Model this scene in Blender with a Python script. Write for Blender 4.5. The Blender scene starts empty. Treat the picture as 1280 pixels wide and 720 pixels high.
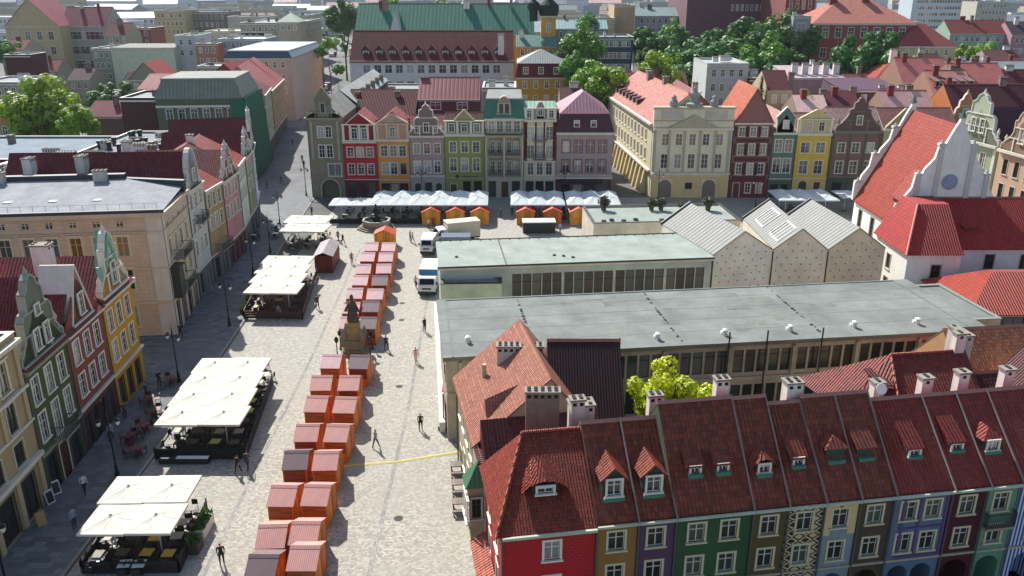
import bpy, math, random
from mathutils import Vector, Matrix
R = random.Random(11)
sc = bpy.context.scene
COL = sc.collection
FPX, PIT, CH = 1050.0, math.radians(20), 37.0      # focal length in pixels of a 1280 wide frame, camera pitch, camera height

def W(px, py, z=0.0):
    """point of the horizontal plane at height z seen at a photo position (used to survey the place)"""
    u = (px-640)/FPX; v = (360-py)/FPX
    dy = math.cos(PIT)+v*math.sin(PIT); dz = -math.sin(PIT)+v*math.cos(PIT)
    t = (z-CH)/dz
    return (u*t, dy*t)

def HZ(py, Y):
    """height of a point at distance Y seen at photo row py"""
    return CH-Y*math.tan(PIT+math.atan((py-360)/FPX))

# ------------------------------------------------------------------ materials
def lin(h):
    if not isinstance(h, str): return h
    h = h.lstrip('#')
    c = [int(h[i:i+2], 16)/255 for i in (0, 2, 4)]
    c = [x/12.92 if x <= .04045 else ((x+.055)/1.055)**2.4 for x in c]
    g = .25*c[0]+.65*c[1]+.1*c[2]
    return tuple(max(.004, x*1.08-g*.08) for x in c)
_M = {}
def newmat(name):
    m = bpy.data.materials.new(name); m.use_nodes = True
    nt = m.node_tree
    return m, nt, nt.nodes['Principled BSDF']
def nd(nt, t, ins=None, **pr):
    n = nt.nodes.new(t)
    for k, v in pr.items(): setattr(n, k, v)
    for k, v in (ins or {}).items():
        if isinstance(v, bpy.types.NodeSocket): nt.links.new(v, n.inputs[k])
        else: n.inputs[k].default_value = v
    return n
def c4(c): c = lin(c); return (c[0], c[1], c[2], 1)
def sh(c, k): c = lin(c); return tuple(min(1, x*k) for x in c)
def bump(nt, b, h, s, d=.02):
    n = nd(nt, 'ShaderNodeBump', {'Strength': s, 'Distance': d, 'Height': h}); nt.links.new(n.outputs[0], b.inputs['Normal'])
def mixc(nt, f, a, b, bt='MIX'):
    n = nt.nodes.new('ShaderNodeMix'); n.data_type = 'RGBA'; n.blend_type = bt
    for k, v in ((0, f), (6, a), (7, b)):
        if isinstance(v, bpy.types.NodeSocket): nt.links.new(v, n.inputs[k])
        else: n.inputs[k].default_value = v
    return n.outputs[2]
def ramp(nt, f, stops):
    n = nt.nodes.new('ShaderNodeValToRGB'); nt.links.new(f, n.inputs[0])
    e = n.color_ramp.elements
    while len(e) < len(stops): e.new(.5)
    for el, (p, c) in zip(e, stops): el.position = p; el.color = c if len(c) == 4 else (*c, 1)
    return n.outputs[0]
def uvmap(nt, sx=1, sy=1, src='UV'):
    tc = nd(nt, 'ShaderNodeTexCoord')
    mp = nd(nt, 'ShaderNodeMapping', {'Vector': tc.outputs[src], 'Scale': (sx, sy, 1)})
    return mp.outputs[0]
def plaster(c, rough=.9, dirt=.5, course=0.0):
    key = ('pl', str(c), rough, dirt, course)
    if key in _M: return _M[key]
    m, nt, b = newmat('plaster')
    uv = uvmap(nt)
    n1 = nd(nt, 'ShaderNodeTexNoise', {'Vector': uv, 'Scale': .6, 'Detail': 8, 'Roughness': .65})
    st = uvmap(nt, 3.0, .25)
    n2 = nd(nt, 'ShaderNodeTexNoise', {'Vector': st, 'Scale': 1.0, 'Detail': 5})
    cc = mixc(nt, ramp(nt, n1.outputs[0], [(.3, (0, 0, 0)), (.75, (1, 1, 1))]), c4(sh(c, 1-.28*dirt)), c4(sh(c, 1.08)))
    cc = mixc(nt, ramp(nt, n2.outputs[0], [(.5, (0, 0, 0)), (.75, (.55*dirt,)*3)]), cc, c4(sh(c, .5)))
    if course:
        br = nd(nt, 'ShaderNodeTexBrick', {'Vector': uv, 'Scale': 1, 'Mortar Size': .02, 'Brick Width': course*2.2, 'Row Height': course,
                                          'Color1': (1, 1, 1, 1), 'Color2': (.95, .95, .95, 1), 'Mortar': (.72, .72, .72, 1)})
        cc = mixc(nt, 1.0, cc, br.outputs[0], 'MULTIPLY')
    nt.links.new(cc, b.inputs['Base Color']); b.inputs['Roughness'].default_value = rough
    n3 = nd(nt, 'ShaderNodeTexNoise', {'Vector': uv, 'Scale': 9, 'Detail': 4})
    bump(nt, b, n3.outputs[0], .35, .02)
    _M[key] = m; return m
def tile(c, w=.24, h=.34, rough=.55, var=.35, pan=True):
    key = ('ti', str(c), w, h, rough, var, pan)
    if key in _M: return _M[key]
    m, nt, b = newmat('roof_tiles')
    uv = uvmap(nt)
    br = nd(nt, 'ShaderNodeTexBrick', {'Vector': uv, 'Scale': 1, 'Mortar Size': .018, 'Mortar Smooth': .3, 'Brick Width': w, 'Row Height': h, 'Bias': 0.0,
            'Color1': c4(sh(c, 1-var)), 'Color2': c4(sh(c, 1+var)), 'Mortar': c4(sh(c, .25))}, offset=0.0 if pan else .5)
    n1 = nd(nt, 'ShaderNodeTexNoise', {'Vector': uv, 'Scale': .8, 'Detail': 7, 'Roughness': .7})
    cc = mixc(nt, ramp(nt, n1.outputs[0], [(.38, (0, 0, 0)), (.8, (.55, .55, .55))]), br.outputs[0], c4(sh(c, .5)))
    n2 = nd(nt, 'ShaderNodeTexNoise', {'Vector': uv, 'Scale': 5, 'Detail': 3})
    cc = mixc(nt, ramp(nt, n2.outputs[0], [(.6, (0, 0, 0)), (.72, (.2, .2, .2))]), cc, c4(sh(c, 1.5)))
    nt.links.new(cc, b.inputs['Base Color']); b.inputs['Roughness'].default_value = rough; b.inputs['Specular IOR Level'].default_value = .35
    sep = nd(nt, 'ShaderNodeSeparateXYZ', {0: uv})
    a = nd(nt, 'ShaderNodeMath', {0: sep.outputs[0], 1: 2*math.pi/w}, operation='MULTIPLY')
    s = nd(nt, 'ShaderNodeMath', {0: a.outputs[0]}, operation='SINE')
    f = nd(nt, 'ShaderNodeMath', {0: sep.outputs[1], 1: 1/h}, operation='MULTIPLY')
    fr = nd(nt, 'ShaderNodeMath', {0: f.outputs[0]}, operation='FRACT')
    sm = nd(nt, 'ShaderNodeMath', {0: s.outputs[0], 1: fr.outputs[0]}, operation='SUBTRACT')
    bump(nt, b, sm.outputs[0], .9, .06)
    _M[key] = m; return m
def seam(c, pitch=.6, rough=.45, metal=0.0, line=.5):
    """standing seam or corrugated sheet metal"""
    key = ('se', str(c), pitch, rough, metal, line)
    if key in _M: return _M[key]
    m, nt, b = newmat('sheet_metal')
    uv = uvmap(nt)
    sep = nd(nt, 'ShaderNodeSeparateXYZ', {0: uv})
    f = nd(nt, 'ShaderNodeMath', {0: sep.outputs[0], 1: 1/pitch}, operation='MULTIPLY')
    fr = nd(nt, 'ShaderNodeMath', {0: f.outputs[0]}, operation='FRACT')
    rid = ramp(nt, fr.outputs[0], [(.0, (1, 1, 1)), (.16, (1, 1, 1)), (.26, (0, 0, 0)), (.74, (0, 0, 0)), (.9, (1, 1, 1))])
    n1 = nd(nt, 'ShaderNodeTexNoise', {'Vector': uv, 'Scale': .5, 'Detail': 8, 'Roughness': .7})
    cc = mixc(nt, ramp(nt, n1.outputs[0], [(.3, (0, 0, 0)), (.75, (1, 1, 1))]), c4(sh(c, .75)), c4(sh(c, 1.15)))
    lm = nd(nt, 'ShaderNodeMath', {0: rid, 1: line}, operation='MULTIPLY')
    cc = mixc(nt, lm.outputs[0], cc, c4(sh(c, .45)))
    nt.links.new(cc, b.inputs['Base Color']); b.inputs['Roughness'].default_value = max(.5, rough); b.inputs['Specular IOR Level'].default_value = .3; b.inputs['Metallic'].default_value = metal
    bump(nt, b, rid, .5, .03)
    _M[key] = m; return m
def flat(c, rough=.8, stain=.5, sc_=.35):
    """bitumen, concrete, stone sheet"""
    key = ('fl', str(c), rough, stain, sc_)
    if key in _M: return _M[key]
    m, nt, b = newmat('weathered_surface')
    uv = uvmap(nt)
    n1 = nd(nt, 'ShaderNodeTexNoise', {'Vector': uv, 'Scale': sc_, 'Detail': 10, 'Roughness': .7})
    n2 = nd(nt, 'ShaderNodeTexNoise', {'Vector': uv, 'Scale': 6, 'Detail': 6, 'Roughness': .7})
    cc = mixc(nt, ramp(nt, n1.outputs[0], [(.36, (0, 0, 0)), (.64, (1, 1, 1))]), c4(sh(c, 1-.45*stain)), c4(sh(c, 1.12)))
    cc = mixc(nt, ramp(nt, n2.outputs[0], [(.45, (0, 0, 0)), (.8, (.5*stain,)*3)]), cc, c4(sh(c, .6)))
    nt.links.new(cc, b.inputs['Base Color']); b.inputs['Roughness'].default_value = max(rough, .85); b.inputs['Specular IOR Level'].default_value = .2
    bump(nt, b, n2.outputs[0], .3, .02)
    _M[key] = m; return m
def plain(c, rough=.6, metal=0.0, name='paint'):
    key = ('p', str(c), rough, metal)
    if key in _M: return _M[key]
    m, nt, b = newmat(name)
    uv = uvmap(nt, 1, 1, 'Object')
    n1 = nd(nt, 'ShaderNodeTexNoise', {'Vector': uv, 'Scale': 2.5, 'Detail': 5})
    nt.links.new(mixc(nt, n1.outputs[0], c4(sh(c, .82)), c4(sh(c, 1.12))), b.inputs['Base Color'])
    b.inputs['Roughness'].default_value = rough; b.inputs['Metallic'].default_value = metal
    _M[key] = m; return m
def glassmat():
    if 'glass' in _M: return _M['glass']
    m, nt, b = newmat('window_glass')
    oi = nd(nt, 'ShaderNodeObjectInfo')
    cc = ramp(nt, oi.outputs['Random'], [(.0, (.012, .014, .018)), (.55, (.03, .033, .038)), (.72, (.10, .10, .10)), (.9, (.36, .35, .32))])
    nt.links.new(cc, b.inputs['Base Color']); b.inputs['Roughness'].default_value = .06
    b.inputs['Specular IOR Level'].default_value = .7
    _M['glass'] = m; return m
def darkglass():
    if 'dg' in _M: return _M['dg']
    m, nt, b = newmat('dark_glass'); oi = nd(nt, 'ShaderNodeObjectInfo')
    nt.links.new(ramp(nt, oi.outputs['Random'], [(.0, (.010, .011, .011)), (.6, (.022, .024, .023)), (.8, (.03, .05, .045)), (.95, (.07, .075, .06))]), b.inputs['Base Color'])
    b.inputs['Roughness'].default_value = .15; _M['dg'] = m; return m
def wood(c, plank=.21, rough=.6, vert=True):
    key = ('wd', str(c), plank, vert)
    if key in _M: return _M[key]
    m, nt, b = newmat('wood_planks')
    uv = uvmap(nt)
    br = nd(nt, 'ShaderNodeTexBrick', {'Vector': (nd(nt, 'ShaderNodeMapping', {'Vector': uv, 'Rotation': (0, 0, math.pi/2 if vert else 0)}).outputs[0]), 'Scale': 1, 'Mortar Size': .014,
            'Brick Width': 2.4, 'Row Height': plank, 'Color1': c4(sh(c, .62)), 'Color2': c4(sh(c, 1.25)), 'Mortar': c4(sh(c, .12))})
    st = uvmap(nt, 14 if vert else 1, 1 if vert else 14)
    n1 = nd(nt, 'ShaderNodeTexNoise', {'Vector': st, 'Scale': 1.5, 'Detail': 5})
    cc = mixc(nt, ramp(nt, n1.outputs[0], [(.4, (0, 0, 0)), (.8, (.6, .6, .6))]), br.outputs[0], c4(sh(c, .55)))
    nt.links.new(cc, b.inputs['Base Color']); b.inputs['Roughness'].default_value = rough
    bump(nt, b, br.outputs[1], .3, -.01)
    _M[key] = m; return m
def leafmat(c, name='leaves'):
    key = ('lf', str(c))
    if key in _M: return _M[key]
    m, nt, b = newmat(name)
    oi = nd(nt, 'ShaderNodeObjectInfo'); uv = uvmap(nt, 1, 1, 'Object')
    n1 = nd(nt, 'ShaderNodeTexNoise', {'Vector': uv, 'Scale': .9, 'Detail': 6, 'Roughness': .7})
    cc = mixc(nt, ramp(nt, n1.outputs[0], [(.32, (0, 0, 0)), (.68, (1, 1, 1))]), c4(sh(c, .6)), c4(sh(c, 1.35)))
    hs = nd(nt, 'ShaderNodeHueSaturation', {'Color': cc, 'Value': 1.0})
    mr = nd(nt, 'ShaderNodeMapRange', {'Value': oi.outputs['Random'], 'To Min': .48, 'To Max': .515}); nt.links.new(mr.outputs[0], hs.inputs['Hue'])
    nt.links.new(hs.outputs[0], b.inputs['Base Color']); b.inputs['Roughness'].default_value = .55
    tr = nd(nt, 'ShaderNodeBsdfTranslucent', {'Color': hs.outputs[0]})
    mx = nd(nt, 'ShaderNodeMixShader', {0: .35, 1: b.outputs[0], 2: tr.outputs[0]})
    nt.links.new(mx.outputs[0], nt.nodes['Material Output'].inputs[0])
    _M[key] = m; return m
def fabric(c):
    key = ('fb', str(c))
    if key in _M: return _M[key]
    m, nt, b = newmat('canvas')
    uv = uvmap(nt)
    n1 = nd(nt, 'ShaderNodeTexNoise', {'Vector': uv, 'Scale': 1.2, 'Detail': 5})
    cc = mixc(nt, n1.outputs[0], c4(sh(c, .9)), c4(sh(c, 1.05)))
    nt.links.new(cc, b.inputs['Base Color']); b.inputs['Roughness'].default_value = .8
    tr = nd(nt, 'ShaderNodeBsdfTranslucent', {'Color': cc})
    mx = nd(nt, 'ShaderNodeMixShader', {0: .1, 1: b.outputs[0], 2: tr.outputs[0]})
    nt.links.new(mx.outputs[0], nt.nodes['Material Output'].inputs[0])
    _M[key] = m; return m

# ------------------------------------------------------------------ mesh builder
SPLIT = {'pilaster', 'column', 'gable', 'cornice', 'buttress', 'shutter', 'mast', 'skylight', 'ventilator', 'post', 'roof_hatch', 'relief_panel', 'roof_step', 'corner_post', 'finial', 'painted_panel', 'brick_facing', 'coping', 'parapet'}
class MB:
    def __init__(s): s.v = []; s.f = []; s.m = []
    def face(s, pts, m=0):
        i = len(s.v); s.v += [tuple(p) for p in pts]; s.f.append(tuple(range(i, i+len(pts)))); s.m.append(m); return s
    def box(s, x0, x1, y0, y1, z0, z1, m=0, mt=None):
        P = [(x0, y0, z0), (x1, y0, z0), (x1, y1, z0), (x0, y1, z0), (x0, y0, z1), (x1, y0, z1), (x1, y1, z1), (x0, y1, z1)]
        i = len(s.v); s.v += P
        for k, f in enumerate(((0, 1, 5, 4), (1, 2, 6, 5), (2, 3, 7, 6), (3, 0, 4, 7), (4, 5, 6, 7), (3, 2, 1, 0))):
            s.f.append(tuple(i+j for j in f)); s.m.append(mt if (mt is not None and k == 4) else m)
        return s
    def ext(s, poly, a, b, axis='y', m=0, mcap=None):
        """extrude a 2-D outline between a and b along an axis"""
        n = len(poly)
        if axis == 'y': g = lambda p, t: (p[0], t, p[1])
        elif axis == 'x': g = lambda p, t: (t, p[0], p[1])
        else: g = lambda p, t: (p[0], p[1], t)
        i = len(s.v); s.v += [g(p, a) for p in poly]+[g(p, b) for p in poly]
        mc = m if mcap is None else mcap
        s.f.append(tuple(i+k for k in range(n))); s.m.append(mc)
        s.f.append(tuple(i+n+k for k in reversed(range(n)))); s.m.append(mc)
        for k in range(n):
            s.f.append((i+k, i+(k+1) % n, i+n+(k+1) % n, i+n+k)); s.m.append(m if not callable(m) else m(k))
        return s
    def tube(s, p0, p1, r0, r1=None, n=8, m=0, cap=True):
        r1 = r0 if r1 is None else r1
        p0 = Vector(p0); p1 = Vector(p1); d = (p1-p0).normalized()
        u = d.orthogonal().normalized(); w = d.cross(u)
        i = len(s.v)
        for p, r in ((p0, r0), (p1, r1)):
            for k in range(n):
                a = 2*math.pi*k/n; s.v.append(tuple(p+u*math.cos(a)*r+w*math.sin(a)*r))
        for k in range(n): s.f.append((i+k, i+(k+1) % n, i+n+(k+1) % n, i+n+k)); s.m.append(m)
        if cap:
            s.f.append(tuple(i+k for k in reversed(range(n)))); s.m.append(m); s.f.append(tuple(i+n+k for k in range(n))); s.m.append(m)
        return s
    def lathe(s, cx, cy, prof, n=12, m=0, sq=1.0, rot=0):
        i = len(s.v)
        for r, z in prof:
            for k in range(n):
                a = 2*math.pi*k/n+rot; s.v.append((cx+r*math.cos(a), cy+r*math.sin(a)*sq, z))
        for j in range(len(prof)-1):
            for k in range(n):
                s.f.append((i+j*n+k, i+j*n+(k+1) % n, i+(j+1)*n+(k+1) % n, i+(j+1)*n+k)); s.m.append(m)
        s.f.append(tuple(i+(len(prof)-1)*n+k for k in range(n))); s.m.append(m)
        return s
    def rings(s, x0, x1, y0, y1, lv, m=0, mtop=None):
        """hip / mansard shells: lv = [(inset_x, inset_y, z), ...]"""
        rs = []
        for ix, iy, z in lv:
            a0, a1 = min(x0+ix, (x0+x1)/2), max(x1-ix, (x0+x1)/2); b0, b1 = min(y0+iy, (y0+y1)/2), max(y1-iy, (y0+y1)/2)
            rs.append([(a0, b0, z), (a1, b0, z), (a1, b1, z), (a0, b1, z)])
        for j in range(len(rs)-1):
            for k in range(4):
                q = [rs[j][k], rs[j][(k+1) % 4], rs[j+1][(k+1) % 4], rs[j+1][k]]
                p = []
                for t in q:
                    if t not in p: p.append(t)
                if len(p) > 2: s.face(p, m)
        top = []
        for t in rs[-1]:
            if t not in top: top.append(t)
        if len(top) > 2: s.face(top, m if mtop is None else mtop)
        s.face(rs[0][::-1], m)
        return s
    def xf(s, M):
        s.v = [tuple(M @ Vector(p)) for p in s.v]; return s
    def mesh(s, name, mats, smooth=False):
        me = bpy.data.meshes.new(name); me.from_pydata(s.v, [], s.f); me.validate(clean_customdata=False) if False else None
        for mt in (mats if isinstance(mats, (list, tuple)) else [mats]): me.materials.append(mt)
        me.polygons.foreach_set('material_index', s.m)
        me.update()
        uv = me.uv_layers.new(name='UVMap').data
        Z = Vector((0, 0, 1))
        for p in me.polygons:
            n = p.normal
            if abs(n.z) > .9995 or n.length < .1: t = Vector((1, 0, 0)); b = Vector((0, 1, 0))
            else: t = Z.cross(n).normalized(); b = n.cross(t)
            for li in p.loop_indices:
                co = me.vertices[me.loops[li].vertex_index].co
                uv[li].uv = (co.dot(t), co.dot(b))
        if smooth: me.polygons.foreach_set('use_smooth', [True]*len(me.polygons))
        return me
    def islands(s):
        par = list(range(len(s.v)))
        def fd(a):
            while par[a] != a: par[a] = par[par[a]]; a = par[a]
            return a
        key = {}
        for i, p in enumerate(s.v):
            k = tuple(round(q, 3) for q in p)
            if k in key: par[fd(i)] = fd(key[k])
            else: key[k] = i
        for f in s.f:
            for q in f[1:]: par[fd(q)] = fd(f[0])
        g = {}
        for f, m in zip(s.f, s.m): g.setdefault(fd(f[0]), []).append((f, m))
        out = []
        for fs in g.values():
            b = MB(); mp = {}
            for f, m in fs:
                for q in f:
                    if q not in mp: mp[q] = len(b.v); b.v.append(s.v[q])
                b.f.append(tuple(mp[q] for q in f)); b.m.append(m)
            out.append(b)
        return out
    def build(s, name, mats, parent=None, smooth=False, loc=None, rz=0):
        if parent is not None and name in SPLIT:
            il = s.islands()
            if 1 < len(il) <= 60: return [b.build(name+' ', mats, parent, smooth, loc, rz) for b in il][0]
        name = name.strip()
        o = bpy.data.objects.new(name, s.mesh(name, mats, smooth)); COL.objects.link(o)
        if parent is not None: o.parent = parent
        if loc: o.location = loc
        o.rotation_euler[2] = rz
        return o
def put(me, name, parent=None, loc=(0, 0, 0), rz=0, scale=None):
    o = bpy.data.objects.new(name, me); COL.objects.link(o)
    if parent is not None: o.parent = parent
    o.location = loc; o.rotation_euler[2] = rz
    if scale: o.scale = scale
    return o
LABELS = {}
def tag(o, label, cat, group=None):
    o['label'] = label; o['category'] = cat
    if group: o['group'] = group
    return o
def thing(name, label, cat, loc=(0, 0, 0), rz=0, group=None):
    o = bpy.data.objects.new(name, None); COL.objects.link(o); o.empty_display_size = .3
    o.location = loc if len(loc) == 3 else (*loc, 0); o.rotation_euler[2] = rz
    return tag(o, label, cat, group)
_T = {}
def tree_of(o):
    k = o.name
    if k not in _T: _T[k] = [(c, tree_of(c)) for c in o.children]
    return _T[k]
def copy_tree(o, loc, rz, label=None, group=None, scale=None):
    c = o.copy(); COL.objects.link(c); c.location = loc if len(loc) == 3 else (*loc, 0); c.rotation_euler[2] = rz
    if label: c['label'] = label
    if group: c['group'] = group
    if scale: c.scale = scale
    def rec(sub, dst):
        for ch, ss in sub:
            d = ch.copy(); COL.objects.link(d); d.parent = dst; rec(ss, d)
    rec(tree_of(o), c)
    return c

# ------------------------------------------------------------------ windows
_P = {}
WHITE = '#e4e1d8'
def win_meshes(w, h, st):
    key = (round(w, 2), round(h, 2), st)
    if key in _P: return _P[key]
    fr = MB(); k = .12; pr = .05
    fc = {'w': WHITE, 'c': '#d8cba8', 'k': '#3a3532', 'g': '#9a9a94', 'b': '#5a3a26', 'p': WHITE, 's': '#3b332e', 'x': '#d5d2ca', 'v': '#cfc9b8', 'y': '#46413c', 'r': WHITE, 'q': '#23211f'}[st]
    cas = {'w': .13, 'c': .2, 'k': .12, 'g': .04, 'b': .12, 'p': .03, 's': .08, 'x': .1, 'y': .06, 'r': .2, 'q': 0, 'v': .13}[st]
    if st in 'wckbsxyrv':
        fr.box(-w/2-cas, -w/2, -pr, .02, 0, h+cas, 1); fr.box(w/2, w/2+cas, -pr, .02, 0, h+cas, 1)
        fr.box(-w/2, w/2, -pr, .02, h, h+cas, 1)
        if st in 'wckrv': fr.box(-w/2-cas-.06, w/2+cas+.06, -pr-.1, .02, -.1, 0, 1)
        if st == 'c': fr.box(-w/2-cas-.1, w/2+cas+.1, -pr-.14, .02, h+cas, h+cas+.12, 1)
    s0, s1 = .09, .14; t = .045
    fr.box(-w/2, -w/2+t, s0, s1, 0, h); fr.box(w/2-t, w/2, s0, s1, 0, h)
    fr.box(-w/2+t, w/2-t, s0, s1, 0, t); fr.box(-w/2+t, w/2-t, s0, s1, h-t, h)
    if st in 'wckpbxryv' and w < 2.2:
        fr.box(-.028, .028, s0-.012, s1, t, h-t); fr.box(-w/2+t, w/2-t, s0-.006, s1, h*.64, h*.64+.045)
        if st in 'wp' and h > 1.6: fr.box(-w/2+t, w/2-t, s0+.01, s1, h*.33, h*.33+.025)
    elif st in 's' or w >= 2.2:
        nn = max(1, int(w/1.1))
        for i in range(1, nn): x = -w/2+w*i/nn; fr.box(x-.035, x+.035, s0-.01, s1, t, h-t)
    else: fr.box(-w/2+t, w/2-t, s0-.006, s1, h*.72, h*.72+.05)
    pn = MB(); pn.face([(-w/2, .125, 0), (w/2, .125, 0), (w/2, .125, h), (-w/2, .125, h)])
    casm = plain({'w': '#d9d3c4', 'v': '#c2b798', 'c': '#cfc6ae', 'k': '#b9b2a2', 'b': '#a89c86', 'r': '#7b4550'}.get(st, fc), .7)
    a = fr.mesh('window', [plain(fc, .5), casm]); b = pn.mesh('pane', darkglass() if st in 'qkv' else glassmat())
    _P[key] = (a, b); return a, b
def simple_win(w, h):
    key = ('sw', round(w, 1), round(h, 1))
    if key in _P: return _P[key]
    m = MB(); m.box(-w/2-.1, w/2+.1, -.05, -.004, -.1, h+.1, 0)
    for sx in (-1, 1): m.box(min(sx*.04, sx*(w/2-.05)), max(sx*.04, sx*(w/2-.05)), -.06, -.052, .05, h*.6, 1); m.box(min(sx*.04, sx*(w/2-.05)), max(sx*.04, sx*(w/2-.05)), -.06, -.052, h*.6+.08, h-.05, 1)
    a = m.mesh('window', [plain('#dedcd4', .6), glassmat()]); _P[key] = a; return a
def door_mesh(w, h, c):
    key = ('door', round(w, 2), round(h, 2), c)
    if key in _P: return _P[key]
    m = MB(); m.box(-w/2, w/2, .1, .16, 0, h)
    for sx in (-1, 1):
        for z0, z1 in ((.15, h*.4), (h*.46, h*.8)):
            m.box(min(sx*.06, sx*(w/2-.08)), max(sx*.06, sx*(w/2-.08)), .075, .1, z0, z1)
    m.box(-w/2-.12, -w/2, -.04, .02, 0, h+.12, 1); m.box(w/2, w/2+.12, -.04, .02, 0, h+.12, 1); m.box(-w/2, w/2, -.04, .02, h, h+.12, 1)
    a = m.mesh('door', [plain(c, .5), plain('#c9c0ac', .8)]); _P[key] = a; return a

def facade(root, mb, org, ang, L, H, rows, z0=0.0, m=0, wm=None):
    """wall from org in direction ang; inside lies on the left of that direction. rows: (z, h, xs, w, style)"""
    ca, sa = math.cos(ang), math.sin(ang)
    T = lambda x, y, z: (org[0]+x*ca-y*sa, org[1]+x*sa+y*ca, z)
    holes = []
    for r in rows:
        z, h, xs, w, st = r[:5]
        if isinstance(xs, int):
            mg = L*.07; xs = [mg+(L-2*mg)*(i+.5)/xs for i in range(xs)]
        for x in xs:
            if x-w/2 < .02 or x+w/2 > L-.02: continue
            if st == 'z': put(simple_win(w, h), 'window', root, T(x, 0, z), ang); continue
            dp = 1.6 if st == 'A' else 1.3 if st == 'L' else .16
            holes.append((x-w/2, x+w/2, z, z+h, dp, st))
            if st in 'wckgbpsxyrqv':
                a, b = win_meshes(w, h, st)
                o = put(a, 'window', root, T(x, 0, z), ang)
                put(b, 'pane', o)
            elif st == 'L':
                for q in (-w/4, w/4): a, b = win_meshes(w*.32, h*.72, 'w'); o = put(a, 'window', root, T(x+q, 1.12, z), ang); put(b, 'pane', o)
            elif st in 'DEFV':
                o = put(door_mesh(w, h, {'D': '#4a2c1c', 'E': '#24382a', 'F': '#3a3d42', 'V': '#6b675c'}[st]), 'door', root, T(x, 0, z), ang)
    XS = sorted({0, L, *[round(q, 3) for h_ in holes for q in h_[:2]]}); ZS = sorted({z0, H, *[round(q, 3) for h_ in holes for q in h_[2:4]]})
    for j in range(len(ZS)-1):
        zc = (ZS[j]+ZS[j+1])/2; run = None
        for i in range(len(XS)-1):
            xc = (XS[i]+XS[i+1])/2
            inh = any(h_[0] < xc < h_[1] and h_[2] < zc < h_[3] for h_ in holes)
            if not inh and run is None: run = XS[i]
            if inh and run is not None: mb.face([T(run, 0, ZS[j]), T(XS[i], 0, ZS[j]), T(XS[i], 0, ZS[j+1]), T(run, 0, ZS[j+1])], m); run = None
        if run is not None: mb.face([T(run, 0, ZS[j]), T(L, 0, ZS[j]), T(L, 0, ZS[j+1]), T(run, 0, ZS[j+1])], m)
    for x0, x1, za, zb, d, st in holes:
        mb.face([T(x0, 0, za), T(x0, d, za), T(x0, d, zb), T(x0, 0, zb)], m); mb.face([T(x1, 0, za), T(x1, 0, zb), T(x1, d, zb), T(x1, d, za)], m)
        mb.face([T(x0, 0, za), T(x1, 0, za), T(x1, d, za), T(x0, d, za)], m); mb.face([T(x0, 0, zb), T(x0, d, zb), T(x1, d, zb), T(x1, 0, zb)], m)
        mb.face([T(x0, d, za), T(x1, d, za), T(x1, d, zb), T(x0, d, zb)], m)
        if st in 'AEV':   # arched head: spandrels
            r = (x1-x0)/2; xc = (x0+x1)/2; n = 6
            for sgn in (-1, 1):
                arc = [(xc+sgn*r*math.cos(t*math.pi/2/n), zb-r+r*math.sin(t*math.pi/2/n)) for t in range(n+1)]
                for i in range(n):
                    (ax, az), (bx, bz) = arc[i], arc[i+1]
                    mb.face([T(ax, 0, az), T(bx, 0, bz), T(bx, 0, zb), T(ax, 0, zb)] if i < n-1 else [T(ax, 0, az), T(bx, 0, bz), T(ax, 0, zb)], m)
                    dd = min(d, .5) if st == 'A' else .09
                    mb.face([T(ax, 0, az), T(ax, dd, az), T(bx, dd, bz), T(bx, 0, bz)], m)
    return T

def chimney_mesh(w, d, h, kind=0):
    key = ('chim', round(w, 1), round(d, 1), round(h, 1), kind)
    if key in _P: return _P[key]
    m = MB(); m.box(-w/2, w/2, -d/2, d/2, 0, h); m.box(-w/2-.08, w/2+.08, -d/2-.08, d/2+.08, h, h+.14, 1)
    n = max(1, int(w/.42))
    for i in range(n):
        x = -w/2+(i+.5)*w/n
        m.box(x-.11, x+.11, -d/2+.06, -d/2+.3, h+.14, h+.2, 2); m.box(x-.11, x+.11, d/2-.3, d/2-.06, h+.14, h+.2, 2)
        m.box(x-.12, x+.12, -d/2-.004, -d/2+.05, h-.32, h-.1, 2)
    mats = [[plaster('#c9c4b8', .9, .9), plaster('#8a7d70', .9, 1.2), plaster('#e0dcd2', .9, .8), plaster('#7d2f2f', .8, .8)][kind], flat('#8d887e'), plain('#1b1917', .9)]
    a = m.mesh('chimney', mats); _P[key] = a; return a
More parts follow.
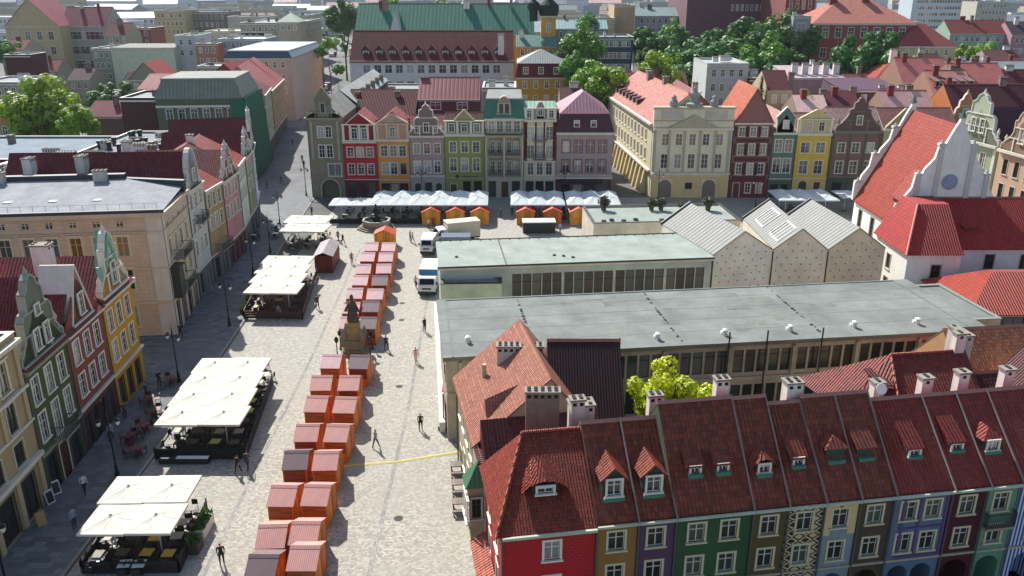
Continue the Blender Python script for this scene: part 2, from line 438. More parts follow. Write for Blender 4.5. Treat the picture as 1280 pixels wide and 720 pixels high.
def dormer(root, x, y, z, w, h, dep, kind, roofm, wallm, st='w', rh=None):
    """dormer whose front stands at local y; it runs back into the slope"""
    mb = MB(); mb.box(x-w/2, x+w/2, y, y+dep, z, z+h)
    d = mb.build('dormer', [wallm], root)
    rh = rh if rh is not None else w*.5
    rf = MB()
    if kind == 'g':
        for sx in (-1, 1):
            a, b = x+sx*(w/2+.18), x
            rf.face([(a, y-.2, z+h-.14), (b, y-.2, z+h+rh), (b, y+dep+rh, z+h+rh), (a, y+dep+rh, z+h-.14)])
            rf.face([(a, y-.2, z+h-.22), (b, y-.2, z+h+rh-.1), (b, y-.2, z+h+rh), (a, y-.2, z+h-.14)])
        mb2 = MB(); mb2.ext([(x-w/2, z+h), (x+w/2, z+h), (x, z+h+rh-.1)], y, y+dep)
        mb2.build('gable', [wallm], d)
    elif kind == 's':
        rf.ext([(y-.22, z+h-.05), (y-.22, z+h+.05), (y+dep+.6, z+h+rh+.05), (y+dep+.6, z+h+rh-.05)], x-w/2-.15, x+w/2+.15, 'x')
    elif kind == 'e':
        n = 10
        pr = [(x+w*.95*math.cos(math.pi*k/n), z+h*.2+(h+.15)*math.sin(math.pi*k/n)**1.5) for k in range(n+1)]
        for k in range(n):
            a, b = pr[k], pr[k+1]
            rf.face([(a[0], y-.2, a[1]), (b[0], y-.2, b[1]), (x*.6+b[0]*.4, y+dep+1.6, z+h+1.3), (x*.6+a[0]*.4, y+dep+1.6, z+h+1.3)])
    elif kind == 'p':
        rf.face([(x-w/2-.2, y-.2, z+h), (x+w/2+.2, y-.2, z+h), (x, y+.5, z+h+rh)]); rf.face([(x-w/2-.2, y-.2, z+h), (x, y+.5, z+h+rh), (x, y+dep+.6, z+h+rh), (x-w/2-.2, y+dep+.6, z+h)])
        rf.face([(x+w/2+.2, y-.2, z+h), (x+w/2+.2, y+dep+.6, z+h), (x, y+dep+.6, z+h+rh), (x, y+.5, z+h+rh)])
    rf.build('dormer_roof', [roofm], d)
    if st:
        ww, wh = w*.62, h*.72
        a, b = win_meshes(round(ww, 1), round(wh, 1), st)
        o = put(a, 'window', d, (x, y-.15, z+h*.16)); put(b, 'pane', o)
    return d

GAB = {
 'tri': [(0, 0), (.5, 1), (1, 0)],
 'bar': [(0, 0), (0, .1), (.06, .12), (.1, .2), (.16, .24), (.17, .5), (.22, .56), (.3, .58), (.31, .8), (.38, .84), (.42, .94), (.5, 1)],
 'vol': [(0, 0), (.0, .1), (.08, .2), (.2, .3), (.27, .45), (.27, .72), (.33, .74), (.36, .86), (.43, .96), (.5, 1)],
 'ste': [(0, 0), (0, .2), (.1, .26), (.14, .48), (.24, .52), (.26, .74), (.36, .78), (.4, .9), (.5, 1)],
 'sho': [(.1, 0), (.1, .55), (.04, .58), (.5, 1)],
 'rnd': [(.2, 0), (.2, .55), (.25, .75), (.33, .9), (.42, .98), (.5, 1)],
 'bel': [(0, 0), (.02, .12), (.12, .2), (.22, .38), (.27, .5), (.27, .62), (.36, .66), (.37, .84), (.44, .88), (.45, .96), (.5, 1)],
}
def gpoly(kind, w, h, z, x0=0.0):
    p = GAB[kind]
    full = list(p)+[(1-a, b) for a, b in reversed(p) if a < .4999]
    if kind == 'tri': full = p
    return [(x0+a*w, z+b*h) for a, b in full]

def house(name, label, cat, A, B, depth, eave, wall, roof=None, rows=(), left=(), right=(), group=None, trim='#cfc8b8', bands=(), base=None, z0=0.0,
          wallmat=None, back=(), pipe=True):
    """A,B: world ground points of the facade's ends, left and right as one looks at it from outside"""
    A = Vector(A[:2]); B = Vector(B[:2]); w = (B-A).length; ang = math.atan2(B.y-A.y, B.x-A.x)
    root = thing(name, label, cat, (A.x, A.y, z0), ang, group)
    if group and ('far side' in group or 'left street' in group): wall = sh(wall, 1.3)  # wall colour of these rows lightened in place of stronger fill light
    wm = wallmat or plaster(wall)
    mats = [wm]
    mb = MB()
    facade(root, mb, (0, 0), 0, w, eave, rows)
    facade(root, mb, (w, 0), math.pi/2, depth, eave, right)
    facade(root, mb, (w, depth), math.pi, w, eave, back)
    facade(root, mb, (0, depth), -math.pi/2, depth, eave, left)
    wo = mb.build('wall', mats, root)
    tm = plaster(trim, .85, .6)
    if bands:
        cm = MB()
        for i, b in enumerate(bands):
            z, th, pr = b
            cm.box(-.012, w+.012, -pr, -.003, z, z+th)
            if left: cm.box(-pr, -.013, -pr+.003, depth, z, z+th-.003)
            if right: cm.box(w+.013, w+pr, -pr+.003, depth, z, z+th-.003)
        cm.build('cornice', [tm], root)
    if base:
        bm_ = MB()
        zb, c = base
        # ground floor cladding in another colour, around the openings
        gr = [r for r in rows if r[0] < zb]
        xs = []
        for z, h, x_, ww, st in [r[:5] for r in gr]:
            if isinstance(x_, int): mg = w*.07; x_ = [mg+(w-2*mg)*(i+.5)/x_ for i in range(x_)]
            xs += [(x-ww/2-.15, x+ww/2+.15, z, z+h+.15) for x in x_]
        XS = sorted({0.0, w, *[q for a in xs for q in a[:2]]}); ZS = sorted({0.0, zb, *[min(q, zb) for a in xs for q in a[2:]]})
        for i in range(len(XS)-1):
            for j in range(len(ZS)-1):
                xc, zc = (XS[i]+XS[i+1])/2, (ZS[j]+ZS[j+1])/2
                if not any(a[0] < xc < a[1] and a[2] < zc < a[3] for a in xs) and XS[i] >= 0 and XS[i+1] <= w+.01:
                    bm_.box(XS[i], XS[i+1], -.035, -.004, ZS[j], ZS[j+1])
        bm_.build('plinth', [plaster(c)], root)
    if pipe:
        pm = MB(); pm.tube((.02, -.1, .1), (.02, -.1, eave-.1), .06, n=6); pm.build('downpipe', [plain('#4b4d4a', .6)], root)
    ro = None
    if roof: ro = mkroof(root, w, depth, eave, roof, wm)
    return root, w, ro
def mkroof(root, w, d, e, rf, wm):
    k = rf['k']; rm = rf['m']; rh = rf.get('h', 3); ov = rf.get('o', .3); mb = MB(); t = .12
    x0 = rf.get('x0', 0); x1 = rf.get('x1', w)
    if k == 'along':
        ry = rf.get('ry', d/2); s1 = rh/ry; s2 = rh/(d-ry) if d > ry else 0
        mb.ext([(-ov, e-ov*s1), (-ov, e-ov*s1+t), (ry, e+rh+t), (d+ov, e-ov*s2+t), (d+ov, e-ov*s2), (ry, e+rh)], x0-.02, x1+.02, 'x', lambda i: 0, 1)
        ro = mb.build('roof', [rm, plaster('#6b5a50')], root)
        g = MB()
        for xx in (0, w-.14): g.ext([(0, e), (ry, e+rh), (d, e)], xx, xx+.14, 'x')
        g.build('gable', [wm], root)
        rg = MB(); rg.ext([(ry-.16, e+rh+t-.1), (ry, e+rh+t+.09), (ry+.16, e+rh+t-.1)], x0-.05, x1+.05, 'x')
        rg.build('ridge_cap', [rf.get('ridge', plaster('#9b6a5c'))], ro)
    elif k == 'front':
        ow = rf.get('ow', .15); s = rh/(w/2)
        mb.ext([(-ow, e-ow*s), (-ow, e-ow*s+t), (w/2, e+rh+t), (w+ow, e-ow*s+t), (w+ow, e-ow*s), (w/2, e+rh)], rf.get('y0', -ov), d+.1, 'y', 0, 1)
        ro = mb.build('roof', [rm, plaster('#6b5a50')], root)
        g = MB()
        for yy in ([0.0] if rf.get('fg', True) else [])+[d-.14]: g.ext([(0, e), (w, e), (w/2, e+rh)], yy, yy+.14, 'y')
        g.build('gable', [wm], root)
    elif k == 'hip':
        i = rf.get('i', min(w, d)/2)
        mb.rings(-ov, w+ov, -ov, d+ov, [(0, 0, e-.02), (0, 0, e+.12), (i+ov, i+ov if rf.get('iy') is None else rf['iy'], e+rh)])
        ro = mb.build('roof', [rm], root)
    elif k == 'mans':
        h1 = rf.get('h1', 2.4); i1 = rf.get('i1', .9)
        m2 = rf.get('m2', rm)
        mb.rings(-.2, w+.2, -.2, d+.2, [(0, 0, e), (0, 0, e+.15), (i1, i1, e+h1)], 0)
        ro = mb.build('roof', [rm], root)
        mb2 = MB(); mb2.rings(i1-.35, w-i1+.35, i1-.35, d-i1+.35, [(0, 0, e+h1+.01), (0, 0, e+h1+.12), (min(w, d)/2 if rh > .3 else .1, min(w, d)/2 if rh > .3 else .1, e+h1+rh)], 0)
        mb2.build('upper_roof', [m2], ro)
    elif k == 'flat':
        p = rf.get('p', .5); q = .3
        mb.box(q, w-q, q, d-q, e-.3, e+.04)
        ro = mb.build('roof', [rm], root)
        pp = MB(); pp.box(-.02, w+.02, -.02, q, e, e+p); pp.box(-.02, w+.02, d-q, d+.02, e, e+p); pp.box(-.02, q, q, d-q, e, e+p); pp.box(w-q, w+.02, q, d-q, e, e+p)
        pp.build('parapet', [wm, rm], root)
        cp = MB(); cp.box(-.08, w+.08, -.08, q+.04, e+p, e+p+.07); cp.box(-.08, w+.08, d-q-.04, d+.08, e+p, e+p+.07); cp.box(-.08, q+.04, q+.04, d-q-.04, e+p, e+p+.07); cp.box(w-q-.04, w+.08, q+.04, d-q-.04, e+p, e+p+.07)
        cp.build('coping', [plain(rf.get('cc', '#b4b2aa'), .6)], ro)
    elif k == 'shed':
        mb.ext([(-ov, e), (-ov, e+t), (d+ov, e+rh+t), (d+ov, e+rh)], -.1, w+.1, 'x')
        ro = mb.build('roof', [rm], root)
        g = MB(); g.ext([(0, e), (d, e+rh), (d, e)], 0, .14, 'x'); g.ext([(0, e), (d, e+rh), (d, e)], w-.14, w, 'x'); g.ext([(0, e), (w, e), (w, e+rh), (0, e+rh)], d-.14, d, 'y')
        g.build('gable', [wm], root)
    for c in rf.get('ch', ()):      # chimneys: x, y, zbase, w, d, h, kind
        put(chimney_mesh(c[3], c[4], c[5], c[6]), 'chimney', ro, (c[0], c[1], c[2]), c[7] if len(c) > 7 else 0)
    return ro
def fgable(root, w, eave, kind, h, mat, trim='#ddd8ca', wins=(), x0=0.0, th=.4, y0=0.0, pin=True, st='w', name='gable'):
    mb = MB(); P = gpoly(kind, w, h, eave, x0); mb.ext(P, y0, y0+th)
    g = mb.build(name, [mat], root)
    tr = MB(); tm = plaster(trim, .85, .5)
    for i in range(len(P)-1):          # coping following the outline
        a, b = P[i], P[i+1]
        d = Vector((b[0]-a[0], b[1]-a[1]))
        if d.length < .05: continue
        n = Vector((-d.y, d.x)).normalized()*.14
        tr.ext([(a[0], a[1]), (b[0], b[1]), (b[0]+n.x, b[1]+n.y), (a[0]+n.x, a[1]+n.y)], y0-.1-.002*(i % 5), y0+th+.05+.002*(i % 5))
    if kind != 'tri' or True:
        tr.box(x0-.1, x0+w+.1, y0-.22, y0-.003, eave-.25, eave)
    if kind in ('bar', 'vol', 'ste', 'bel') and h > 2.5:
        for lv in (.3, .56):
            hw = .34 if lv < .4 else .24
            tr.box(x0+w*(.5-hw), x0+w*(.5+hw), y0-.12, y0-.004, eave+h*lv, eave+h*lv+.14)
        for sx in (.06, .94): tr.lathe(x0+w*sx, y0+th/2, [(.22, eave+h*.1), (.26, eave+h*.16), (.12, eave+h*.2), (.24, eave+h*.27), (.02, eave+h*.36)], 8)
        tr.lathe(x0+w*.5, y0+th/2, [(.16, eave+h), (.2, eave+h+.2), (.02, eave+h+.7)], 8)
        for sx in (.3, .7): tr.box(x0+w*sx-.13, x0+w*sx+.13, y0-.1, y0-.005, eave, eave+h*.3)
    tr.build('gable_trim', [tm], g)
    for wx, wz, ww, wh in wins:
        a, b = win_meshes(ww, wh, st)
        o = put(a, 'window', g, (x0+w*wx, y0-.15, eave+wz)); put(b, 'pane', o)
    return g
# ================================================================== camera, light, sky
cam = bpy.data.objects.new('camera', bpy.data.cameras.new('camera')); COL.objects.link(cam); sc.camera = cam
cam.location = (0, 0, CH); cam.rotation_euler = (math.pi/2-PIT, 0, 0)
cam.data.sensor_width = 36; cam.data.lens = 36*FPX/1280; cam.data.clip_end = 12000; cam.data.clip_start = .5
SUN = Vector((-.55, 1.0, 1.02)).normalized()
sl = bpy.data.lights.new('sun', 'SUN'); sl.energy = 4.8; sl.angle = math.radians(.5); sl.color = (1, .97, .92)
so = bpy.data.objects.new('sun', sl); COL.objects.link(so); so.rotation_euler = SUN.to_track_quat('Z', 'Y').to_euler(); so.location = (0, 0, 200)
w = bpy.data.worlds.new('World'); sc.world = w; w.use_nodes = True
sk = w.node_tree.nodes.new('ShaderNodeTexSky'); sk.sky_type = 'NISHITA'; sk.sun_disc = False
sk.sun_elevation = math.asin(SUN.z); sk.sun_rotation = math.atan2(SUN.x, SUN.y); sk.air_density = 1.0; sk.dust_density = 1.5
w.node_tree.links.new(sk.outputs[0], w.node_tree.nodes['Background'].inputs[0]); w.node_tree.nodes['Background'].inputs[1].default_value = .105
sc.view_settings.view_transform = 'Standard'; sc.view_settings.look = 'None'; sc.view_settings.gamma = 1; sc.view_settings.exposure = 0.72

# ================================================================== ground
def struct(name, mb, m, z=0):
    o = mb.build(name, m); o['kind'] = 'structure'; o['label'] = {'ground': 'grey city ground under the streets and courtyards', 'market_square': 'pale stone paving of the market square',
      'pavement': 'dark stone slab pavement along the left house row', 'road': 'dark asphalt street between house rows', 'kerb': 'low stone kerb along the paved walk', 'gutter': 'line of long stones set flush in the square'}.get(name, name); o['category'] = name.replace('_', ' ')
    return o
def cobble(c, w_, h_, k=1.0):
    m, nt, b = newmat('stone_paving')
    uv = uvmap(nt)
    wn = nd(nt, 'ShaderNodeTexNoise', {'Vector': uv, 'Scale': 1.3, 'Detail': 3})
    uv2 = mixc(nt, .03, uv, wn.outputs[1])
    br = nd(nt, 'ShaderNodeTexBrick', {'Vector': uv2, 'Scale': 1, 'Mortar Size': .014, 'Brick Width': w_, 'Row Height': h_, 'Color1': c4(sh(c, .55)), 'Color2': c4(sh(c, 1.38)), 'Mortar': c4(sh(c, .42))})
    n1 = nd(nt, 'ShaderNodeTexNoise', {'Vector': uv, 'Scale': .09, 'Detail': 9, 'Roughness': .65})
    cc = mixc(nt, ramp(nt, n1.outputs[0], [(.35, (0, 0, 0)), (.62, (.8, .8, .8))]), br.outputs[0], c4(sh(c, .78)))
    n2 = nd(nt, 'ShaderNodeTexNoise', {'Vector': uv, 'Scale': 2.4, 'Detail': 6, 'Roughness': .75})
    cc = mixc(nt, ramp(nt, n2.outputs[0], [(.42, (0, 0, 0)), (.72, (.6*k,)*3)]), cc, c4(sh(c, .5)))
    n4 = nd(nt, 'ShaderNodeTexNoise', {'Vector': uv, 'Scale': .45, 'Detail': 5, 'Roughness': .6})
    cc = mixc(nt, ramp(nt, n4.outputs[0], [(.58, (0, 0, 0)), (.66, (.35*k,)*3)]), cc, c4(sh(c, .62)))
    nt.links.new(cc, b.inputs['Base Color']); b.inputs['Roughness'].default_value = .85
    n3 = nd(nt, 'ShaderNodeTexNoise', {'Vector': uv, 'Scale': 7, 'Detail': 3})
    bump(nt, b, n3.outputs[0], .5, .03)
    return m
struct('ground', MB().face([(-3500, -200, -.02), (3500, -200, -.02), (3500, 6000, -.02), (-3500, 6000, -.02)]), flat('#6a6a66', .9, .8, .05))
SQ = cobble('#a8a498', .22, .16)
struct('market_square', MB().face([(-29.4, 20, 0.0), (90, 20, 0.0), (90, 150, 0.0), (-30.8, 150, 0.0), (-31.2, 100, 0.0), (-29.6, 60, 0.0)]), SQ)
PV = cobble('#6a6d6f', .8, .55, .6)
struct('pavement', MB().face([(-45, 20, 0.1), (-29.9, 20, 0.1), (-29.9, 60, 0.1), (-31.5, 98, 0.1), (-33.2, 104, .1), (-36, 150, 0.1), (-44, 185, .1), (-60, 185, .1), (-60, 20, .1)]), PV)
k = MB()
kp = [(-29.9, 20), (-29.9, 60), (-31.4, 94), (-32.0, 99.5), (-33.4, 104), (-35, 130), (-36.2, 150)]
for a, b in zip(kp, kp[1:]):
    d = Vector((b[0]-a[0], b[1]-a[1])); n = Vector((d.y, -d.x)).normalized()*.22
    k.face([(a[0], a[1], .104), (b[0], b[1], .104), (b[0]+n.x, b[1]+n.y, .104), (a[0]+n.x, a[1]+n.y, .104)])
    k.face([(a[0]+n.x, a[1]+n.y, 0), (a[0]+n.x, a[1]+n.y, .104), (b[0]+n.x, b[1]+n.y, .104), (b[0]+n.x, b[1]+n.y, 0)])
struct('kerb', k, flat('#8f8d86'))
rd = cobble('#5f6060', .3, .2, .5)
struct('road', MB().face([(16, 150, .004), (27, 150, .004), (25, 320, .004), (14, 320, .004)]), rd)
struct('road', MB().face([(-48, 165, .108), (-38, 150, .108), (-54, 250, .108), (-120, 620, .108), (-132, 620, .108), (-72, 265, .108)]), flat('#6f7072', .85, .7, .15))
g = MB()
for xo in (0, 11.2):
    p = [(-9.5+xo*.0, 45), (-9.6, 70), (-10.6, 100), (-11.4, 118)] if xo == 0 else [(-20.5, 45), (-21, 80), (-22.4, 118), (-22.4, 119)]
    for a, b in zip(p, p[1:]): g.face([(a[0]-.16, a[1], .004), (a[0]+.16, a[1], .004), (b[0]+.16, b[1], .004), (b[0]-.16, b[1], .004)])
struct('gutter', g, cobble('#8f8c85', .32, .5, .5))

# ================================================================== market kiosks
WOODS = {'o': wood('#e08838'), 'r': wood('#d06c34'), 'y': wood('#e09c40')}
ROOFK = {'p': seam('#cf9a90', .13, .42, 0, .5), 'g': seam('#7a6668', .11, .5, 0, .55), 'l': seam('#dab4b2', .11, .42, 0, .45), 's': seam('#c0503c', .16, .6)}  # both pinks hold the sky glare of red-brown sheet in their colour
def kiosk_proto(wk, rk):
    L, D, E, H_ = 1.78, 2.8, 2.0, 2.7       # width, depth, eave, ridge
    root = thing('market_kiosk', 'x', 'market stall', (0, 0, 0))
    mb = MB(); mb.box(-L/2, L/2, 0, D, 0, E); mb.ext([(0, E), (D, E), (D/2, H_-.05)], -L/2, -L/2+.05, 'x'); mb.ext([(0, E), (D, E), (D/2, H_-.05)], L/2-.05, L/2, 'x')
    mb.build('walls', [WOODS[wk]], root)
    s = (H_-E)/(D/2); o = .14
    rf = MB(); rf.ext([(-o, E-o*s), (-o, E-o*s+.05), (D/2, H_+.05), (D+o, E-o*s+.05), (D+o, E-o*s), (D/2, H_)], -L/2-.08, L/2+.08, 'x'); ro = rf.build('roof', [ROOFK[rk]], root)
    rc = MB(); rc.ext([(D/2-.22, H_-.04), (D/2, H_+.09), (D/2+.12, H_+.04)], -L/2-.09, L/2+.09, 'x'); rc.build('ridge_cap', [ROOFK[rk]], ro)
    sh_ = MB(); sh_.box(-L/2+.1, L/2-.1, -.05, -.003, .95, 1.85); sh_.box(-L/2+.06, L/2-.06, -.09, -.052, .88, .95); sh_.build('shutter', [wood('#a85a22' if wk != 'r' else '#7c2e15', .12, vert=False)], root)
    dr = MB(); dr.box(L/2+.003, L/2+.035, 1.5, 2.3, .05, 1.9); dr.box(L/2+.035, L/2+.06, 1.55, 1.6, .9, 1.05); dr.build('door', [WOODS['o' if wk != 'o' else 'r']], root)
    tm = MB()
    for x in (-L/2-.02, L/2-.06): tm.box(x, x+.08, -.03, .05, 0, E-.1)
    for x in (-L/2-.02, L/2-.06): tm.box(x, x+.08, D-.05, D+.03, 0, E-.1)
    tm.build('corner_post', [WOODS['r']], root)
    return root
RIGHTK = [(391+4, 716, 'o', 'p'), (396, 683, 'o', 'p'), (409, 634, 'o', 'p'), (422, 589, 'o', 'p'), (433, 554, 'o', 'p'), (442, 518, 'o', 'p'), (448, 489, 'r', 'p'), (460, 461.7, 'r', 'g'),
          (470, 411.7, 'r', 'g'), (473, 391, 'r', 'g'), (478, 375, 'r', 'l'), (484, 357.5, 'r', 'g'), (488, 342.5, 'r', 'l'), (491, 327.5, 'r', 'l'), (494, 314.7, 'r', 'l')]
LEFTK = [(342, 727, 'r', 'g'), (355, 686, 'r', 'p'), (366, 634.5, 'y', 'p'), (384, 588, 'r', 'g'), (396, 553, 'r', 'p'), (407, 516.7, 'o', 'p'), (414, 489, 'o', 'p'), (425, 461.7, 'o', 'l'),
         (445, 411.7, 'y', 'l'), (448, 392.5, 'o', 'l'), (453, 374, 'o', 'l'), (459, 357.5, 'o', 'l'), (463, 343, 'r', 'l'), (467.5, 327.5, 'r', 'l'), (472.5, 314.5, 'r', 'l')]
ORD = ['nearest', 'second', 'third', 'fourth', 'fifth', 'sixth', 'seventh', 'eighth', 'ninth', 'tenth', 'eleventh', 'twelfth', 'thirteenth', 'fourteenth', 'farthest']
RN = {'p': 'glare-pink ribbed roof', 'g': 'dull grey ribbed roof', 'l': 'pale glare-pink roof'}
KP = {}
for side, lst in (('right', RIGHTK), ('left', LEFTK)):
    for i, (px, py, wk, rk) in enumerate(lst):
        X, Y = W(px, py, 1.9); X -= .98; Y += .14
        lab = 'wooden stall with %s, %s from the camera in the %s column' % (RN[rk], ORD[i], side)
        rz = R.uniform(-.05, .05); X += R.uniform(-.06, .06); Y += R.uniform(-.08, .08)
        if (wk, rk) in KP: copy_tree(KP[(wk, rk)], (X, Y, 0), rz, lab, 'wooden market stalls in two long columns')
        else:
            o = kiosk_proto(wk, rk); KP[(wk, rk)] = o; o.location = (X, Y, 0); o.rotation_euler[2] = rz; o['label'] = lab; o['group'] = 'wooden market stalls in two long columns'
def kiosk_gable(wk):
    L, D, E, H_ = 2.9, 2.3, 2.1, 2.75
    root = thing('gabled_kiosk', 'x', 'market stall', (0, 0, 0))
    mb = MB(); mb.box(-L/2, L/2, 0, D, 0, E); mb.ext([(-L/2, E), (L/2, E), (0, H_-.05)], 0, .06, 'y'); mb.ext([(-L/2, E), (L/2, E), (0, H_-.05)], D-.06, D, 'y'); mb.build('walls', [WOODS[wk]], root)
    s = (H_-E)/(L/2); o = .15
    rf = MB(); rf.ext([(-L/2-o, E-o*s), (-L/2-o, E-o*s+.06), (0, H_+.06), (L/2+o, E-o*s+.06), (L/2+o, E-o*s), (0, H_)], -.15, D+.12, 'y'); rf.build('roof', [ROOFK['s']], root)
    d = MB(); d.box(-.03, .03, -.04, -.003, .1, 2.2); d.box(-.9, .9, -.03, -.003, .9, .98); d.build('door_seam', [WOODS['r']], root)
    return root
FK = [(539, 281, 'y'), (569.5, 281, 'y'), (600, 281, 'y'), (657, 281, 'o'), (690.5, 281, 'r'), (723.5, 281, 'y')]
KG = {}
WHERE = ['leftmost of the six gabled stalls by the far house row', 'second gabled stall from the left by the far awnings', 'third gabled stall from the left, right end of its trio', 'fourth gabled stall, left end of the right trio', 'fifth gabled stall, dull middle one of the right trio', 'rightmost gabled stall beside the flat pavilion roof']
for i, (px, py, wk) in enumerate(FK):
    X, Y = W(px, py, 0)
    if wk in KG: copy_tree(KG[wk], (X, Y, 0), R.uniform(-.03, .03), 'orange ' + WHERE[i], 'gabled stalls before the far awnings')
    else: o = kiosk_gable(wk); KG[wk] = o; o.location = (X, Y, 0); o['label'] = 'orange ' + WHERE[i]; o['group'] = 'gabled stalls before the far awnings'
X, Y = W(480, 313, 0)
o = copy_tree(KG['y'], (X-.1, Y+1.2, 0), 0, 'orange gabled stall closing the far end of the stall columns', 'gabled stalls before the far awnings')

# small things between stalls
def crate(px, py, label, c='#8a8a86', s=.5):
    X, Y = W(px, py, 0); m = MB(); m.box(-s, s, -s*.8, s*.8, 0, s*1.5); m.box(-s-.05, s+.05, -s*.8-.05, s*.8+.05, s*1.5, s*1.5+.06)
    o = m.build('electrical_cabinet', [plain(c, .6)], None, loc=(X, Y, 0)); tag(o, label, 'cabinet')
crate(387, 603, 'small grey electrical cabinet between the fourth stalls of the columns', s=.38)
# cable protector over the paving
m = MB(); a = W(428, 583); b = W(500, 577); c_ = W(575, 565)
for p, q in ((a, b), (b, c_)):
    d = Vector((q[0]-p[0], q[1]-p[1])); n = Vector((-d.y, d.x)).normalized()*.17
    m.face([(p[0]-n.x, p[1]-n.y, .012), (q[0]-n.x, q[1]-n.y, .012), (q[0], q[1], .07), (p[0], p[1], .07)]); m.face([(p[0], p[1], .07), (q[0], q[1], .07), (q[0]+n.x, q[1]+n.y, .012), (p[0]+n.x, p[1]+n.y, .012)])
tag(m.build('cable_ramp', [plain('#b8ab68', .7)]), 'yellow cable ramp lying across the pale paving', 'cable ramp')

# ================================================================== parasols and terraces
CAN = fabric('#d6d3c3')
def canopy_mesh(a, b, apex=.55, edge=0.0, c='#d6d3c3'):
    key = ('can', round(a, 1), round(b, 1), apex, c)
    if key in _P: return _P[key]
    m = MB(); n = 6
    for q in range(4):
        def pt(u, v):     # u along the edge -1..1, v 0 edge..1 apex
            s = 1-v
            ex = [(u*s*a/2, -s*b/2), (s*a/2, u*s*b/2), (-u*s*a/2, s*b/2), (-s*a/2, -u*s*b/2)][q]
            sag = -.10*math.sin(math.pi*v)*(1-abs(u)) - .05*(1-u*u)*s*s*0
            return (ex[0], ex[1], apex*v**.9+sag)
        us = [-1, -.5, 0, .5, 1]; vs = [0, .3, .65, .93]
        for i in range(4):
            for j in range(3): m.face([pt(us[i], vs[j]), pt(us[i+1], vs[j]), pt(us[i+1], vs[j+1]), pt(us[i], vs[j+1])])
        for i in range(4):
            p0, p1 = pt(us[i], 0), pt(us[i+1], 0)
            m.face([p0, p1, (p1[0], p1[1], p1[2]-.17), (p0[0], p0[1], p0[2]-.17)])
    m.lathe(0, 0, [(.2, apex*.9), (.14, apex*.97), (.03, apex+.12)], 8)
    me = m.mesh('canopy', fabric(c)); _P[key] = me; return me
def parasol(X, Y, rz, a, b, label, z=3.0, apex=.5, c='#d6d3c3', group='white parasols over the café terraces'):
    root = thing('parasol', label, 'parasol', (X, Y, 0), rz, group)
    put(canopy_mesh(a, b, apex, c=c), 'canopy', root, (0, 0, z))
    key = ('pole', z)
    if key not in _P:
        m = MB(); m.tube((0, 0, .1), (0, 0, z+.3), .05, n=8); _P[key] = m.mesh('pole', plain('#cfcdc6', .4, .3))
        m = MB(); m.box(-.4, .4, -.4, .4, 0, .1); _P[('pb',)] = m.mesh('base', plain('#4b4b4b', .8))
        m = MB()
        for k_ in range(8):
            t = k_*math.pi/4; m.tube((0, 0, z+.25), (math.cos(t)*1.4, math.sin(t)*1.4, z+.08), .018, n=4)
        _P[('rib', z)] = m.mesh('ribs', plain('#cfcdc6', .4, .3))
    put(_P[key], 'pole', root); put(_P[('pb',)], 'base', root); put(_P[('rib', z)], 'ribs', root)
    return root
def bil(q, s, t):   # corners BL BR TR TL
    a = Vector(q[0]).lerp(Vector(q[1]), s); b = Vector(q[3]).lerp(Vector(q[2]), s); return a.lerp(b, t)
def parasol_grid(quad, nx, ny, where, z=3.0, apex=.5, skip=(), c='#d6d3c3', ov=1.01):
    W_ = (Vector(quad[1])-Vector(quad[0])).length/nx; D_ = ((Vector(quad[3])-Vector(quad[0])).length)/ny
    rz = math.atan2(quad[1][1]-quad[0][1], quad[1][0]-quad[0][0])
    rn = ['nearest', 'second', 'third', 'farthest'] if ny == 4 else (['near', 'far'] if ny == 2 else ['single'])
    cn = ['left', 'right'] if nx == 2 else (['leftmost']+['%s from left' % ORD[i] for i in range(1, nx-1)]+['rightmost'])
    for j in range(ny):
        for i in range(nx):
            if (i, j) in skip: continue
            p = bil(quad, (i+.5)/nx, (j+.5)/ny)
            parasol(p[0]+R.uniform(-.04, .04), p[1]+R.uniform(-.04, .04), rz+R.uniform(-.02, .02), W_*ov, D_*ov, '%s parasol of the %s row on %s' % (cn[i], rn[j], where), z+.002*(i+j*3) + (.07 if j % 2 and apex < .34 else 0), apex, c)
T1 = [(-28.4, 46.2), (-22.3, 46.3), (-22.9, 53.2), (-28.9, 52.9)]
T2 = [(-29.2, 60.7), (-22.2, 60.7), (-23.6, 73.8), (-29.6, 73.6)]
T3 = [(-31.1, 91.8), (-24.8, 91.5), (-26.4, 105.8), (-32.5, 105.8)]
T4 = [(-33.4, 117.6), (-26.9, 117.1), (-27.9, 126.0), (-34.7, 126.0)]
parasol_grid(T1, 2, 2, 'the terrace nearest the camera', apex=.32)
parasol_grid(T2, 2, 4, 'the long terrace before the yellow house', apex=.34)
parasol_grid(T3, 2, 4, 'the wooden deck terrace by the kerb', apex=.35)
parasol_grid(T4, 2, 2, 'the small terrace near the fountain', apex=.3)
GRY = '#c6ccca'
parasol_grid([(-29.8, 132.6), (-23.3, 132.6), (-23.3, 137.2), (-29.8, 137.2)], 2, 1, 'the far terrace end', apex=.7, c=GRY)
parasol_grid([(-23.3, 132.8), (-4.0, 132.8), (-4.0, 141.8), (-23.3, 141.8)], 6, 2, 'the far left terrace', apex=.8, c=GRY)
parasol_grid([(-.2, 133), (8.6, 133), (8.6, 141.8), (-.2, 141.8)], 3, 2, 'the brick house terrace', apex=.8, c=GRY)
parasol_grid([(9.0, 133), (17.8, 133), (17.8, 141.8), (9.0, 141.8)], 3, 2, 'the mauve house terrace', apex=.8, c=GRY)
parasol_grid([(44.5, 136), (54.4, 136), (54.4, 143.2), (44.5, 143.2)], 3, 2, 'the mustard house terrace', apex=.6, c=GRY)
parasol_grid([(55.5, 138), (62, 138), (62, 143), (55.5, 143)], 2, 1, 'the terrace behind the white hall', apex=.6, c=GRY)

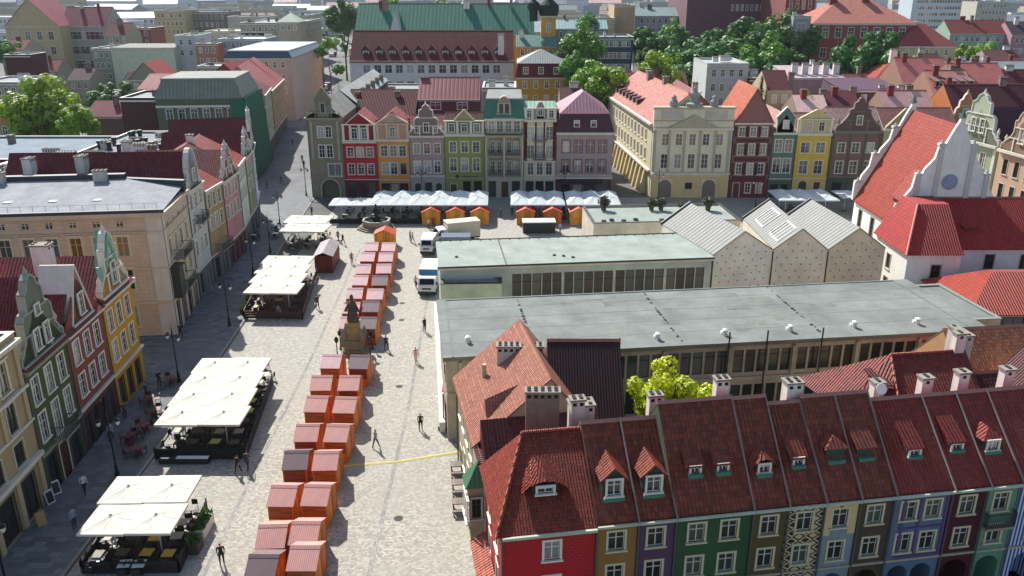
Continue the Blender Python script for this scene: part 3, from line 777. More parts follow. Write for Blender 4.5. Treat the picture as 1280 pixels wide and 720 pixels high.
def chair_proto(c):
    r_ = thing('cafe_chair', 'x', 'chair'); m = MB(); m.box(-.22, .22, -.22, .22, .42, .47); m.build('seat', [plain(c, .6)], r_)
    m = MB(); m.box(-.22, .22, .19, .23, .47, .9); m.build('backrest', [plain(c, .6)], r_)
    m = MB(); m.tube((0, 0, 0), (0, 0, .42), .022, n=5); lm = m.mesh('leg', plain('#2c2a28', .5))
    for x in (-.2, .2):
        for y in (-.2, .2): put(lm, 'leg', r_, (x, y, 0))
    return r_
def table_proto(c):
    r_ = thing('cafe_table', 'x', 'table'); m = MB(); m.box(-.4, .4, -.4, .4, .72, .76); m.build('table_top', [plain(c, .6)], r_)
    m = MB(); m.tube((0, 0, .04), (0, 0, .72), .035, n=6); m.build('pedestal', [plain('#2c2a28', .5)], r_)
    m = MB(); m.box(-.25, .25, -.25, .25, 0, .04); m.build('foot', [plain('#2c2a28', .5)], r_)
    return r_
CH_, TB_ = {}, {}
def setting(X, Y, tc, cc, where, dz=0, rz=0, n=4):
    def get(D, f, c):
        if c not in D: D[c] = f(c); D[c].location = (X, Y, dz); D[c]['fresh'] = 1
        return D[c]
    t = get(TB_, table_proto, tc)
    lab, grp = 'café table standing on %s' % where, 'café tables on %s' % where
    if t.get('fresh'): del t['fresh']; t['label'] = lab; t['group'] = grp; t.rotation_euler[2] = rz
    else: copy_tree(t, (X, Y, dz), rz, lab, grp)
    for k_ in range(n):
        a = rz+k_*math.pi/2; p = (X+math.sin(a)*.68, Y-math.cos(a)*.68, dz)
        c = get(CH_, chair_proto, cc)
        lab, grp = 'café chair at a table on %s' % where, 'café chairs on %s' % where
        if c.get('fresh'): del c['fresh']; c.location = p; c['label'] = lab; c['group'] = grp; c.rotation_euler[2] = a+math.pi
        else: copy_tree(c, p, a+math.pi+R.uniform(-.3, .3), lab, grp)
def terrace(quad, nx, ny, where, tc, cc, deck=None, fence=None, n=4):
    if deck:
        p = [bil(quad, *c) for c in ((-.03, -.03), (1.03, -.03), (1.03, 1.03), (-.03, 1.03))]
        m = MB(); m.ext([(q.x, q.y) for q in p], .006, .14, 'z'); tag(m.build('terrace_deck', [wood(deck, .14)]), 'dark wooden deck under %s' % where, 'deck')
    for i in range(nx):
        for j in range(ny):
            if j > 1 and i < nx-1: continue
            q = bil(quad, (i+.5)/nx, (j+.5)/ny); setting(q.x+R.uniform(-.1, .1), q.y+R.uniform(-.1, .1), R.choice((tc, tc, '#3a342c', '#4c443a', '#8e887a')), cc, where, .14 if deck else 0, R.uniform(-.1, .1), n)
terrace(T1, 4, 4, 'the terrace nearest the camera', '#b8924a', '#3a2c24', deck='#3a2f28')
terrace(T2, 4, 7, 'the long terrace before the yellow house', '#a8b06a', '#37302c', deck='#34302b')
terrace(T3, 3, 6, 'the wooden deck terrace by the kerb', '#a5925c', '#4a2c22', deck='#4c3026')
terrace(T4, 3, 3, 'the small terrace near the fountain', '#c8c8bf', '#26282a')
TL = [(-29, 133.4), (-4.4, 133.4), (-4.4, 141), (-29, 141)]
terrace(TL, 10, 2, 'the long terrace before the far left houses', '#8a8a84', '#232426', n=3)
terrace([(0, 133.6), (17.4, 133.6), (17.4, 141), (0, 141)], 7, 2, 'the far terrace behind the right stalls', '#8a8a84', '#232426', n=3)
terrace([(44.5, 136.6), (54, 136.6), (54, 142), (44.5, 142)], 4, 2, 'the terrace before the yellow and brown houses', '#8a8a84', '#232426', n=3)
# open tables beside the long terrace and at the bottom edge
for (px, py) in ((165, 552), (170, 569), (178, 540), (196, 520), (188, 505), (213, 480)): 
    X, Y = W(px, py, .1); setting(X, Y, '#4e161e', '#5a1822', 'the pavement left of the long terrace', .1, R.uniform(0, 1))
for (px, py) in ((325, 462), (332, 476), (318, 492)):
    X, Y = W(px, py); setting(X, Y, '#d8d5cc', '#25262a', 'the paving right of the long terrace', 0, .2)
for (px, py) in ((120, 712), (158, 716), (176, 716), (318, 270+30), (345, 298), (347, 288)):
    X, Y = W(px, py); setting(X, Y, '#c9ccd0', '#25262a', 'the open kerb side beside a parasol terrace', .1 if px > 300 else 0, .1)

def fence_run(pts, h, label, m_, slat=True):
    r_ = thing('terrace_fence', label, 'fence', (*pts[0], 0)); o = Vector(pts[0]); mb = MB(); pm = MB()
    for a, b in zip(pts, pts[1:]):
        a = Vector(a)-o; b = Vector(b)-o; L = (b-a).length; d = (b-a)/L; n = Vector((-d.y, d.x))*.03; k_ = max(1, round(L/1.8))
        for z0, z1 in ((.12, .38), (.42, .68), (.72, h)) if slat else ((.05, h),):
            mb.ext([(a.x-n.x, a.y-n.y), (b.x-n.x, b.y-n.y), (b.x+n.x, b.y+n.y), (a.x+n.x, a.y+n.y)], z0, z1, 'z')
        for i in range(k_+1): q = a+d*L*i/k_; pm.box(q.x-.05, q.x+.05, q.y-.05, q.y+.05, 0, h+.08)
    mb.build('panel', [m_], r_); pm.build('post', [m_], r_); return r_
def quadpts(q, e=.05): return [bil(q, *c) for c in ((-e, 1+e), (-e, -e), (1+e, -e), (1+e, 1+e))]
fence_run([tuple(p) for p in quadpts(T3)], 1.0, 'dark brown plank fence round the wooden deck terrace', wood('#4d2c22', .15, vert=False))
fence_run([tuple(p) for p in quadpts(T2, .03)[1:]], 1.0, 'black low fence round the long terrace', plain('#191a1b', .8), False)
fence_run([tuple(p) for p in quadpts(T1, .02)], .9, 'dark low plank fence round the nearest terrace', wood('#2b241f', .15, vert=False))
fence_run([(-29.6, 132), (-12, 132.2)], .9, 'dark planted fence along the far left terrace', plain('#1d211f', .8), False)
# white-topped long planter by the second terrace, planter boxes with plants by the first
def planter(X, Y, L, D, h, label, c, plants=True, rz=0):
    r_ = thing('planter', label, 'planter', (X, Y, 0), rz); m = MB(); m.box(-L/2, L/2, -D/2, D/2, 0, h); m.build('box', [plain(c, .7)], r_)
    if plants:
        m = MB()
        for i in range(int(L*D*160)):
            x, y, z = R.uniform(-L/2, L/2), R.uniform(-D/2, D/2), h+R.uniform(0, .35); s = .07; a = R.uniform(0, 6.3); u = Vector((math.cos(a)*s, math.sin(a)*s, R.uniform(-s, s))); v_ = Vector((R.uniform(-s, s), R.uniform(-s, s), s))
            p = Vector((x, y, z)); m.face([p-u-v_, p+u-v_, p+u+v_, p-u+v_])
        m.build('plants', [leafmat('#4a6a2c')], r_)
    else:
        m = MB(); m.box(-L/2+L*.35, L/2, -D/2, 0, h, h+.06); m.build('lid', [plain('#efefec', .5)], r_)
X, Y = W(232, 577); planter(X, Y, 4.0, .8, .5, 'long bench-like planter with white top before the long terrace', '#25262a', False)
planter(-22.1, 50.7, .8, 2.2, .75, 'plant trough on the right edge of the nearest terrace', '#d9d6cf')
planter(-21.9, 48.5, .7, 1.0, .75, 'short plant trough below the longer one by the nearest terrace', '#3c3834')
for i, t in enumerate((.1, .35, .6, .85)):
    q = bil(T3, -.1, t); planter(q.x, q.y, .6, 1.6, .7, '%s plant trough from the camera left of the wooden deck' % ORD[i], '#3a3632')
# banner wall behind T4: the long dark stall with grey roof
r_ = thing('long_wooden_stall', 'long dark red wooden stall with grey slanted roof above the deck terrace', 'market stall', (-26.6, 107.5, 0), math.radians(3))
m = MB(); m.box(0, 2.4, 0, 6.4, 0, 2.4); m.build('walls', [wood('#6a241a')], r_)
m = MB(); m.ext([(-.15, 2.3), (-.15, 2.4), (1.2, 2.95), (2.55, 2.4), (2.55, 2.3), (1.2, 2.86)], -.2, 6.6, 'y'); m.build('roof', [seam('#9a9090', .2)], r_)

m = MB(); m.box(-1500, 1500, -40, 3200, -1.5, 75)
hz = m.build('haze', [bpy.data.materials.new('haze')]); hz['kind'] = 'stuff'; tag(hz, 'thin bluish summer haze over the whole city', 'haze')
hm = hz.data.materials[0]; hm.use_nodes = True; nt = hm.node_tree; nt.nodes.remove(nt.nodes['Principled BSDF'])
pv = nt.nodes.new('ShaderNodeVolumePrincipled'); pv.inputs['Color'].default_value = (.80, .88, 1, 1); pv.inputs['Density'].default_value = .00006; pv.inputs['Anisotropy'].default_value = .3
nt.links.new(pv.outputs[0], nt.nodes['Material Output'].inputs['Volume'])
# ================================================================== left house row (seen from the square: left = near end)
def LP(s): return (-34.9-.05*s, 49+s)
TR = tile('#6e1d22'); TR2 = tile('#7c2226', .3, .34); TRO = tile('#94443a')
G_L = 'tall painted houses along the left side of the square'

r, w_, _ = house('tall_ochre_house', 'tall ochre-beige house at the lower left edge with dark shopfronts', 'house', LP(-8), LP(5.6), 12, 13.4, '#a3906c',
  dict(k='flat', m=flat('#7a4038'), p=.4), [(10.2, 2.2, 4, 1.15, 'c'), (7.2, 2.1, 4, 1.15, 'k'), (4.6, 1.7, 4, 1.3, 'k'), (.15, 3.2, 4, 2.2, 's')],
  bands=[(13.1, .3, .45), (9.6, .22, .3), (6.9, .16, .2), (4.0, .35, .35)], base=(4.0, '#9a8666'), group=G_L)
pm = MB()
for i in range(5): x = .45+(w_-.9)*i/4; pm.box(x-.25, x+.25, -.16, -.04, .1, 4.0); pm.box(x-.22, x+.22, -.14, -.013, 7.1, 13.1)
pm.build('pilaster', [plaster('#b09c78')], r)
def balcony(root, x, z, w, d=1.0, label=None, c='#26282a', sl='#8b8578'):
    m = MB(); m.box(x-w/2, x+w/2, -d, -.02, z-.16, z); b = m.build('balcony', [plain(sl, .8)], root)
    m = MB()
    for t in range(int(w/.14)+1): xx = x-w/2+t*w/int(w/.14); m.box(xx-.012, xx+.012, -d+.02, -d+.045, z, z+.95)
    for sx in (-1, 1):
        for t in range(6): yy = -d+.05+t*(d-.1)/6; m.box(x+sx*w/2-.012, x+sx*w/2+.012, yy, yy+.024, z, z+.95)
        m.box(x+sx*w/2-.02, x+sx*w/2+.02, -d, -.02, z+.95, z+1.0)
    m.box(x-w/2, x+w/2, -d, -d+.05, z+.951, z+1.0); m.box(x-w/2, x+w/2, -d+.01, -d+.04, z+.1, z+.14)
    m.build('railing', [plain(c, .5)], b)
r, w_, _ = house('green_gabled_house', 'moss green house with grey scrolled baroque gable', 'house', LP(5.6), LP(12.3), 14, 10.6, '#45512f',
  dict(k='front', m=TR, h=4.0, o=-.4), [(7.55, 2.1, [1.3, 3.35, 5.4], 1.0, 'w'), (4.5, 2.2, [1.3, 5.4], 1.0, 'w'), (4.0, 2.7, [3.35], 1.0, 'w'), (.1, 3.0, [1.4], 1.3, 's'), (.1, 3.0, [3.35], 1.3, 'D'), (.1, 3.0, [5.3], 1.3, 's')],
  bands=[(10.3, .35, .4), (3.5, .2, .2)], base=(3.5, '#3a4830'), group=G_L, trim='#8b8f7a')
balcony(r, 3.35, 3.95, 2.3)
fgable(r, w_-.4, 10.9, 'bar', 6.0, plaster('#6f7564'), '#9a9d8e', [(.38, .5, .7, 1.5), (.62, .5, .7, 1.5), (.5, 3.0, .6, .7)], x0=.2)
m = MB(); m.ext([(-.5, 10.62), (.6, 11.25), (.6, 10.62)], 0, w_, 'x'); m.build('eave_roof', [TR], r)
r, w_, _ = house('brick_pink_house', 'dull brick-pink house with narrow white-framed attic gable', 'house', LP(12.3), LP(19.2), 14, 10.5, '#7c4038',
  dict(k='front', m=TR2, h=3.8, o=-.4, ch=[(5.0, 8.5, 12.2, 1.1, 1.6, 3.2, 2)]), [(7.6, 1.95, 3, 1.05, 'w'), (4.7, 1.9, 3, 1.05, 'w'), (.1, 2.9, 4, 1.15, 's')],
  bands=[(10.2, .35, .35), (3.7, .2, .25)], base=(3.7, '#5a2e2a'), group=G_L)
fgable(r, 3.6, 10.8, 'tri', 4.6, plaster('#a8766a'), '#d8d2c4', [(.5, .5, .8, 1.7)], x0=1.6, th=2.6)
m = MB(); m.ext([(-.5, 10.52), (.6, 11.15), (.6, 10.52)], 0, w_, 'x'); m.build('eave_roof', [TR], r)
r, w_, _ = house('golden_yellow_house', 'golden yellow corner house with white gable and green copper crest', 'house', LP(19.2), LP(26.0), 14, 10.6, '#c08c24',
  dict(k='front', m=TR2, h=3.3, o=-.4, ch=[(1.0, 4.5, 12.4, 1.0, 1.5, 3.4, 2), (.9, 9.5, 12.4, .9, 1.3, 2.8, 2)]), [(7.6, 1.95, 3, 1.05, 'w'), (4.7, 1.95, 3, 1.05, 'w'), (.2, 2.7, 3, 1.1, 's')],
  right=[(7.7, 1.6, [2.2, 6], .9, 'w'), (4.7, 1.6, [2.2, 6], .9, 'w')], bands=[(10.3, .35, .4), (3.6, .2, .25)], base=(3.6, '#b88a30'), group=G_L)
fgable(r, 5.6, 10.95, 'vol', 5.3, plaster('#c9c2ae'), '#d9d4c4', [(.5, .6, .9, 1.9)], x0=.6)
m = MB(); m.ext([(2.2, 13.2), (3.4, 16.4), (4.6, 13.2), (4.3, 13.2), (3.4, 15.6), (2.5, 13.2)], -.15, .9, 'y'); m.tube((1.2, .2, 11), (1.35, .2, 13.6), .22); m.build('copper_crest', [flat('#7fae96', .7)], r)
m = MB(); m.ext([(-.5, 10.62), (.6, 11.2), (.6, 10.62)], 0, w_, 'x'); m.build('eave_roof', [TR], r)

# big beige corner building; its long side faces the camera
a = (-37.55, 86.2); b = (-38.3, 97.0)
BG = plaster('#cdb9a0', .9, .6, .42)
r, w_, _ = house('beige_corner_building', 'large beige rusticated corner building with flat pale roof and balconies', 'building', (-37.3, 86.3), (-38.6, 97.2), 44, 14.2, '#b89a7c', None,
  [(11.9, .7, 4, .8, 'p'), (8.6, 2.0, 4, 1.0, 'c'), (5.0, 2.2, 4, 1.05, 'c'), (.1, 3.4, [1.4], 1.7, 's'), (.1, 3.0, [4.2, 6.9, 9.5], 1.3, 's')],
  left=[(12.6, .7, 16, .75, 'p'), (9.4, 2.15, 16, 1.15, 'c'), (5.6, 2.3, 16, 1.15, 'c'), (1.2, 2.4, 14, 1.2, 'c')], wallmat=BG,
  bands=[(13.8, .4, .6), (12.0, .12, .2), (7.9, .2, .2), (3.9, .3, .3)], trim='#c9b8a0')
for x, z in ((4.2, 8.2), (4.2, 4.6)): balcony(r, x, z, 3.6, 1.3)
m = MB(); m.box(.5, 2.2, -1.0, -.01, 4.2, 7.6); m.box(.35, 2.35, -1.15, -.02, 7.6, 7.8); m.build('oriel', [plain('#2c3028', .6)], r)
rf = MB()   # pale quoin at the street corner
qn = MB(); qn.box(-.06, .9, -.1, -.004, .1, 13.7); qn.box(-.1, -.004, -.1, 1.6, .1, 13.7); qn.build('quoin', [plaster('#cfc8ba')], r)
rf = MB()   # low sloping roof surface and the dark parapet at its back
rf.face([(-.3, 44, 14.25), (-.3, -.3, 14.25), (9.0, -.3, 14.9), (11, 6.5, 15.6), (11.2, 44, 15.6), (11.1, 44, 15.6)][:5])
ro = rf.build('roof', [flat('#8d8f92', .5, .6, .5)], r)
m = MB(); m.box(10.6, 11.4, 6.5, 44, 14.3, 16.1); m.ext([(8.6, -.5), (9.3, -.6), (11.4, 6.5), (10.7, 6.6)], 14.3, 15.6, 'z'); m.box(-.55, -.28, -.5, 44, 14.2, 14.55); m.build('parapet', [plain('#33363c', .6)], ro)
m = MB()
for i in range(8): y = 7+i*4.6; m.box(3.4, 4.4, y, y+.8, 14.62, 14.78)
m.build('skylight', [plain('#dfe6ea', .2)], ro)
m = MB()
for i in range(34): y = .5+i*1.25; m.tube((.9, y, 14.3), (.9, y, 14.95), .02, n=4)
m.tube((.9, .4, 14.9), (.9, 43, 14.9), .02, n=4); m.build('snow_guard', [plain('#5a5d60', .6)], ro)
for y, cw in ((9, 1.4), (20, 1.2), (31, 1.6)): put(chimney_mesh(cw, .8, 1.3, 0), 'chimney', ro, (10.2, y, 15.3), math.pi/2)
# further houses up the left street
def LQ(px, py, z=0): return W(px, py, z)
P2 = [(-38.6, 97.2), (-38.9, 103.6), (-38.6, 109.6), (-38.8, 117.0), (-39.9, 124.2), (-40.6, 130.0), (-43.0, 139.5), (-51.6, 163), (-53.0, 179), (-54.0, 186.0), (-56.6, 201), (-60.5, 228)]
rowz = lambda e, n=3, st='w', cw=.95: [(e-2.4, 1.7, n, cw, st), (e-5.3, 1.8, n, cw, st)] + ([(e-8.2, 1.8, n, cw, st)] if e > 12.8 else []) + [(.15, 2.8, max(2, n-1), 1.2, 's')]
def lh(i, name, lab, e, c, rk, gk=None, gh=4, n=3, st='w', dep=12, gc=None, bc='#6f6c66', ch=()):
    rr = dict(rk); rr.setdefault('ch', ch)
    r, w_, ro = house(name, lab, 'house', P2[i], P2[i+1], dep, e, c, rr, rowz(e, n, st), bands=[(e-.3, .35, .35), (3.5, .2, .22)], base=(3.5, bc), group='houses up the left street beyond the corner building')
    if gk: fgable(r, w_*.86, e+.05, gk, gh, plaster(gc or c), '#cfcabd', [(.5, .8, .8, 1.4)], x0=w_*.07)
    return r, w_
r, w_ = lh(0, 'grey_gabled_house', 'light grey house with rounded zinc-blue gable next to the beige corner building', 13.6, '#a9a89f', dict(k='front', m=TR, h=4.2, o=-.4), 'rnd', 4.6, dep=21, gc='#8f9aa6', ch=[(5.2, 8, 16.2, 1.3, .9, 2.6, 2, 0), (1.4, 12, 14.6, 1.5, 1.0, 3.2, 0, 0), (1.2, 18, 14.6, 1.4, 1.0, 3.0, 2, 0)])
balcony(r, w_/2, 9.4, 2.8)
r, w_ = lh(1, 'narrow_tan_house', 'narrow tan and black house with dark glazed front in the left street', 12.2, '#8f7d54', dict(k='along', m=TRO, h=3.2), None, n=3)
balcony(r, w_/2, 4.0, 3.6, 1.2)
lh(2, 'dusty_pink_house', 'dusty pink house with small red-capped gable in the left street', 12.0, '#a87873', dict(k='front', m=TRO, h=3.6, o=-.4), 'bel', 4.4, n=4, bc='#7b4046')
lh(3, 'pale_green_white_house', 'pale green-white house with tall windows in the left street', 12.6, '#b3b8a6', dict(k='along', m=TRO, h=3.4), None, n=4, bc='#7c8070', ch=[(1, 6, 14.6, .9, .9, 2.4, 2)])
lh(4, 'olive_narrow_house', 'narrow olive grey house in the left street beside the pale blue gable', 12.4, '#868262', dict(k='front', m=TR, h=3.4, o=-.4), 'ste', 3.6, n=2)
lh(5, 'pale_blue_gabled_house', 'whitish blue house with tall white scrolled gable in the left street', 12.0, '#c2c8cd', dict(k='front', m=TR, h=4.8, o=-.4, y0=0), 'vol', 6.0, n=4, dep=12, gc='#c2c8cc', bc='#8d9298')
r, w_, _ = house('netted_scaffold_house', 'house wrapped in dark green scaffold netting with zinc mansard roof', 'house', P2[7], P2[8], 16, 16.2, '#56604e',
  dict(k='mans', m=seam('#7e8478', .7), m2=flat('#8c8d86'), h1=3.4, i1=1.4, h=.3), [(11.5, 1.7, 4, 1.0, 'x'), (8, 1.7, 4, 1.0, 'x'), (4.5, 1.7, 4, 1.0, 'x')],
  left=[(12.3, 2.0, 6, 1.2, 'x'), (8.5, 2.0, 6, 1.2, 'x')], bands=[(14.6, .4, .4)])
net = MB(); net.ext([(-1.6, 1), (-1.55, 1), (-.6, 16.3), (-.65, 16.3)], -.5, w_+.4, 'x'); net.box(-.5, -.46, -.6, 2.2, 1, 16); net.build('netting', [fabric('#1f6248')], r)
lh(8, 'dark_red_street_house', 'narrow dark red house after the netted house in the left street', 11.6, '#54242a', dict(k='along', m=seam('#4c5254'), h=2.4), None, n=3, dep=10)
lh(9, 'cream_street_house', 'pale green-cream house with pilasters in the left street', 13.8, '#a8ad86', dict(k='along', m=TR, h=3), None, n=5, dep=10)
r, w_ = lh(10, 'orange_street_house', 'orange tan house with dormered red roof before the salmon block', 13.0, '#a88254', dict(k='along', m=tile('#a0504c'), h=5.5), None, n=8, dep=14)
house('red_gable_end_house', 'house with deep red gable end above the orange street house', 'house', (-75, 206), (-61.5, 204), 14, 13.4, '#a86848', dict(k='front', m=tile('#8e2a30'), h=5.4), [(9.5, 1.6, 3, 1, 'z')], wallmat=plaster('#8e4a3c'), pipe=False)

# ================================================================== far house row
Y0 = 150.0
def FA(x): return (x, Y0)
G_F = 'narrow painted houses of the far side of the square'
r, w_, _ = house('grey_gatehouse', 'grey-olive gate tower house with arched passage and triangular gable top', 'house', FA(-36.4), FA(-30.3), 15, 14.4, '#736e5c',
  dict(k='front', m=flat('#8f8f86'), h=3, o=-.4, y0=.5), [(11, 1.9, [2.3, 3.7], 1.0, 'w'), (7.4, 2.2, [2.3, 3.7], 1.0, 'w'), (4.0, 2.2, [4.4], 2.3, 'w'), (.0, 3.4, [3.4], 3.2, 'A')],
  left=[(10.9, 1.7, [4, 8, 12], .9, 'w'), (7.4, 1.7, [4, 8, 12], .9, 'w'), (4, 1.7, [4, 8, 12], .9, 'w')], bands=[(14.1, .4, .45), (3.7, .2, .2)], trim='#8f8a78', group=G_F)
fgable(r, w_, 14.5, 'vol', 2.6, plaster('#736e5c'), '#8f8a78', pin=False); fgable(r, 3.4, 14.5, 'sho', 5.2, plaster('#7a7563'), '#96917e', [(.5, .9, .7, 1.6)], x0=1.35, y0=-.1, st='k', name='upper_gable')
m = MB()
for x in (.5, w_-.9): m.box(x, x+.4, -.2, -.013, 7, 14)
m.build('pilaster', [plaster('#a09a88')], r)
arch = MB(); arch.tube((1.7, -.1, 0), (1.7, -.1, 1.8), .12, n=6); arch.tube((5.1, -.1, 0), (5.1, -.1, 1.8), .12, n=6)
for t in range(8):
    a0, a1 = math.pi*t/8, math.pi*(t+1)/8; arch.tube((3.4+1.7*math.cos(a0), -.1, 1.8+1.7*math.sin(a0)), (3.4+1.7*math.cos(a1), -.1, 1.8+1.7*math.sin(a1)), .12, n=6)
arch.build('arch_surround', [flat('#bdb8a8')], r)
def attic(r, w_, e, h, c, cols, st='w', tc='#d8d2c2', n=None):
    """storey in front of the roof with pilasters"""
    m = MB(); m.box(0, w_, 0, .5, e, e+h); g_ = m.build('attic_wall', [plaster(c)], r)
    t = MB(); t.box(-.05, w_+.05, -.25, -.004, e+h-.2, e+h); t.box(-.05, w_+.05, -.25, -.004, e-.1, e+.12)
    for x in cols[0]: t.box(x-.2, x+.2, -.16, -.004, e+.12, e+h-.2)
    t.build('pilaster', [plaster(tc)], g_)
    for x in cols[1]:
        a, b = win_meshes(.95, round(h*.6, 1), st); o = put(a, 'window', g_, (x, -.15, e+.4)); put(b, 'pane', o)
PK = tile('#b0605c')
r, w_, _ = house('crimson_house', 'crimson red house with white pilasters and small pediment', 'house', FA(-30.3), FA(-24.2), 14, 10.3, '#a02630',
  dict(k='along', m=TR, h=3, ry=4), [(7.5, 1.7, 3, 1.15, 'w'), (4.3, 1.9, 3, 1.1, 'w'), (.2, 2.6, 3, 1.3, 's')], bands=[(10.0, .35, .4), (3.3, .15, .15)], base=(3.3, '#6e2028'), group=G_F)
attic(r, w_, 10.4, 3.0, '#8e1d26', ([.25, 1.5, 3.1, 4.6, 5.85], [2.2, 4.0]))
fgable(r, 4.6, 13.4, 'tri', 1.8, plaster('#8e1d26'), '#d8cfbc', x0=.8); m = MB(); m.ext([(.6, 13.3), (5.6, 13.3), (3.1, 15.5)], .3, 7, 'y'); m.build('cross_roof', [PK], r)
r, w_, _ = house('peach_house', 'peach-orange house with pediment attic beside the crimson house', 'house', FA(-24.2), FA(-18.4), 14, 10.6, '#b98348',
  dict(k='along', m=TR, h=3, ry=4), [(7.6, 1.9, 3, 1.2, 'w'), (4.3, 2.1, [1.4, 2.9], 1.2, 'w'), (4.3, 2.1, [4.6], 1.1, 'k'), (.1, 2.5, 3, 1.4, 's')], bands=[(10.3, .35, .4), (3.2, .15, .15)], group=G_F)
attic(r, w_, 10.7, 2.8, '#b89078', ([.25, 1.9, 3.9, 5.55], [2.9]), tc='#c9b49c')
fgable(r, 5.4, 13.5, 'tri', 1.6, plaster('#b09a84'), '#cdbfa8', x0=.2); m = MB(); m.ext([(.3, 13.4), (5.5, 13.4), (2.9, 15.6)], .3, 7, 'y'); m.build('cross_roof', [PK], r)
r, w_, _ = house('ornate_grey_house', 'mottled grey-pink house with curly white baroque gable', 'house', FA(-18.4), FA(-12.1), 14, 11.3, '#8e7a76',
  dict(k='along', m=tile('#9a4a4a'), h=3, ry=4.5), [(8.1, 1.8, 3, 1.1, 'w'), (4.6, 2.1, 3, 1.15, 'w'), (.1, 2.6, [1.3], 1.1, 'E'), (.1, 2.6, [3.2], 1.1, 's'), (.1, 2.6, [5.1], 1.1, 'E')], bands=[(11.0, .35, .4), (3.8, .35, .2)], base=(3.7, '#a9a69e'), group=G_F)
fgable(r, w_-.2, 11.35, 'bar', 5.4, plaster('#7d6e68'), '#d8d2c4', [(.5, .6, .9, 1.6), (.24, .5, .8, 1.1), (.76, .5, .8, 1.1)], x0=.1)
r, w_, _ = house('olive_green_house', 'olive green house with cream pilasters, small gable and dark emblem', 'house', FA(-12.1), FA(-4.9), 14, 11.5, '#7c8048',
  dict(k='along', m=TR, h=3.2, ry=4.5), [(8.3, 1.9, 3, 1.2, 'w'), (4.9, 2.3, 3, 1.2, 'w'), (.1, 2.4, [1.5], 1.1, 'D'), (.1, 2.9, [3.9, 5.9], 1.25, 's')], bands=[(11.2, .4, .45), (3.6, .08, .1)], group=G_F)
attic(r, w_, 11.6, 2.4, '#6f7450', ([.3, 2.4, 4.8, 6.9], [1.35, 3.6, 5.85]))
fgable(r, 3.4, 14.0, 'tri', 1.8, plaster('#9a9468'), '#cdbf96', x0=1.9)
m = MB(); m.lathe(0, 0, [(.42, -.03), (.42, .03)], 14); m.xf(Matrix.Translation((2.2, -.06, 3.85)) @ Matrix.Rotation(math.pi/2, 4, 'X'))
for i in range(9): x = 3.0+i*.36; m.box(x, x+.08, -.06, -.02, 3.65, 4.05); m.box(x+.08, x+.24, -.06, -.02, 3.65+.32*(i % 2), 3.73+.32*(i % 2)); m.box(x+.17, x+.25, -.058, -.018, 3.66+.1*(i % 3), 4.04-.1*((i+1) % 2))
m.build('sign_letters', [plain('#2d3520', .7)], r)
r, w_, _ = house('loggia_house', 'cream house with two bays of deep balconies and copper green mansard', 'house', FA(-4.9), FA(2.1), 14, 14.3, '#9a9080',
  dict(k='mans', m=seam('#3f7562', .5), m2=flat('#7c7f7c'), h1=3.2, i1=.6, h=.3), [(11.9, 2.0, 4, 1.1, 'w'), (8.0, 2.9, [2.0, 5.0], 2.5, 'L'), (4.4, 2.9, [2.0, 5.0], 2.5, 'L'), (.1, 2.9, [1.3], 1.2, 's'), (.1, 2.9, [3.6], 1.3, 'D'), (.1, 2.9, [5.6], 1.3, 's')],
  bands=[(14.0, .35, .5), (11.2, .3, .35), (7.6, .1, .12)], base=(3.9, '#b9b5a8'), group=G_F)
for z in (4.3, 7.9):
    for x in (2.0, 5.0): balcony(r, x, z, 2.7, .9)
balcony(r, 3.5, 11.5, 6.6, .7)
pm = MB()
for x in (.25, 3.5, 6.75): pm.tube((x, -.95, 3.9), (x, -.95, 11.2), .17, n=8)
pm.build('column', [plaster('#b9b2a2')], r)
fgable(r, 3.6, 14.5, 'rnd', 3.6, plaster('#98897c'), '#b5a898', [(.36, .7, .75, 1.7), (.64, .7, .75, 1.7)], x0=1.7, st='k', th=1.6)
r, w_, _ = house('brick_and_stucco_house', 'narrow red brick and cream stucco house with arched windows and green roof', 'house', FA(2.1), FA(7.9), 13, 14.0, '#b4a890',
  dict(k='along', m=seam('#8fb8a0', .7, .35), h=2.6, ry=6), [(10.5, 2.4, 3, 1.25, 'w'), (7.2, 2.4, 3, 1.25, 'w'), (4.2, 2.3, 3, 1.1, 'w'), (.1, 2.9, [1.1, 2.9, 4.7], 1.35, 's')],
  bands=[(13.8, .35, .45), (6.6, .2, .25), (3.6, .2, .2)], base=(3.5, '#c2bdb0'), group=G_F)
bm2 = MB()
for x0, x1 in ((0, .62), (1.0+1.0, 2.28), (3.52, 3.8), (w_-.62, w_)): bm2.box(x0, x1, -.05, -.004, 6.8, 13.7)
bm2.build('brick_facing', [tile('#7c2e24', .3, .1, .9, .2, False)], r)
balcony(r, w_/2, 7.1, 2.2, .8); balcony(r, w_/2, 10.4, 2.2, .8)
attic(r, w_, 14.1, 2.1, '#8e8478', ([.3, 1.5, 4.3, 5.5], [1.0, 4.8])); fgable(r, 2.2, 14.3, 'rnd', 2.9, plaster('#9a8f82'), '#c9c2b2', [(.5, .6, .8, 1.3)], x0=1.8)
r, w_, _ = house('mauve_mansard_house', 'wide mauve-grey house with plum mansard roof and framed windows', 'house', FA(7.9), FA(18.0), 15, 11.8, '#90807f',
  dict(k='mans', m=plaster('#42222a', .7), m2=seam('#8a6270', .6, .5), h1=3.2, i1=.9, h=3.4), [(8.3, 2.1, 4, 1.25, 'r'), (4.7, 2.2, 4, 1.25, 'r'), (.1, 2.9, 4, 1.7, 's')],
  right=[(8.3, 2.0, 4, 1.0, 'w'), (4.7, 2.0, 4, 1.0, 'w')], bands=[(11.5, .4, .45), (4.0, .12, .15), (3.5, .3, .2)], base=(3.4, '#5c3238'), group=G_F)
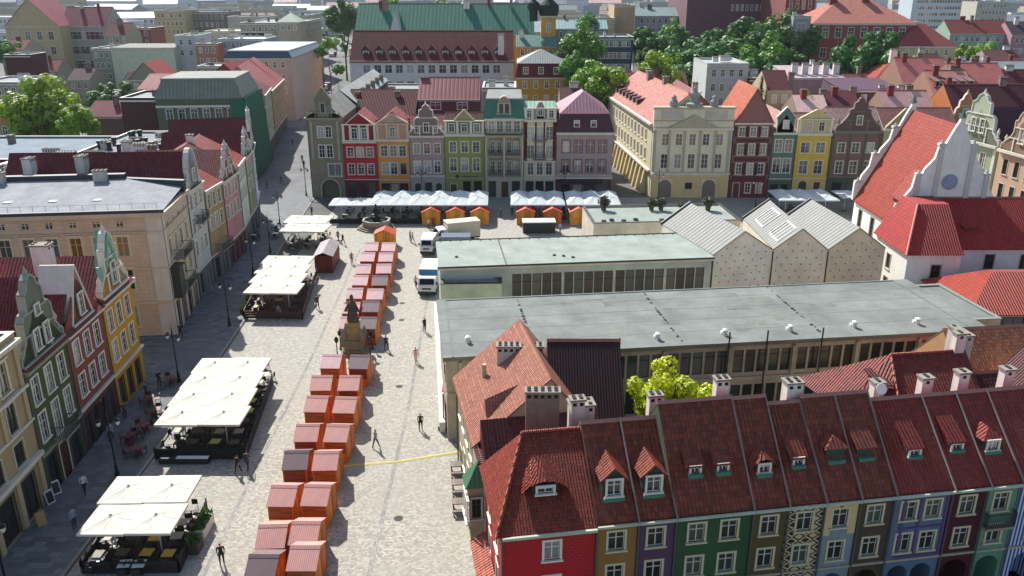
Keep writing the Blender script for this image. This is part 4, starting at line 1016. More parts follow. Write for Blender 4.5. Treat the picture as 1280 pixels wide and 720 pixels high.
for x in (3.6, 6.6):
    a_, b_ = win_meshes(.8, 1.0, 'w'); o = put(a_, 'window', r, (x, .1, 12.9)); put(b_, 'pane', o)
m = MB(); m.ext([(-1.4, 2.9), (-.02, 3.5), (-.02, 3.3), (-1.4, 2.75)], .6, 8.4, 'x'); m.build('shop_awning', [fabric('#2c2628')], r)

# palace with its long left wing
PAL = '#cfc8b2'
r, w_, _ = house('cream_palace', 'cream classical palace front with pediment, statue and two arched gates', 'palace', FA(25.2), FA(39.3), 14, 12.6, PAL, dict(k='flat', m=flat('#7c4040'), p=.2),
  [(9.6, 2.0, 5, 1.15, 'w'), (5.4, 2.6, 5, 1.2, 'w'), (.0, 3.3, [2.6, 10.6], 2.4, 'V'), (1.6, 1.2, [6.9], 1.3, 'k')], bands=[(12.3, .4, .5), (4.4, .3, .7)], base=(3.9, '#c4b288'), pipe=False)
m = MB(); m.box(-.05, w_+.05, -.1, 1.2, 12.75, 16.0); at = m.build('attic_wall', [plaster(PAL)], r)
t = MB(); t.box(-.2, w_+.2, -.4, 1.5, 16.0, 16.35); t.box(-.1, w_+.1, -.3, -.11, 13.9, 14.05)
t.ext([(2.6, 12.75), (11.5, 12.75), (7.05, 15.0)], -.5, -.12, 'y')
for x in (.3, 2.9, 5.6, 8.4, 11.1, 13.6): t.box(x-.22, x+.22, -.14, -.013, 4.8, 12.3)
t.build('pediment', [plaster('#a8a08a')], at)
t = MB(); t.box(1.2, 5.2, -.16, -.11, 14.3, 15.7); t.box(8.9, 12.9, -.16, -.11, 14.3, 15.7); t.build('relief_panel', [flat('#b5b1a6')], at)
t = MB(); t.lathe(7.0, .7, [(1.6, 16.35), (1.5, 16.9), (.8, 17.1), (.7, 17.6), (.45, 17.9), (.55, 18.6), (.3, 19.2), (.28, 19.6), (.02, 19.8)], 9)
for sx in (-1, 1): t.tube((7+sx*.3, .7, 17.7), (7+sx*1.2, .7, 18.9), .3, .08, 6); t.lathe(7+sx*3.6, .7, [(.7, 16.35), (.75, 17.2), (.4, 17.7), (.5, 18), (.05, 18.4)], 9)
t.build('roof_sculpture', [flat('#8d8f8c')], at)
r, w_, _ = house('palace_wing', 'long cream palace wing with arcade and pink roof with dark dormers', 'palace wing', (21.6, 192.0), (25.1, 151.0), 13, 13.2, '#ccc3a4',
  dict(k='along', m=tile('#c87868'), h=5.2, ch=[(8, 7, 17, 1.6, 1.0, 2.6, 1), (13, 6, 17, 1.6, 1.0, 2.6, 1), (24, 6.5, 17, 1.4, 1.0, 2.6, 1)]), [(9.6, 2.0, 12, 1.1, 'w'), (6.0, 2.2, 12, 1.1, 'w'), (.1, 3.6, 12, 1.9, 'A')], bands=[(12.9, .4, .5), (4.6, .3, .5)], base=None, pipe=False)
pm = MB()
for i in range(13): x = 2.9+i*35.4/12; pm.ext([(-1.3, 0), (-.05, 0), (-.05, 4.4), (-.4, 4.4)], x-.45, x+.45, 'x')
pm.build('buttress', [plaster('#c4b48c')], r)
for i in range(7): dormer(r, 3.5+i*3.3, 1.2, 13.9, 1.1, 1.3, 2.2, 's', tile('#5a2c2c'), plaster('#5c3a34'), 'k', .5)
r, w_, _ = house('palace_courtyard_wing', 'pink-roofed rear range behind the palace front', 'palace wing', (22.3, 191), (40, 192), 12, 13, '#b9ab8c', dict(k='along', m=tile('#b06058'), h=5, ch=[(6, 6, 17, 1.2, 1, 2.4, 2), (13, 6, 17, 1.2, 1, 2.4, 1)]), [(9, 2, 6, 1, 'w')])
house('palace_east_range', 'low red-roofed range between palace and far trees', 'palace wing', (31, 166), (41, 166), 22, 12, '#a08c74', dict(k='front', m=tile('#8c3a3a'), h=5, ch=[(5, 3, 16, 1.1, .9, 2.4, 0), (2, 12, 14, 1.1, .9, 3, 0)]), [(8.6, 1.8, 3, 1, 'w')])

r, w_, _ = house('maroon_shuttered_house', 'dusty maroon house with shutters and bright orange hipped roof', 'house', FA(39.5), FA(46.4), 13, 13.6, '#7c5450',
  dict(k='front', m=tile('#c05c38'), h=6.0, o=.3), [(11.2, 1.6, 3, 1.0, 'w'), (7.9, 1.9, 3, 1.0, 'w'), (4.3, 2.0, 3, 1.0, 'w'), (.1, 2.6, [1.3], 1.1, 'D'), (.9, 1.8, [3.4, 5.4], .95, 'w')], bands=[(13.3, .3, .35)], base=(3.4, '#6e2c34'), group=G_F)
m = MB()
for z, h in ((10.1, .7), (6.7, .7), (3.3, .7)): m.box(.4, w_-.4, -.06, -.013, z, z+h)
for z, h in ((11.1, 1.8), (7.8, 2.1), (4.2, 2.2)):
    for x in (1.3, 3.45, 5.6):
        for s_ in (-1, 1): m.box(x+s_*.92-.2, x+s_*.92+.2, -.07, -.014, z, z+h)
m.build('shutter', [plain('#4a2a2a', .8)], r)
dormer(r, w_/2, 1.0, 13.9, 3.4, 1.1, 3, 'p', tile('#c05c38'), plaster('#5a3430'), None, 1.6)
r, w_, _ = house('slate_green_house', 'slim slate green house with white-edged small gable', 'house', FA(46.5), FA(50.7), 13, 11.8, '#56685c',
  dict(k='front', m=tile('#c99a90'), h=3.2, o=-.4), [(8.4, 2.2, 2, 1.25, 'w'), (4.6, 2.6, 2, 1.3, 'w'), (.1, 2.4, 2, 1.3, 's')], bands=[(11.5, .4, .4), (3.4, .15, .15)], base=(3.3, '#4a5c50'), group=G_F)
fgable(r, w_-.5, 11.9, 'sho', 4.4, plaster('#5f7468'), '#cfd0c4', [(.5, .7, .9, 1.4)], x0=.25)
r, w_, _ = house('mustard_house', 'mustard yellow house with cream attic and low pediment', 'house', FA(50.8), FA(57.0), 13, 11.6, '#b49a4a',
  dict(k='along', m=tile('#b87e78'), h=3.0, ry=4.5), [(8.2, 1.9, 2, 1.6, 'w'), (4.4, 2.4, 2, 1.5, 'w'), (.1, 3.0, [2.0], 1.5, 'E'), (.1, 2.8, [4.6], 1.2, 'D')], bands=[(11.3, .4, .4), (3.5, .15, .15)], base=(3.4, '#c0aa70'), group=G_F)
attic(r, w_, 11.7, 2.6, '#c2b48a', ([.3, 5.9], [2.0, 4.2])); fgable(r, 5.6, 14.3, 'tri', 1.5, plaster('#c9b684'), '#cdbf96', x0=.3)
r, w_, _ = house('brown_baroque_house', 'brown-grey house with broad curved baroque gable beside the mustard house', 'house', FA(57.1), FA(66.0), 13, 12.0, '#6f5450',
  dict(k='along', m=tile('#d0a49a'), h=3.6, ry=5), [(8.3, 1.7, 3, 1.3, 'w'), (4.5, 2.2, 3, 1.3, 'w'), (.1, 2.7, 3, 1.6, 's')], bands=[(11.7, .5, .45), (3.8, .2, .2)], base=(3.6, '#4c5650'), group=G_F, trim='#77716a')
fgable(r, w_-1, 12.3, 'bel', 5.6, plaster('#66504c'), '#7b6e68', [(.5, 1.0, .9, 1.5)], x0=.5)
m = MB()
for x in (.1, 3.1, 5.9, w_-.5): m.box(x, x+.4, -.1, -.013, 3.9, 11.6)
m.build('pilaster', [plaster('#5a5c56')], r)
r, w_, _ = house('khaki_narrow_house', 'khaki house mostly hidden behind the red-roofed white hall', 'house', FA(66.1), FA(73), 13, 12.5, '#97916e', dict(k='along', m=tile('#a05a50'), h=3, ry=4.5), [(8.8, 1.7, 3, 1.0, 'w'), (5, 2, 3, 1, 'w')], bands=[(12.2, .4, .4)], group=G_F)
fgable(r, w_-.6, 12.6, 'tri', 3.4, plaster('#97916e'), '#a8a284', x0=.3)
r, w_, _ = house('grey_green_narrow_house', 'grey-green stepped gable house right of the khaki one', 'house', FA(73.1), FA(79.5), 13, 12.5, '#8a8f84', dict(k='along', m=tile('#a05a50'), h=3, ry=4.5), [(8.8, 1.7, 3, 1.0, 'w')], bands=[(12.2, .4, .4)], group=G_F)
# ================================================================== grey pavilion complex
CONC = flat('#bcb09a', .9, .8, .4); GR = flat('#7b7f7a', .85, .7, .22)
def px_A(px, py, z): return W(px, py, z)
A = Vector((-5.5, 63.4)); B = Vector((42.4, 69.4)); L = (B-A).length
xs = []; x = 1.6
while x < L-1.2:
    for k_ in range(5):
        if x < L-.9: xs.append(x+.5)
        x += 1.08
    x += .42
r, w_, _ = house('long_pavilion', 'long grey flat-roofed pavilion with two storeys of dark strip windows', 'exhibition hall', A, B, 12.9, 7.6, '#9b9282', None,
  [(4.9, 2.15, xs, .88, 'q'), (1.4, 2.3, xs, .88, 'q')], left=[(4.9, 1.6, [10.8], 1.6, 'y'), (4.9, 1.6, [6.8], 1.6, 'y'), (.1, 2.4, [10.5], 1.5, 's')], wallmat=CONC, pipe=False)
rf = MB(); rf.box(-.25, w_+.25, -.45, 13.1, 7.62, 7.98, 1, 0); ro = rf.build('roof', [GR, flat('#7d786c')], r)
m = MB()
for xx in (.6, 46.9): m.box(xx-.08, xx+.08, -.42, 13.0, 7.985, 8.02)
m.box(.7, 46.8, 12.7, 12.86, 7.985, 8.05); m.build('roof_seam', [flat('#727a75')], ro)
m = MB()
for i in range(1, 5): m.box(-.2, w_+.2, -.3+i*2.7, -.275+i*2.7, 7.981, 7.99)
m.build('felt_joint', [flat('#70756f')], ro)
m = MB()
for i in range(16): x, y = R.uniform(1, 44), R.uniform(.5, 11); m.box(x, x+R.uniform(.8, 3.0), y, y+R.uniform(.4, 1.4), 7.981+.0007*i, 7.984+.0007*i)
SPLIT.add('felt_patch'); m.build('felt_patch', [flat('#777e76', .9, .9)], ro)
m = MB()
for i in range(9): xx = 1.2+i*5.82; m.box(xx-.12, xx+.12, -.3, -.013, 0, 7.4)
m.box(0, w_, -.24, -.02, 4.2, 4.55); m.build('concrete_frame', [CONC], r)
for px, py in ((585, 428), (822, 424), (906, 419), (988, 414), (1068, 409), (1147, 405)):
    P = W(px, py, 8.0); d = Vector(P)-A; e = (B-A).normalized(); n = Vector((-e.y, e.x)); lx, ly = d.dot(e), d.dot(n)
    m = MB(); m.lathe(0, 0, [(.22, 0), (.24, .5)], 10); m.lathe(0, 0, [(.3, .5), (.34, .72), (.1, .86)], 10); m.tube((0, .05, .5), (.0, .5, .62), .14, n=8); m.box(-.3, .3, .35, .75, .0, .3)
    m.build('roof_vent', [plain('#dcdcd6', .5)], ro, loc=(lx, ly, 7.98)).scale = (.75, .75, .75)
m = MB()
for i in range(90):
    t = R.random(); xx = R.choice((7.5, 20.2, 33)); m.box(xx+R.uniform(-.1, .1), xx+R.uniform(.12, .2), 13*t, 13*t+.12, 8.0, 8.06)
m.build('roof_clips', [plain('#4c4f4c', .8)], ro)
dp = MB()
for lx in (14.6, 24.2, 27.6, 32.6): dp.tube((lx, -.5, 1.0), (lx, -.5, 9.0), .07, n=6)
dp.build('mast', [plain('#2c2a28', .6)], r)
# right extension of the pavilion
C0 = W(1217, 394, 8.0); C1 = W(1245, 392, 8.0)
e = (B-A).normalized(); n = Vector((-e.y, e.x)); p0 = B+n*2.6; p1 = p0+e*3.4
r2, _, _ = house('pavilion_annex', 'short blank-walled annex at the right end of the long grey pavilion', 'annex', p0, p1, 9.5, 7.5, '#a59c8c', dict(k='flat', m=GR, p=.12, cc='#7d827c'), [], wallmat=CONC, pipe=False)
# low white wall along the left side
m = MB(); a_, b_ = Vector(W(553, 528, 1.0)), Vector(W(545, 378, 1.0)); d = (b_-a_).normalized(); n_ = Vector((-d.y, d.x))*.25
m.ext([tuple(a_-n_), tuple(a_+n_), tuple(b_+n_), tuple(b_-n_)], 0, 1.0, 'z'); tag(m.build('parapet_wall', [flat('#d0ccc2')]), 'low pale wall beside the left end of the long grey pavilion', 'wall')
m = MB(); m.tube((0, 0, 0), (0, 0, 3.4), .07, n=6); m.box(-.5, .5, -.4, .4, 0, .35)
X, Y = W(555, 535); tag(m.build('flag_pole', [plain('#6d6a64')], loc=(X, Y, 0)), 'thin grey pole with dark foot at the near end of the low wall', 'pole')

A = Vector(W(550, 333, 7.5)); B = Vector(W(890, 321, 7.5)); L = (B-A).length
xs = []; x = 8.0
while x < L-1.0:
    for k_ in range(5):
        if x < L-1.1: xs.append(x+.55)
        x += 1.14
    x += .22
r, w_, _ = house('middle_pavilion', 'middle grey flat-roofed pavilion with pale green framed windows', 'exhibition hall', A, B, 9.5, 7.1, '#a8b0a4', None,
  [(2.6, 3.7, xs, 1.04, 'q')], wallmat=flat('#b2bbb0', .85, .5), pipe=False)
rf = MB(); rf.box(-.2, w_+.2, -.35, 9.7, 7.12, 7.5, 1, 0); ro = rf.build('roof', [flat('#929a92', .8, .5, .3), flat('#cfc8b8')], r)
m = MB(); m.box(-.3, w_+.2, -.42, -.36, 7.36, 7.56); m.box(-.3, w_, 9.71, 9.78, 7.36, 7.6); m.box(7.3, 7.42, -.3, 9.6, 7.5, 7.58); m.build('edge_flashing', [plain('#2b2d2c', .6)], ro)
m = MB()
for i in range(26):
    m.box(i*1.2+.3, i*1.2+.42, 9.4, 9.5, 7.5, 7.68)
for q in ((1.8, 3), (13, 2.4), (15, 1.4), (14, 2)): m.box(q[0], q[0]+.35, q[1], q[1]+.25, 7.5, 7.65)
m.build('roof_clips', [plain('#4c4f4c', .8)], ro)
r2, _, _ = house('pavilion_entry_block', 'low pale green entry block with stepped roofs left of the middle pavilion', 'entry block', Vector(W(551, 355.5, 5.9)), Vector(W(627, 354.5, 5.9)), 2.2, 5.8, '#b4c0a6', dict(k='flat', m=flat('#929a92', .8, .5), p=.12, cc='#2b2d2c'), [], wallmat=flat('#bcc8ae'), pipe=False)

A = Vector(W(751, 278, 6.0)); B = Vector(W(872, 274, 6.0))
r, w_, _ = house('rear_pavilion', 'rear low flat-roofed pavilion with white blank wall and skylight stubs', 'exhibition hall', A-Vector((1.0, 0)), B+Vector((6, 0)), 9.5, 5.6, '#c9c0b0', dict(k='flat', m=flat('#8d958e', .8, .4), p=.25, cc='#2d2f2e'), [], wallmat=flat('#c8bfae'), pipe=False)
m = MB()
for i, xx in enumerate((1.4, 2.6, 4.2, 6.0, 9.6, 12.4)): m.box(xx, xx+.6, 1.1+.6*(i % 2), 1.6+.6*(i % 2), 5.64, 5.95)
m.build('roof_hatch', [plain('#3c3b38')], r)

def shrub(X, Y, z, s, label, c='#44512a', spiky=False):
    r_ = thing('potted_shrub', label, 'shrub', (X, Y, z)); m = MB(); m.lathe(0, 0, [(.35*s, 0), (.45*s, .6*s)], 8); m.build('pot', [flat('#6b5e50')], r_)
    m = MB()
    for i in range(260):
        d = Vector((R.gauss(0, 1), R.gauss(0, 1), R.gauss(0, 1))).normalized()*R.random()**.4
        p = Vector((d.x*1.0*s, d.y*.9*s, .6*s+.85*s+d.z*.85*s)); q = .12*s; u = Vector((R.uniform(-1, 1), R.uniform(-1, 1), R.uniform(-1, 1))).normalized(); v_ = u.orthogonal().normalized(); m.face([p-u*q-v_*q, p+u*q-v_*q, p+u*q+v_*q, p-u*q+v_*q])
    m.build('foliage', [leafmat(c)], r_)
for i, (px, lab) in enumerate(((755, 'leftmost round shrub at the back of the rear pavilion'), (815, 'second shrub from left at the back of the rear pavilion'), (827, 'third shrub from left at the back of the rear pavilion'), (852, 'small shrub between larger ones at the rear pavilion'), (886, 'rightmost shrub at the back of the rear pavilion'))):
    X, Y = W(px, 262, 5.9); shrub(X, Y+.6, 5.6, (.95, .8, .85, .6, .95)[i], lab, '#5a5a44')

# three gabled concrete sheds (ridges run away from the camera, slightly left)
RIB = seam('#8d8e89', .7, .7, .0, 1.0)
DOT = MB()
S0 = [(Vector(W(891, 319, 7.5)), Vector(W(966, 312, 7.5))), (Vector(W(966, 312, 7.5)), Vector(W(1035, 312, 7.5))), (Vector(W(1035, 312, 7.5)), Vector(W(1107, 310, 7.5)))]
for i, (a_, b_) in enumerate(S0):
    e = (b_-a_).normalized()
    r, w_, ro = house('gabled_shed', '%s concrete gabled shed with dotted blank front and ribbed roof' % ('leftmost', 'middle', 'rightmost')[i], 'exhibition hall', a_+e*.02, b_-e*.02, 13.5, 7.45, '#b3a795', dict(k='front', m=RIB, h=2.55, o=.12, ow=.0), [], wallmat=flat(['#dcd6c8', '#d6ccba', '#ccbea6'][i], .9, .4), group='three gabled sheds of the pavilion', pipe=False)
    m = MB()
    for j in range(9):
        for k_ in range(6):
            x = .6+k_*1.15+(.57 if j % 2 else 0); z = 1.6+j*.82
            if x > w_-.3 or z > 7.2+2.4*(1-abs(x-w_/2)/(w_/2)): continue
            m.box(x-.07, x+.07, -.03, -.004, z-.07, z+.07)
    m.build('tie_bolt', [plain('#554c40')], r)
    m = MB(); m.box(-.02, .1, 13.55, 13.62, 7.5, 7.7); m.ext([(-.1, 7.45), (-.1, 7.75), (w_/2, 10.32), (w_/2, 10.05)], 13.5, 13.75, 'y'); m.build('verge_flashing', [plain('#2a2b2a', .6)], r)
    m = MB(); m.tube((.03, -.06, 0), (.03, -.06, 7.3), .07, n=6); m.build('downpipe', [plain('#39342e')], r)
    if i == 1:
        m = MB(); s_ = 2.55/(w_/2)
        for yy in (1.0, 7.2):
            for a0, a1, b0, b1 in ((.7, 2.8, 0, .12), (.7, 2.8, 3.3, 3.42), (.7, .82, .12, 3.3), (2.68, 2.8, .12, 3.3), (.82, 2.68, .9, .98), (.82, 2.68, 1.7, 1.78), (.82, 2.68, 2.5, 2.58)):
                m.ext([(a0, 7.45+a0*s_+.13), (a1, 7.45+a1*s_+.13), (a1, 7.45+a1*s_+.22), (a0, 7.45+a0*s_+.22)], yy+b0, yy+b1, 'y')
        m.build('skylight_frame', [plain('#d0d2d0', .5)], ro)

# ================================================================== white gabled hall with red roofs
TB = tile('#a03c2a', .3, .42, .6, .18); TD = tile('#a62820', .3, .42, .55, .18)
WH = plaster('#e4e4de', .85, .5)
x0, x1, ya, yb, ze, zr = 49.6, 62.0, 104.8, 118.6, 7.8, 20.2
r, w_, _ = house('white_gabled_hall', 'white hall with steep bright red roof and scrolled white gables', 'hall', (x0, ya), (x1, ya), yb-ya, ze, '#d2d2cc', None, [], left=[(3.6, 3.0, [2.6, 6.8, 11], 1.2, 'k'), (.6, 1.4, [2.6, 6.8, 11], 1.1, 'k')], wallmat=WH, pipe=False)
m = MB(); c = w_/2; m.ext([(-.35, ze-.5), (-.35, ze-.3), (c, zr+.1), (w_+.35, ze-.3), (w_+.35, ze-.5), (c, zr-.15)], .3, yb-ya-.3, 'y'); ro = m.build('roof', [TB], r)
prof = [(-.5, ze-.3), (-.5, ze+2.2), (.2, ze+2.4), (.35, ze+3.2), (1.3, ze+4.6), (1.5, ze+6.2), (2.3, ze+6.3), (2.5, ze+7.0), (3.6, ze+8.4), (3.9, ze+10.0), (4.6, ze+10.1), (5.5, ze+12.2), (6.2, ze+13.6)]
prof = prof+[(w_-a, b) for a, b in reversed(prof[:-1])]
for k_, yy in enumerate((-.08, yb-ya-.35)):
    m = MB(); m.ext(prof, yy, yy+.45); g_ = m.build('gable', [WH], r)
    t = MB()
    for (px_, pz) in ((.0, ze+2.2), (1.9, ze+6.2), (4.2, ze+10.0)):
        for q in (px_, w_-px_): t.box(q-.42, q+.42, yy-.14, yy+.6, pz, pz+.3); t.lathe(q, yy+.2, [(.2, pz+.3), (.2, pz+.5), (.04, pz+.7)], 8)
        if not k_:
            for q in (px_, w_-px_): t.box(q-.3, q+.3, yy-.15, yy-.004, ze if px_ < 1 else ze+1, pz)
    t.build('finial', [flat('#7c7f7c') if False else plaster('#bfc1bd')], g_)
    t = MB(); t.tube((6.2, yy+.2, ze+13.4), (6.2, yy+.2, ze+14.5), .22, .06, 8); t.lathe(6.2, yy+.2, [(.5, ze+13.5), (.3, ze+13.9), (.02, ze+14.6)], 6); t.build('spire_cap', [flat('#5e7a70')], g_)
    if not k_:
        t = MB(); t.lathe(0, 0, [(1.0, 0), (1.0, .09), (.84, .1)], 20); t.xf(Matrix.Translation((5.9, yy-.02, ze+5.4)) @ Matrix.Rotation(math.pi/2, 4, 'X')); em = t.build('emblem', [flat('#8f9ab0')], g_)
        t = MB(); t.tube((5.5, yy-.16, ze+5.0), (6.2, yy-.16, ze+5.9), .05); t.tube((5.6, yy-.16, ze+5.9), (6.3, yy-.16, ze+5.1), .05); t.lathe(0, 0, [(.6, 0), (.6, .03), (.5, .04)], 14); t.build('emblem_relief', [flat('#5c6780')], em) if False else None
d = MB()  # shed dormer on the west slope
dd = MB(); s_ = (zr-ze)/(w_/2)
dd.ext([(.9, ze+1.6), (.9, ze+2.6), (3.0, ze+5.8), (3.0, ze+5.6)], 1.6, 3.9, 'y'); dr = dd.build('dormer', [plain('#4a4038')], r)
dd = MB(); dd.ext([(.6, ze+2.5), (.6, ze+2.65), (3.2, ze+6.55), (3.2, ze+6.4)], 1.4, 4.1, 'y'); dd.build('dormer_roof', [TB], dr)
# protruding wing with hip end
r, w_, _ = house('white_hall_apse', 'white block with dark red hipped roof against the white hall front', 'hall wing', (47.2, 95.4), (53.6, 95.4), 9.3, 6.7, '#cfcfc9', None, [(3.2, 2.0, [3.6], 1.2, 'k')], left=[(3.2, 1.9, [4.5], 1.1, 'k'), (.8, 1.3, [4.5], 1.0, 'k')], wallmat=plaster('#e0e0da', .85, .5), pipe=False)
m = MB(); e_ = 6.7; o_ = .4
P = dict(a=(-o_, -o_, e_-.2), b=(w_+.1, -o_, e_-.2), c=(w_+.1, 9.3, e_-.2), d=(-o_, 9.3, e_-.2), t0=(2.6, 5.0, 11.4), t1=(w_+.1, 5.0, 11.4), t2=(2.6, 9.3, 11.4), t3=(w_+.1, 9.3, 11.4))
m.face([P['a'], P['b'], P['t1'], P['t0']]); m.face([P['d'], P['a'], P['t0'], P['t2']]); m.face([P['t0'], P['t1'], P['t3'], P['t2']]); m.face([P['b'], P['c'], P['t3'], P['t1']]); m.face([P['a'], P['d'], P['c'], P['b']])
ro = m.build('roof', [TD], r); m = MB(); m.tube(P['a'], P['t0'], .13); m.build('ridge_cap', [flat('#c99084')], ro)
r, w_, _ = house('white_hall_wing', 'long white wing with broad dark red roof at the right edge', 'hall wing', (53.7, 98.6), (76, 98.6), 12, 6.5, '#cfcfc9', dict(k='along', m=TD, h=4.6, ry=6.1, o=.4), [(3.6, 1.9, [5.2, 9.6, 14.2, 18.6], 1.2, 'k'), (.8, 1.3, [9.6, 14.2], 1.0, 'k')], wallmat=plaster('#e0e0da', .85, .5), pipe=False)
dormer(r, 3.2, 2.0, 7.3, 1.7, 1.2, 2.5, 's', TD, plain('#4a2a28'), None, .9)
pm = MB(); pm.tube((.06, -.2, .2), (.06, -.2, 6.4), .09, n=6); pm.tube((.06, -.35, 6.5), (.06, 5.9, 11.2), .07, n=6); pm.build('downpipe', [plain('#c9c9c9', .4)], r)
# low orange roofed terrace building before it
r, w_, _ = house('red_roofed_terrace_pavilion', 'open terrace pavilion with low orange-red hipped roof at the right edge', 'pavilion', (49.5, 84), (66, 84), 10.5, 3.4, '#b8b2a2', dict(k='hip', m=tile('#a83a26', .3, .42, .5, .18), h=3.2, i=4.2, iy=5.4, o=.5), [(.2, 2.8, 6, 2.2, 's')], left=[(.2, 2.8, 3, 2.2, 's')])
for i, (px, py) in enumerate(((1252, 410), (1262, 402), (1270, 412), (1278, 404))):
    X, Y = W(px, py, .1); setting(X, Y, '#cfcabd', '#26262a', 'the terrace at the right edge below the orange roof')

# ================================================================== front row of colourful houses (lower right)
FAo = Vector((0, 39.3)); FD = Vector((31.5, 5.1)).normalized(); FNn = Vector((-FD.y, FD.x))
def FR(s, off=0): p = FAo+FD*s+FNn*off; return (p.x, p.y)
FT = tile('#843e2c', .24, .36, .5, .4); FT2 = tile('#8e3228', .24, .36, .5, .22)
def brickdots():
    m, nt, b = newmat('red_plaster_dotted'); uv = uvmap(nt)
    br = nd(nt, 'ShaderNodeTexBrick', {'Vector': uv, 'Scale': 1, 'Mortar Size': .05, 'Brick Width': .34, 'Row Height': .2, 'Color1': c4('#7a1418'), 'Color2': c4('#8a181c'), 'Mortar': c4('#a82428')})
    n1 = nd(nt, 'ShaderNodeTexNoise', {'Vector': uv, 'Scale': .35, 'Detail': 2})
    nt.links.new(mixc(nt, ramp(nt, n1.outputs[0], [(.47, (0, 0, 0)), (.5, (1, 1, 1))]), c4('#a01c22'), br.outputs[0]), b.inputs['Base Color']); b.inputs['Roughness'].default_value = .85; return m
def diamonds():
    m, nt, b = newmat('sgraffito_diamonds'); uv = uvmap(nt); sep = nd(nt, 'ShaderNodeSeparateXYZ', {0: uv})
    def tri(sock, sc_):
        a = nd(nt, 'ShaderNodeMath', {0: sock, 1: sc_}, operation='MULTIPLY'); f = nd(nt, 'ShaderNodeMath', {0: a.outputs[0], 1: 1.0}, operation='PINGPONG'); return f.outputs[0]
    s_ = nd(nt, 'ShaderNodeMath', {0: tri(sep.outputs[0], 2.2), 1: tri(sep.outputs[1], 3.4)}, operation='ADD')
    f = ramp(nt, s_.outputs[0], [(.0, (1, 1, 1)), (.62/2, (1, 1, 1)), (.63/2, (0, 0, 0)), (.5, (0, 0, 0)), (.505, (1, 1, 1)), (.68, (1, 1, 1)), (.69, (0, 0, 0))])
    nt.links.new(mixc(nt, f, c4('#2a211b'), c4('#b8a684')), b.inputs['Base Color']); 
    s_.use_clamp = False; hm = nd(nt, 'ShaderNodeMath', {0: s_.outputs[0], 1: .5}, operation='MULTIPLY'); nt.links.new(hm.outputs[0], nt.nodes[f.node.name].inputs[0])
    b.inputs['Roughness'].default_value = .9; return m
def stripes(ca, cb, per, ang=0):
    m, nt, b = newmat('painted_stripes'); uv = uvmap(nt); sep = nd(nt, 'ShaderNodeSeparateXYZ', {0: uv})
    a = nd(nt, 'ShaderNodeMath', {0: sep.outputs[ang], 1: 1/per}, operation='MULTIPLY'); f = nd(nt, 'ShaderNodeMath', {0: a.outputs[0]}, operation='FRACT')
    nt.links.new(mixc(nt, ramp(nt, f.outputs[0], [(.0, (0, 0, 0)), (.48, (0, 0, 0)), (.52, (1, 1, 1))]), c4(ca), c4(cb)), b.inputs['Base Color']); b.inputs['Roughness'].default_value = .9; return m
G_R = 'row of small colourful houses at the lower right'
FE, FH0, FRY = 8.4, 3.85, 4.3; FH_ = FH0
def fr_house(name, lab, s0, s1, c, rows_top, n, cw=.95, dorm=(), mat=None, ch=(), rt=FT, base=None, mid=True, st='v', e=FE, ground='A', ng=None, dh=0.0):
    FH_ = FH0+dh
    rows = [(6.3, 1.25, n, cw, st), (3.95, 1.3, n, cw, st)] + ([(.0, 2.9, ng or n, min(2.0, (s1-s0)/(ng or n)-.5), ground)] if ground else [])
    r, w_, ro = house(name, lab, 'house', FR(s0), FR(s1), 8.6, e, c, dict(k='along', m=rt, h=FH_+(FE-e), ry=FRY, o=.2, ch=ch, ridge=plaster('#a8786c')), rows, group=G_R, wallmat=mat, bands=[(3.3, .14, .1)], base=base, trim='#a89c86')
    m = MB(); m.box(.0, w_, -.42, -.28, e-.3, e-.16); m.build('gutter', [flat('#a9b3a0')], r)
    m = MB(); s_ = FH_/FRY; m.ext([(-.4, FE-.4*s_+.1), (-.4, FE-.4*s_+.24), (FRY, FE+FH_+.24), (FRY, FE+FH_+.1)], w_-.02, w_+.05, 'x'); m.build('verge', [flat('#8b8880')], r)
    for x, y, dw, dhh, dk, dst in dorm:
        z = FE+s_*y-.1; dormer(r, x, y, z, dw*1.15, dhh*1.15, 1.6, dk, rt if dk != 'e' else rt, plain('#24443a', .7), dst, None if dk != 's' else 1.35)
        m = MB(); m.box(x-dw/2-.06, x+dw/2+.06, y-.35, y-.01, z-.34, z+.1); m.build('apron', [flat('#4f7f6c')], r)
    return r, w_
r, w_ = None, None
# red corner house with hipped roof on the left
r, w_, _ = house('red_corner_house', 'red corner house with hipped tile roof and eyebrow dormer', 'house', FR(-.6), FR(4.8), 6.9, FE, '#a01c22', None, [(6.1, 1.25, [2.9], .9, 'w'), (3.6, 1.35, [2.9], .95, 'w'), (.0, 2.8, [1.3, 3.9], 1.8, 'A')],
   left=[(6.0, 1.3, [2.2, 5.2], .85, 'w'), (3.6, 1.3, [2.2, 5.2], .85, 'w')], wallmat=brickdots(), group=G_R, trim='#a89c86', bands=[(3.2, .14, .1)])
RT = tile('#94402f', .17, .2, .5, .4, False)
m = MB(); o_ = .35; e_ = FE-.25; zt = 12.0
q = dict(a=(-o_, -o_, e_), b=(w_, -o_, e_), c=(w_, 7.2, e_), d=(-o_, 7.2, e_), s=(1.9, 4.3, zt), t=(w_, 4.3, zt))
m.face([q['a'], q['b'], q['t'], q['s']]); m.face([q['d'], q['a'], q['s']]); m.face([q['c'], q['d'], q['s'], q['t']]); m.face([q['b'], q['c'], q['t']]); m.face([q['a'], q['d'], q['c'], q['b']])
ro = m.build('roof', [RT], r); m = MB(); m.tube(q['a'], q['s'], .1); m.tube(q['s'], q['t'], .1); m.build('ridge_cap', [tile('#a85a48')], ro)
dormer(r, 2.75, 1.5, FE+1.15, 1.5, .62, 1.4, 'e', RT, plain('#24443a', .7), 'w')
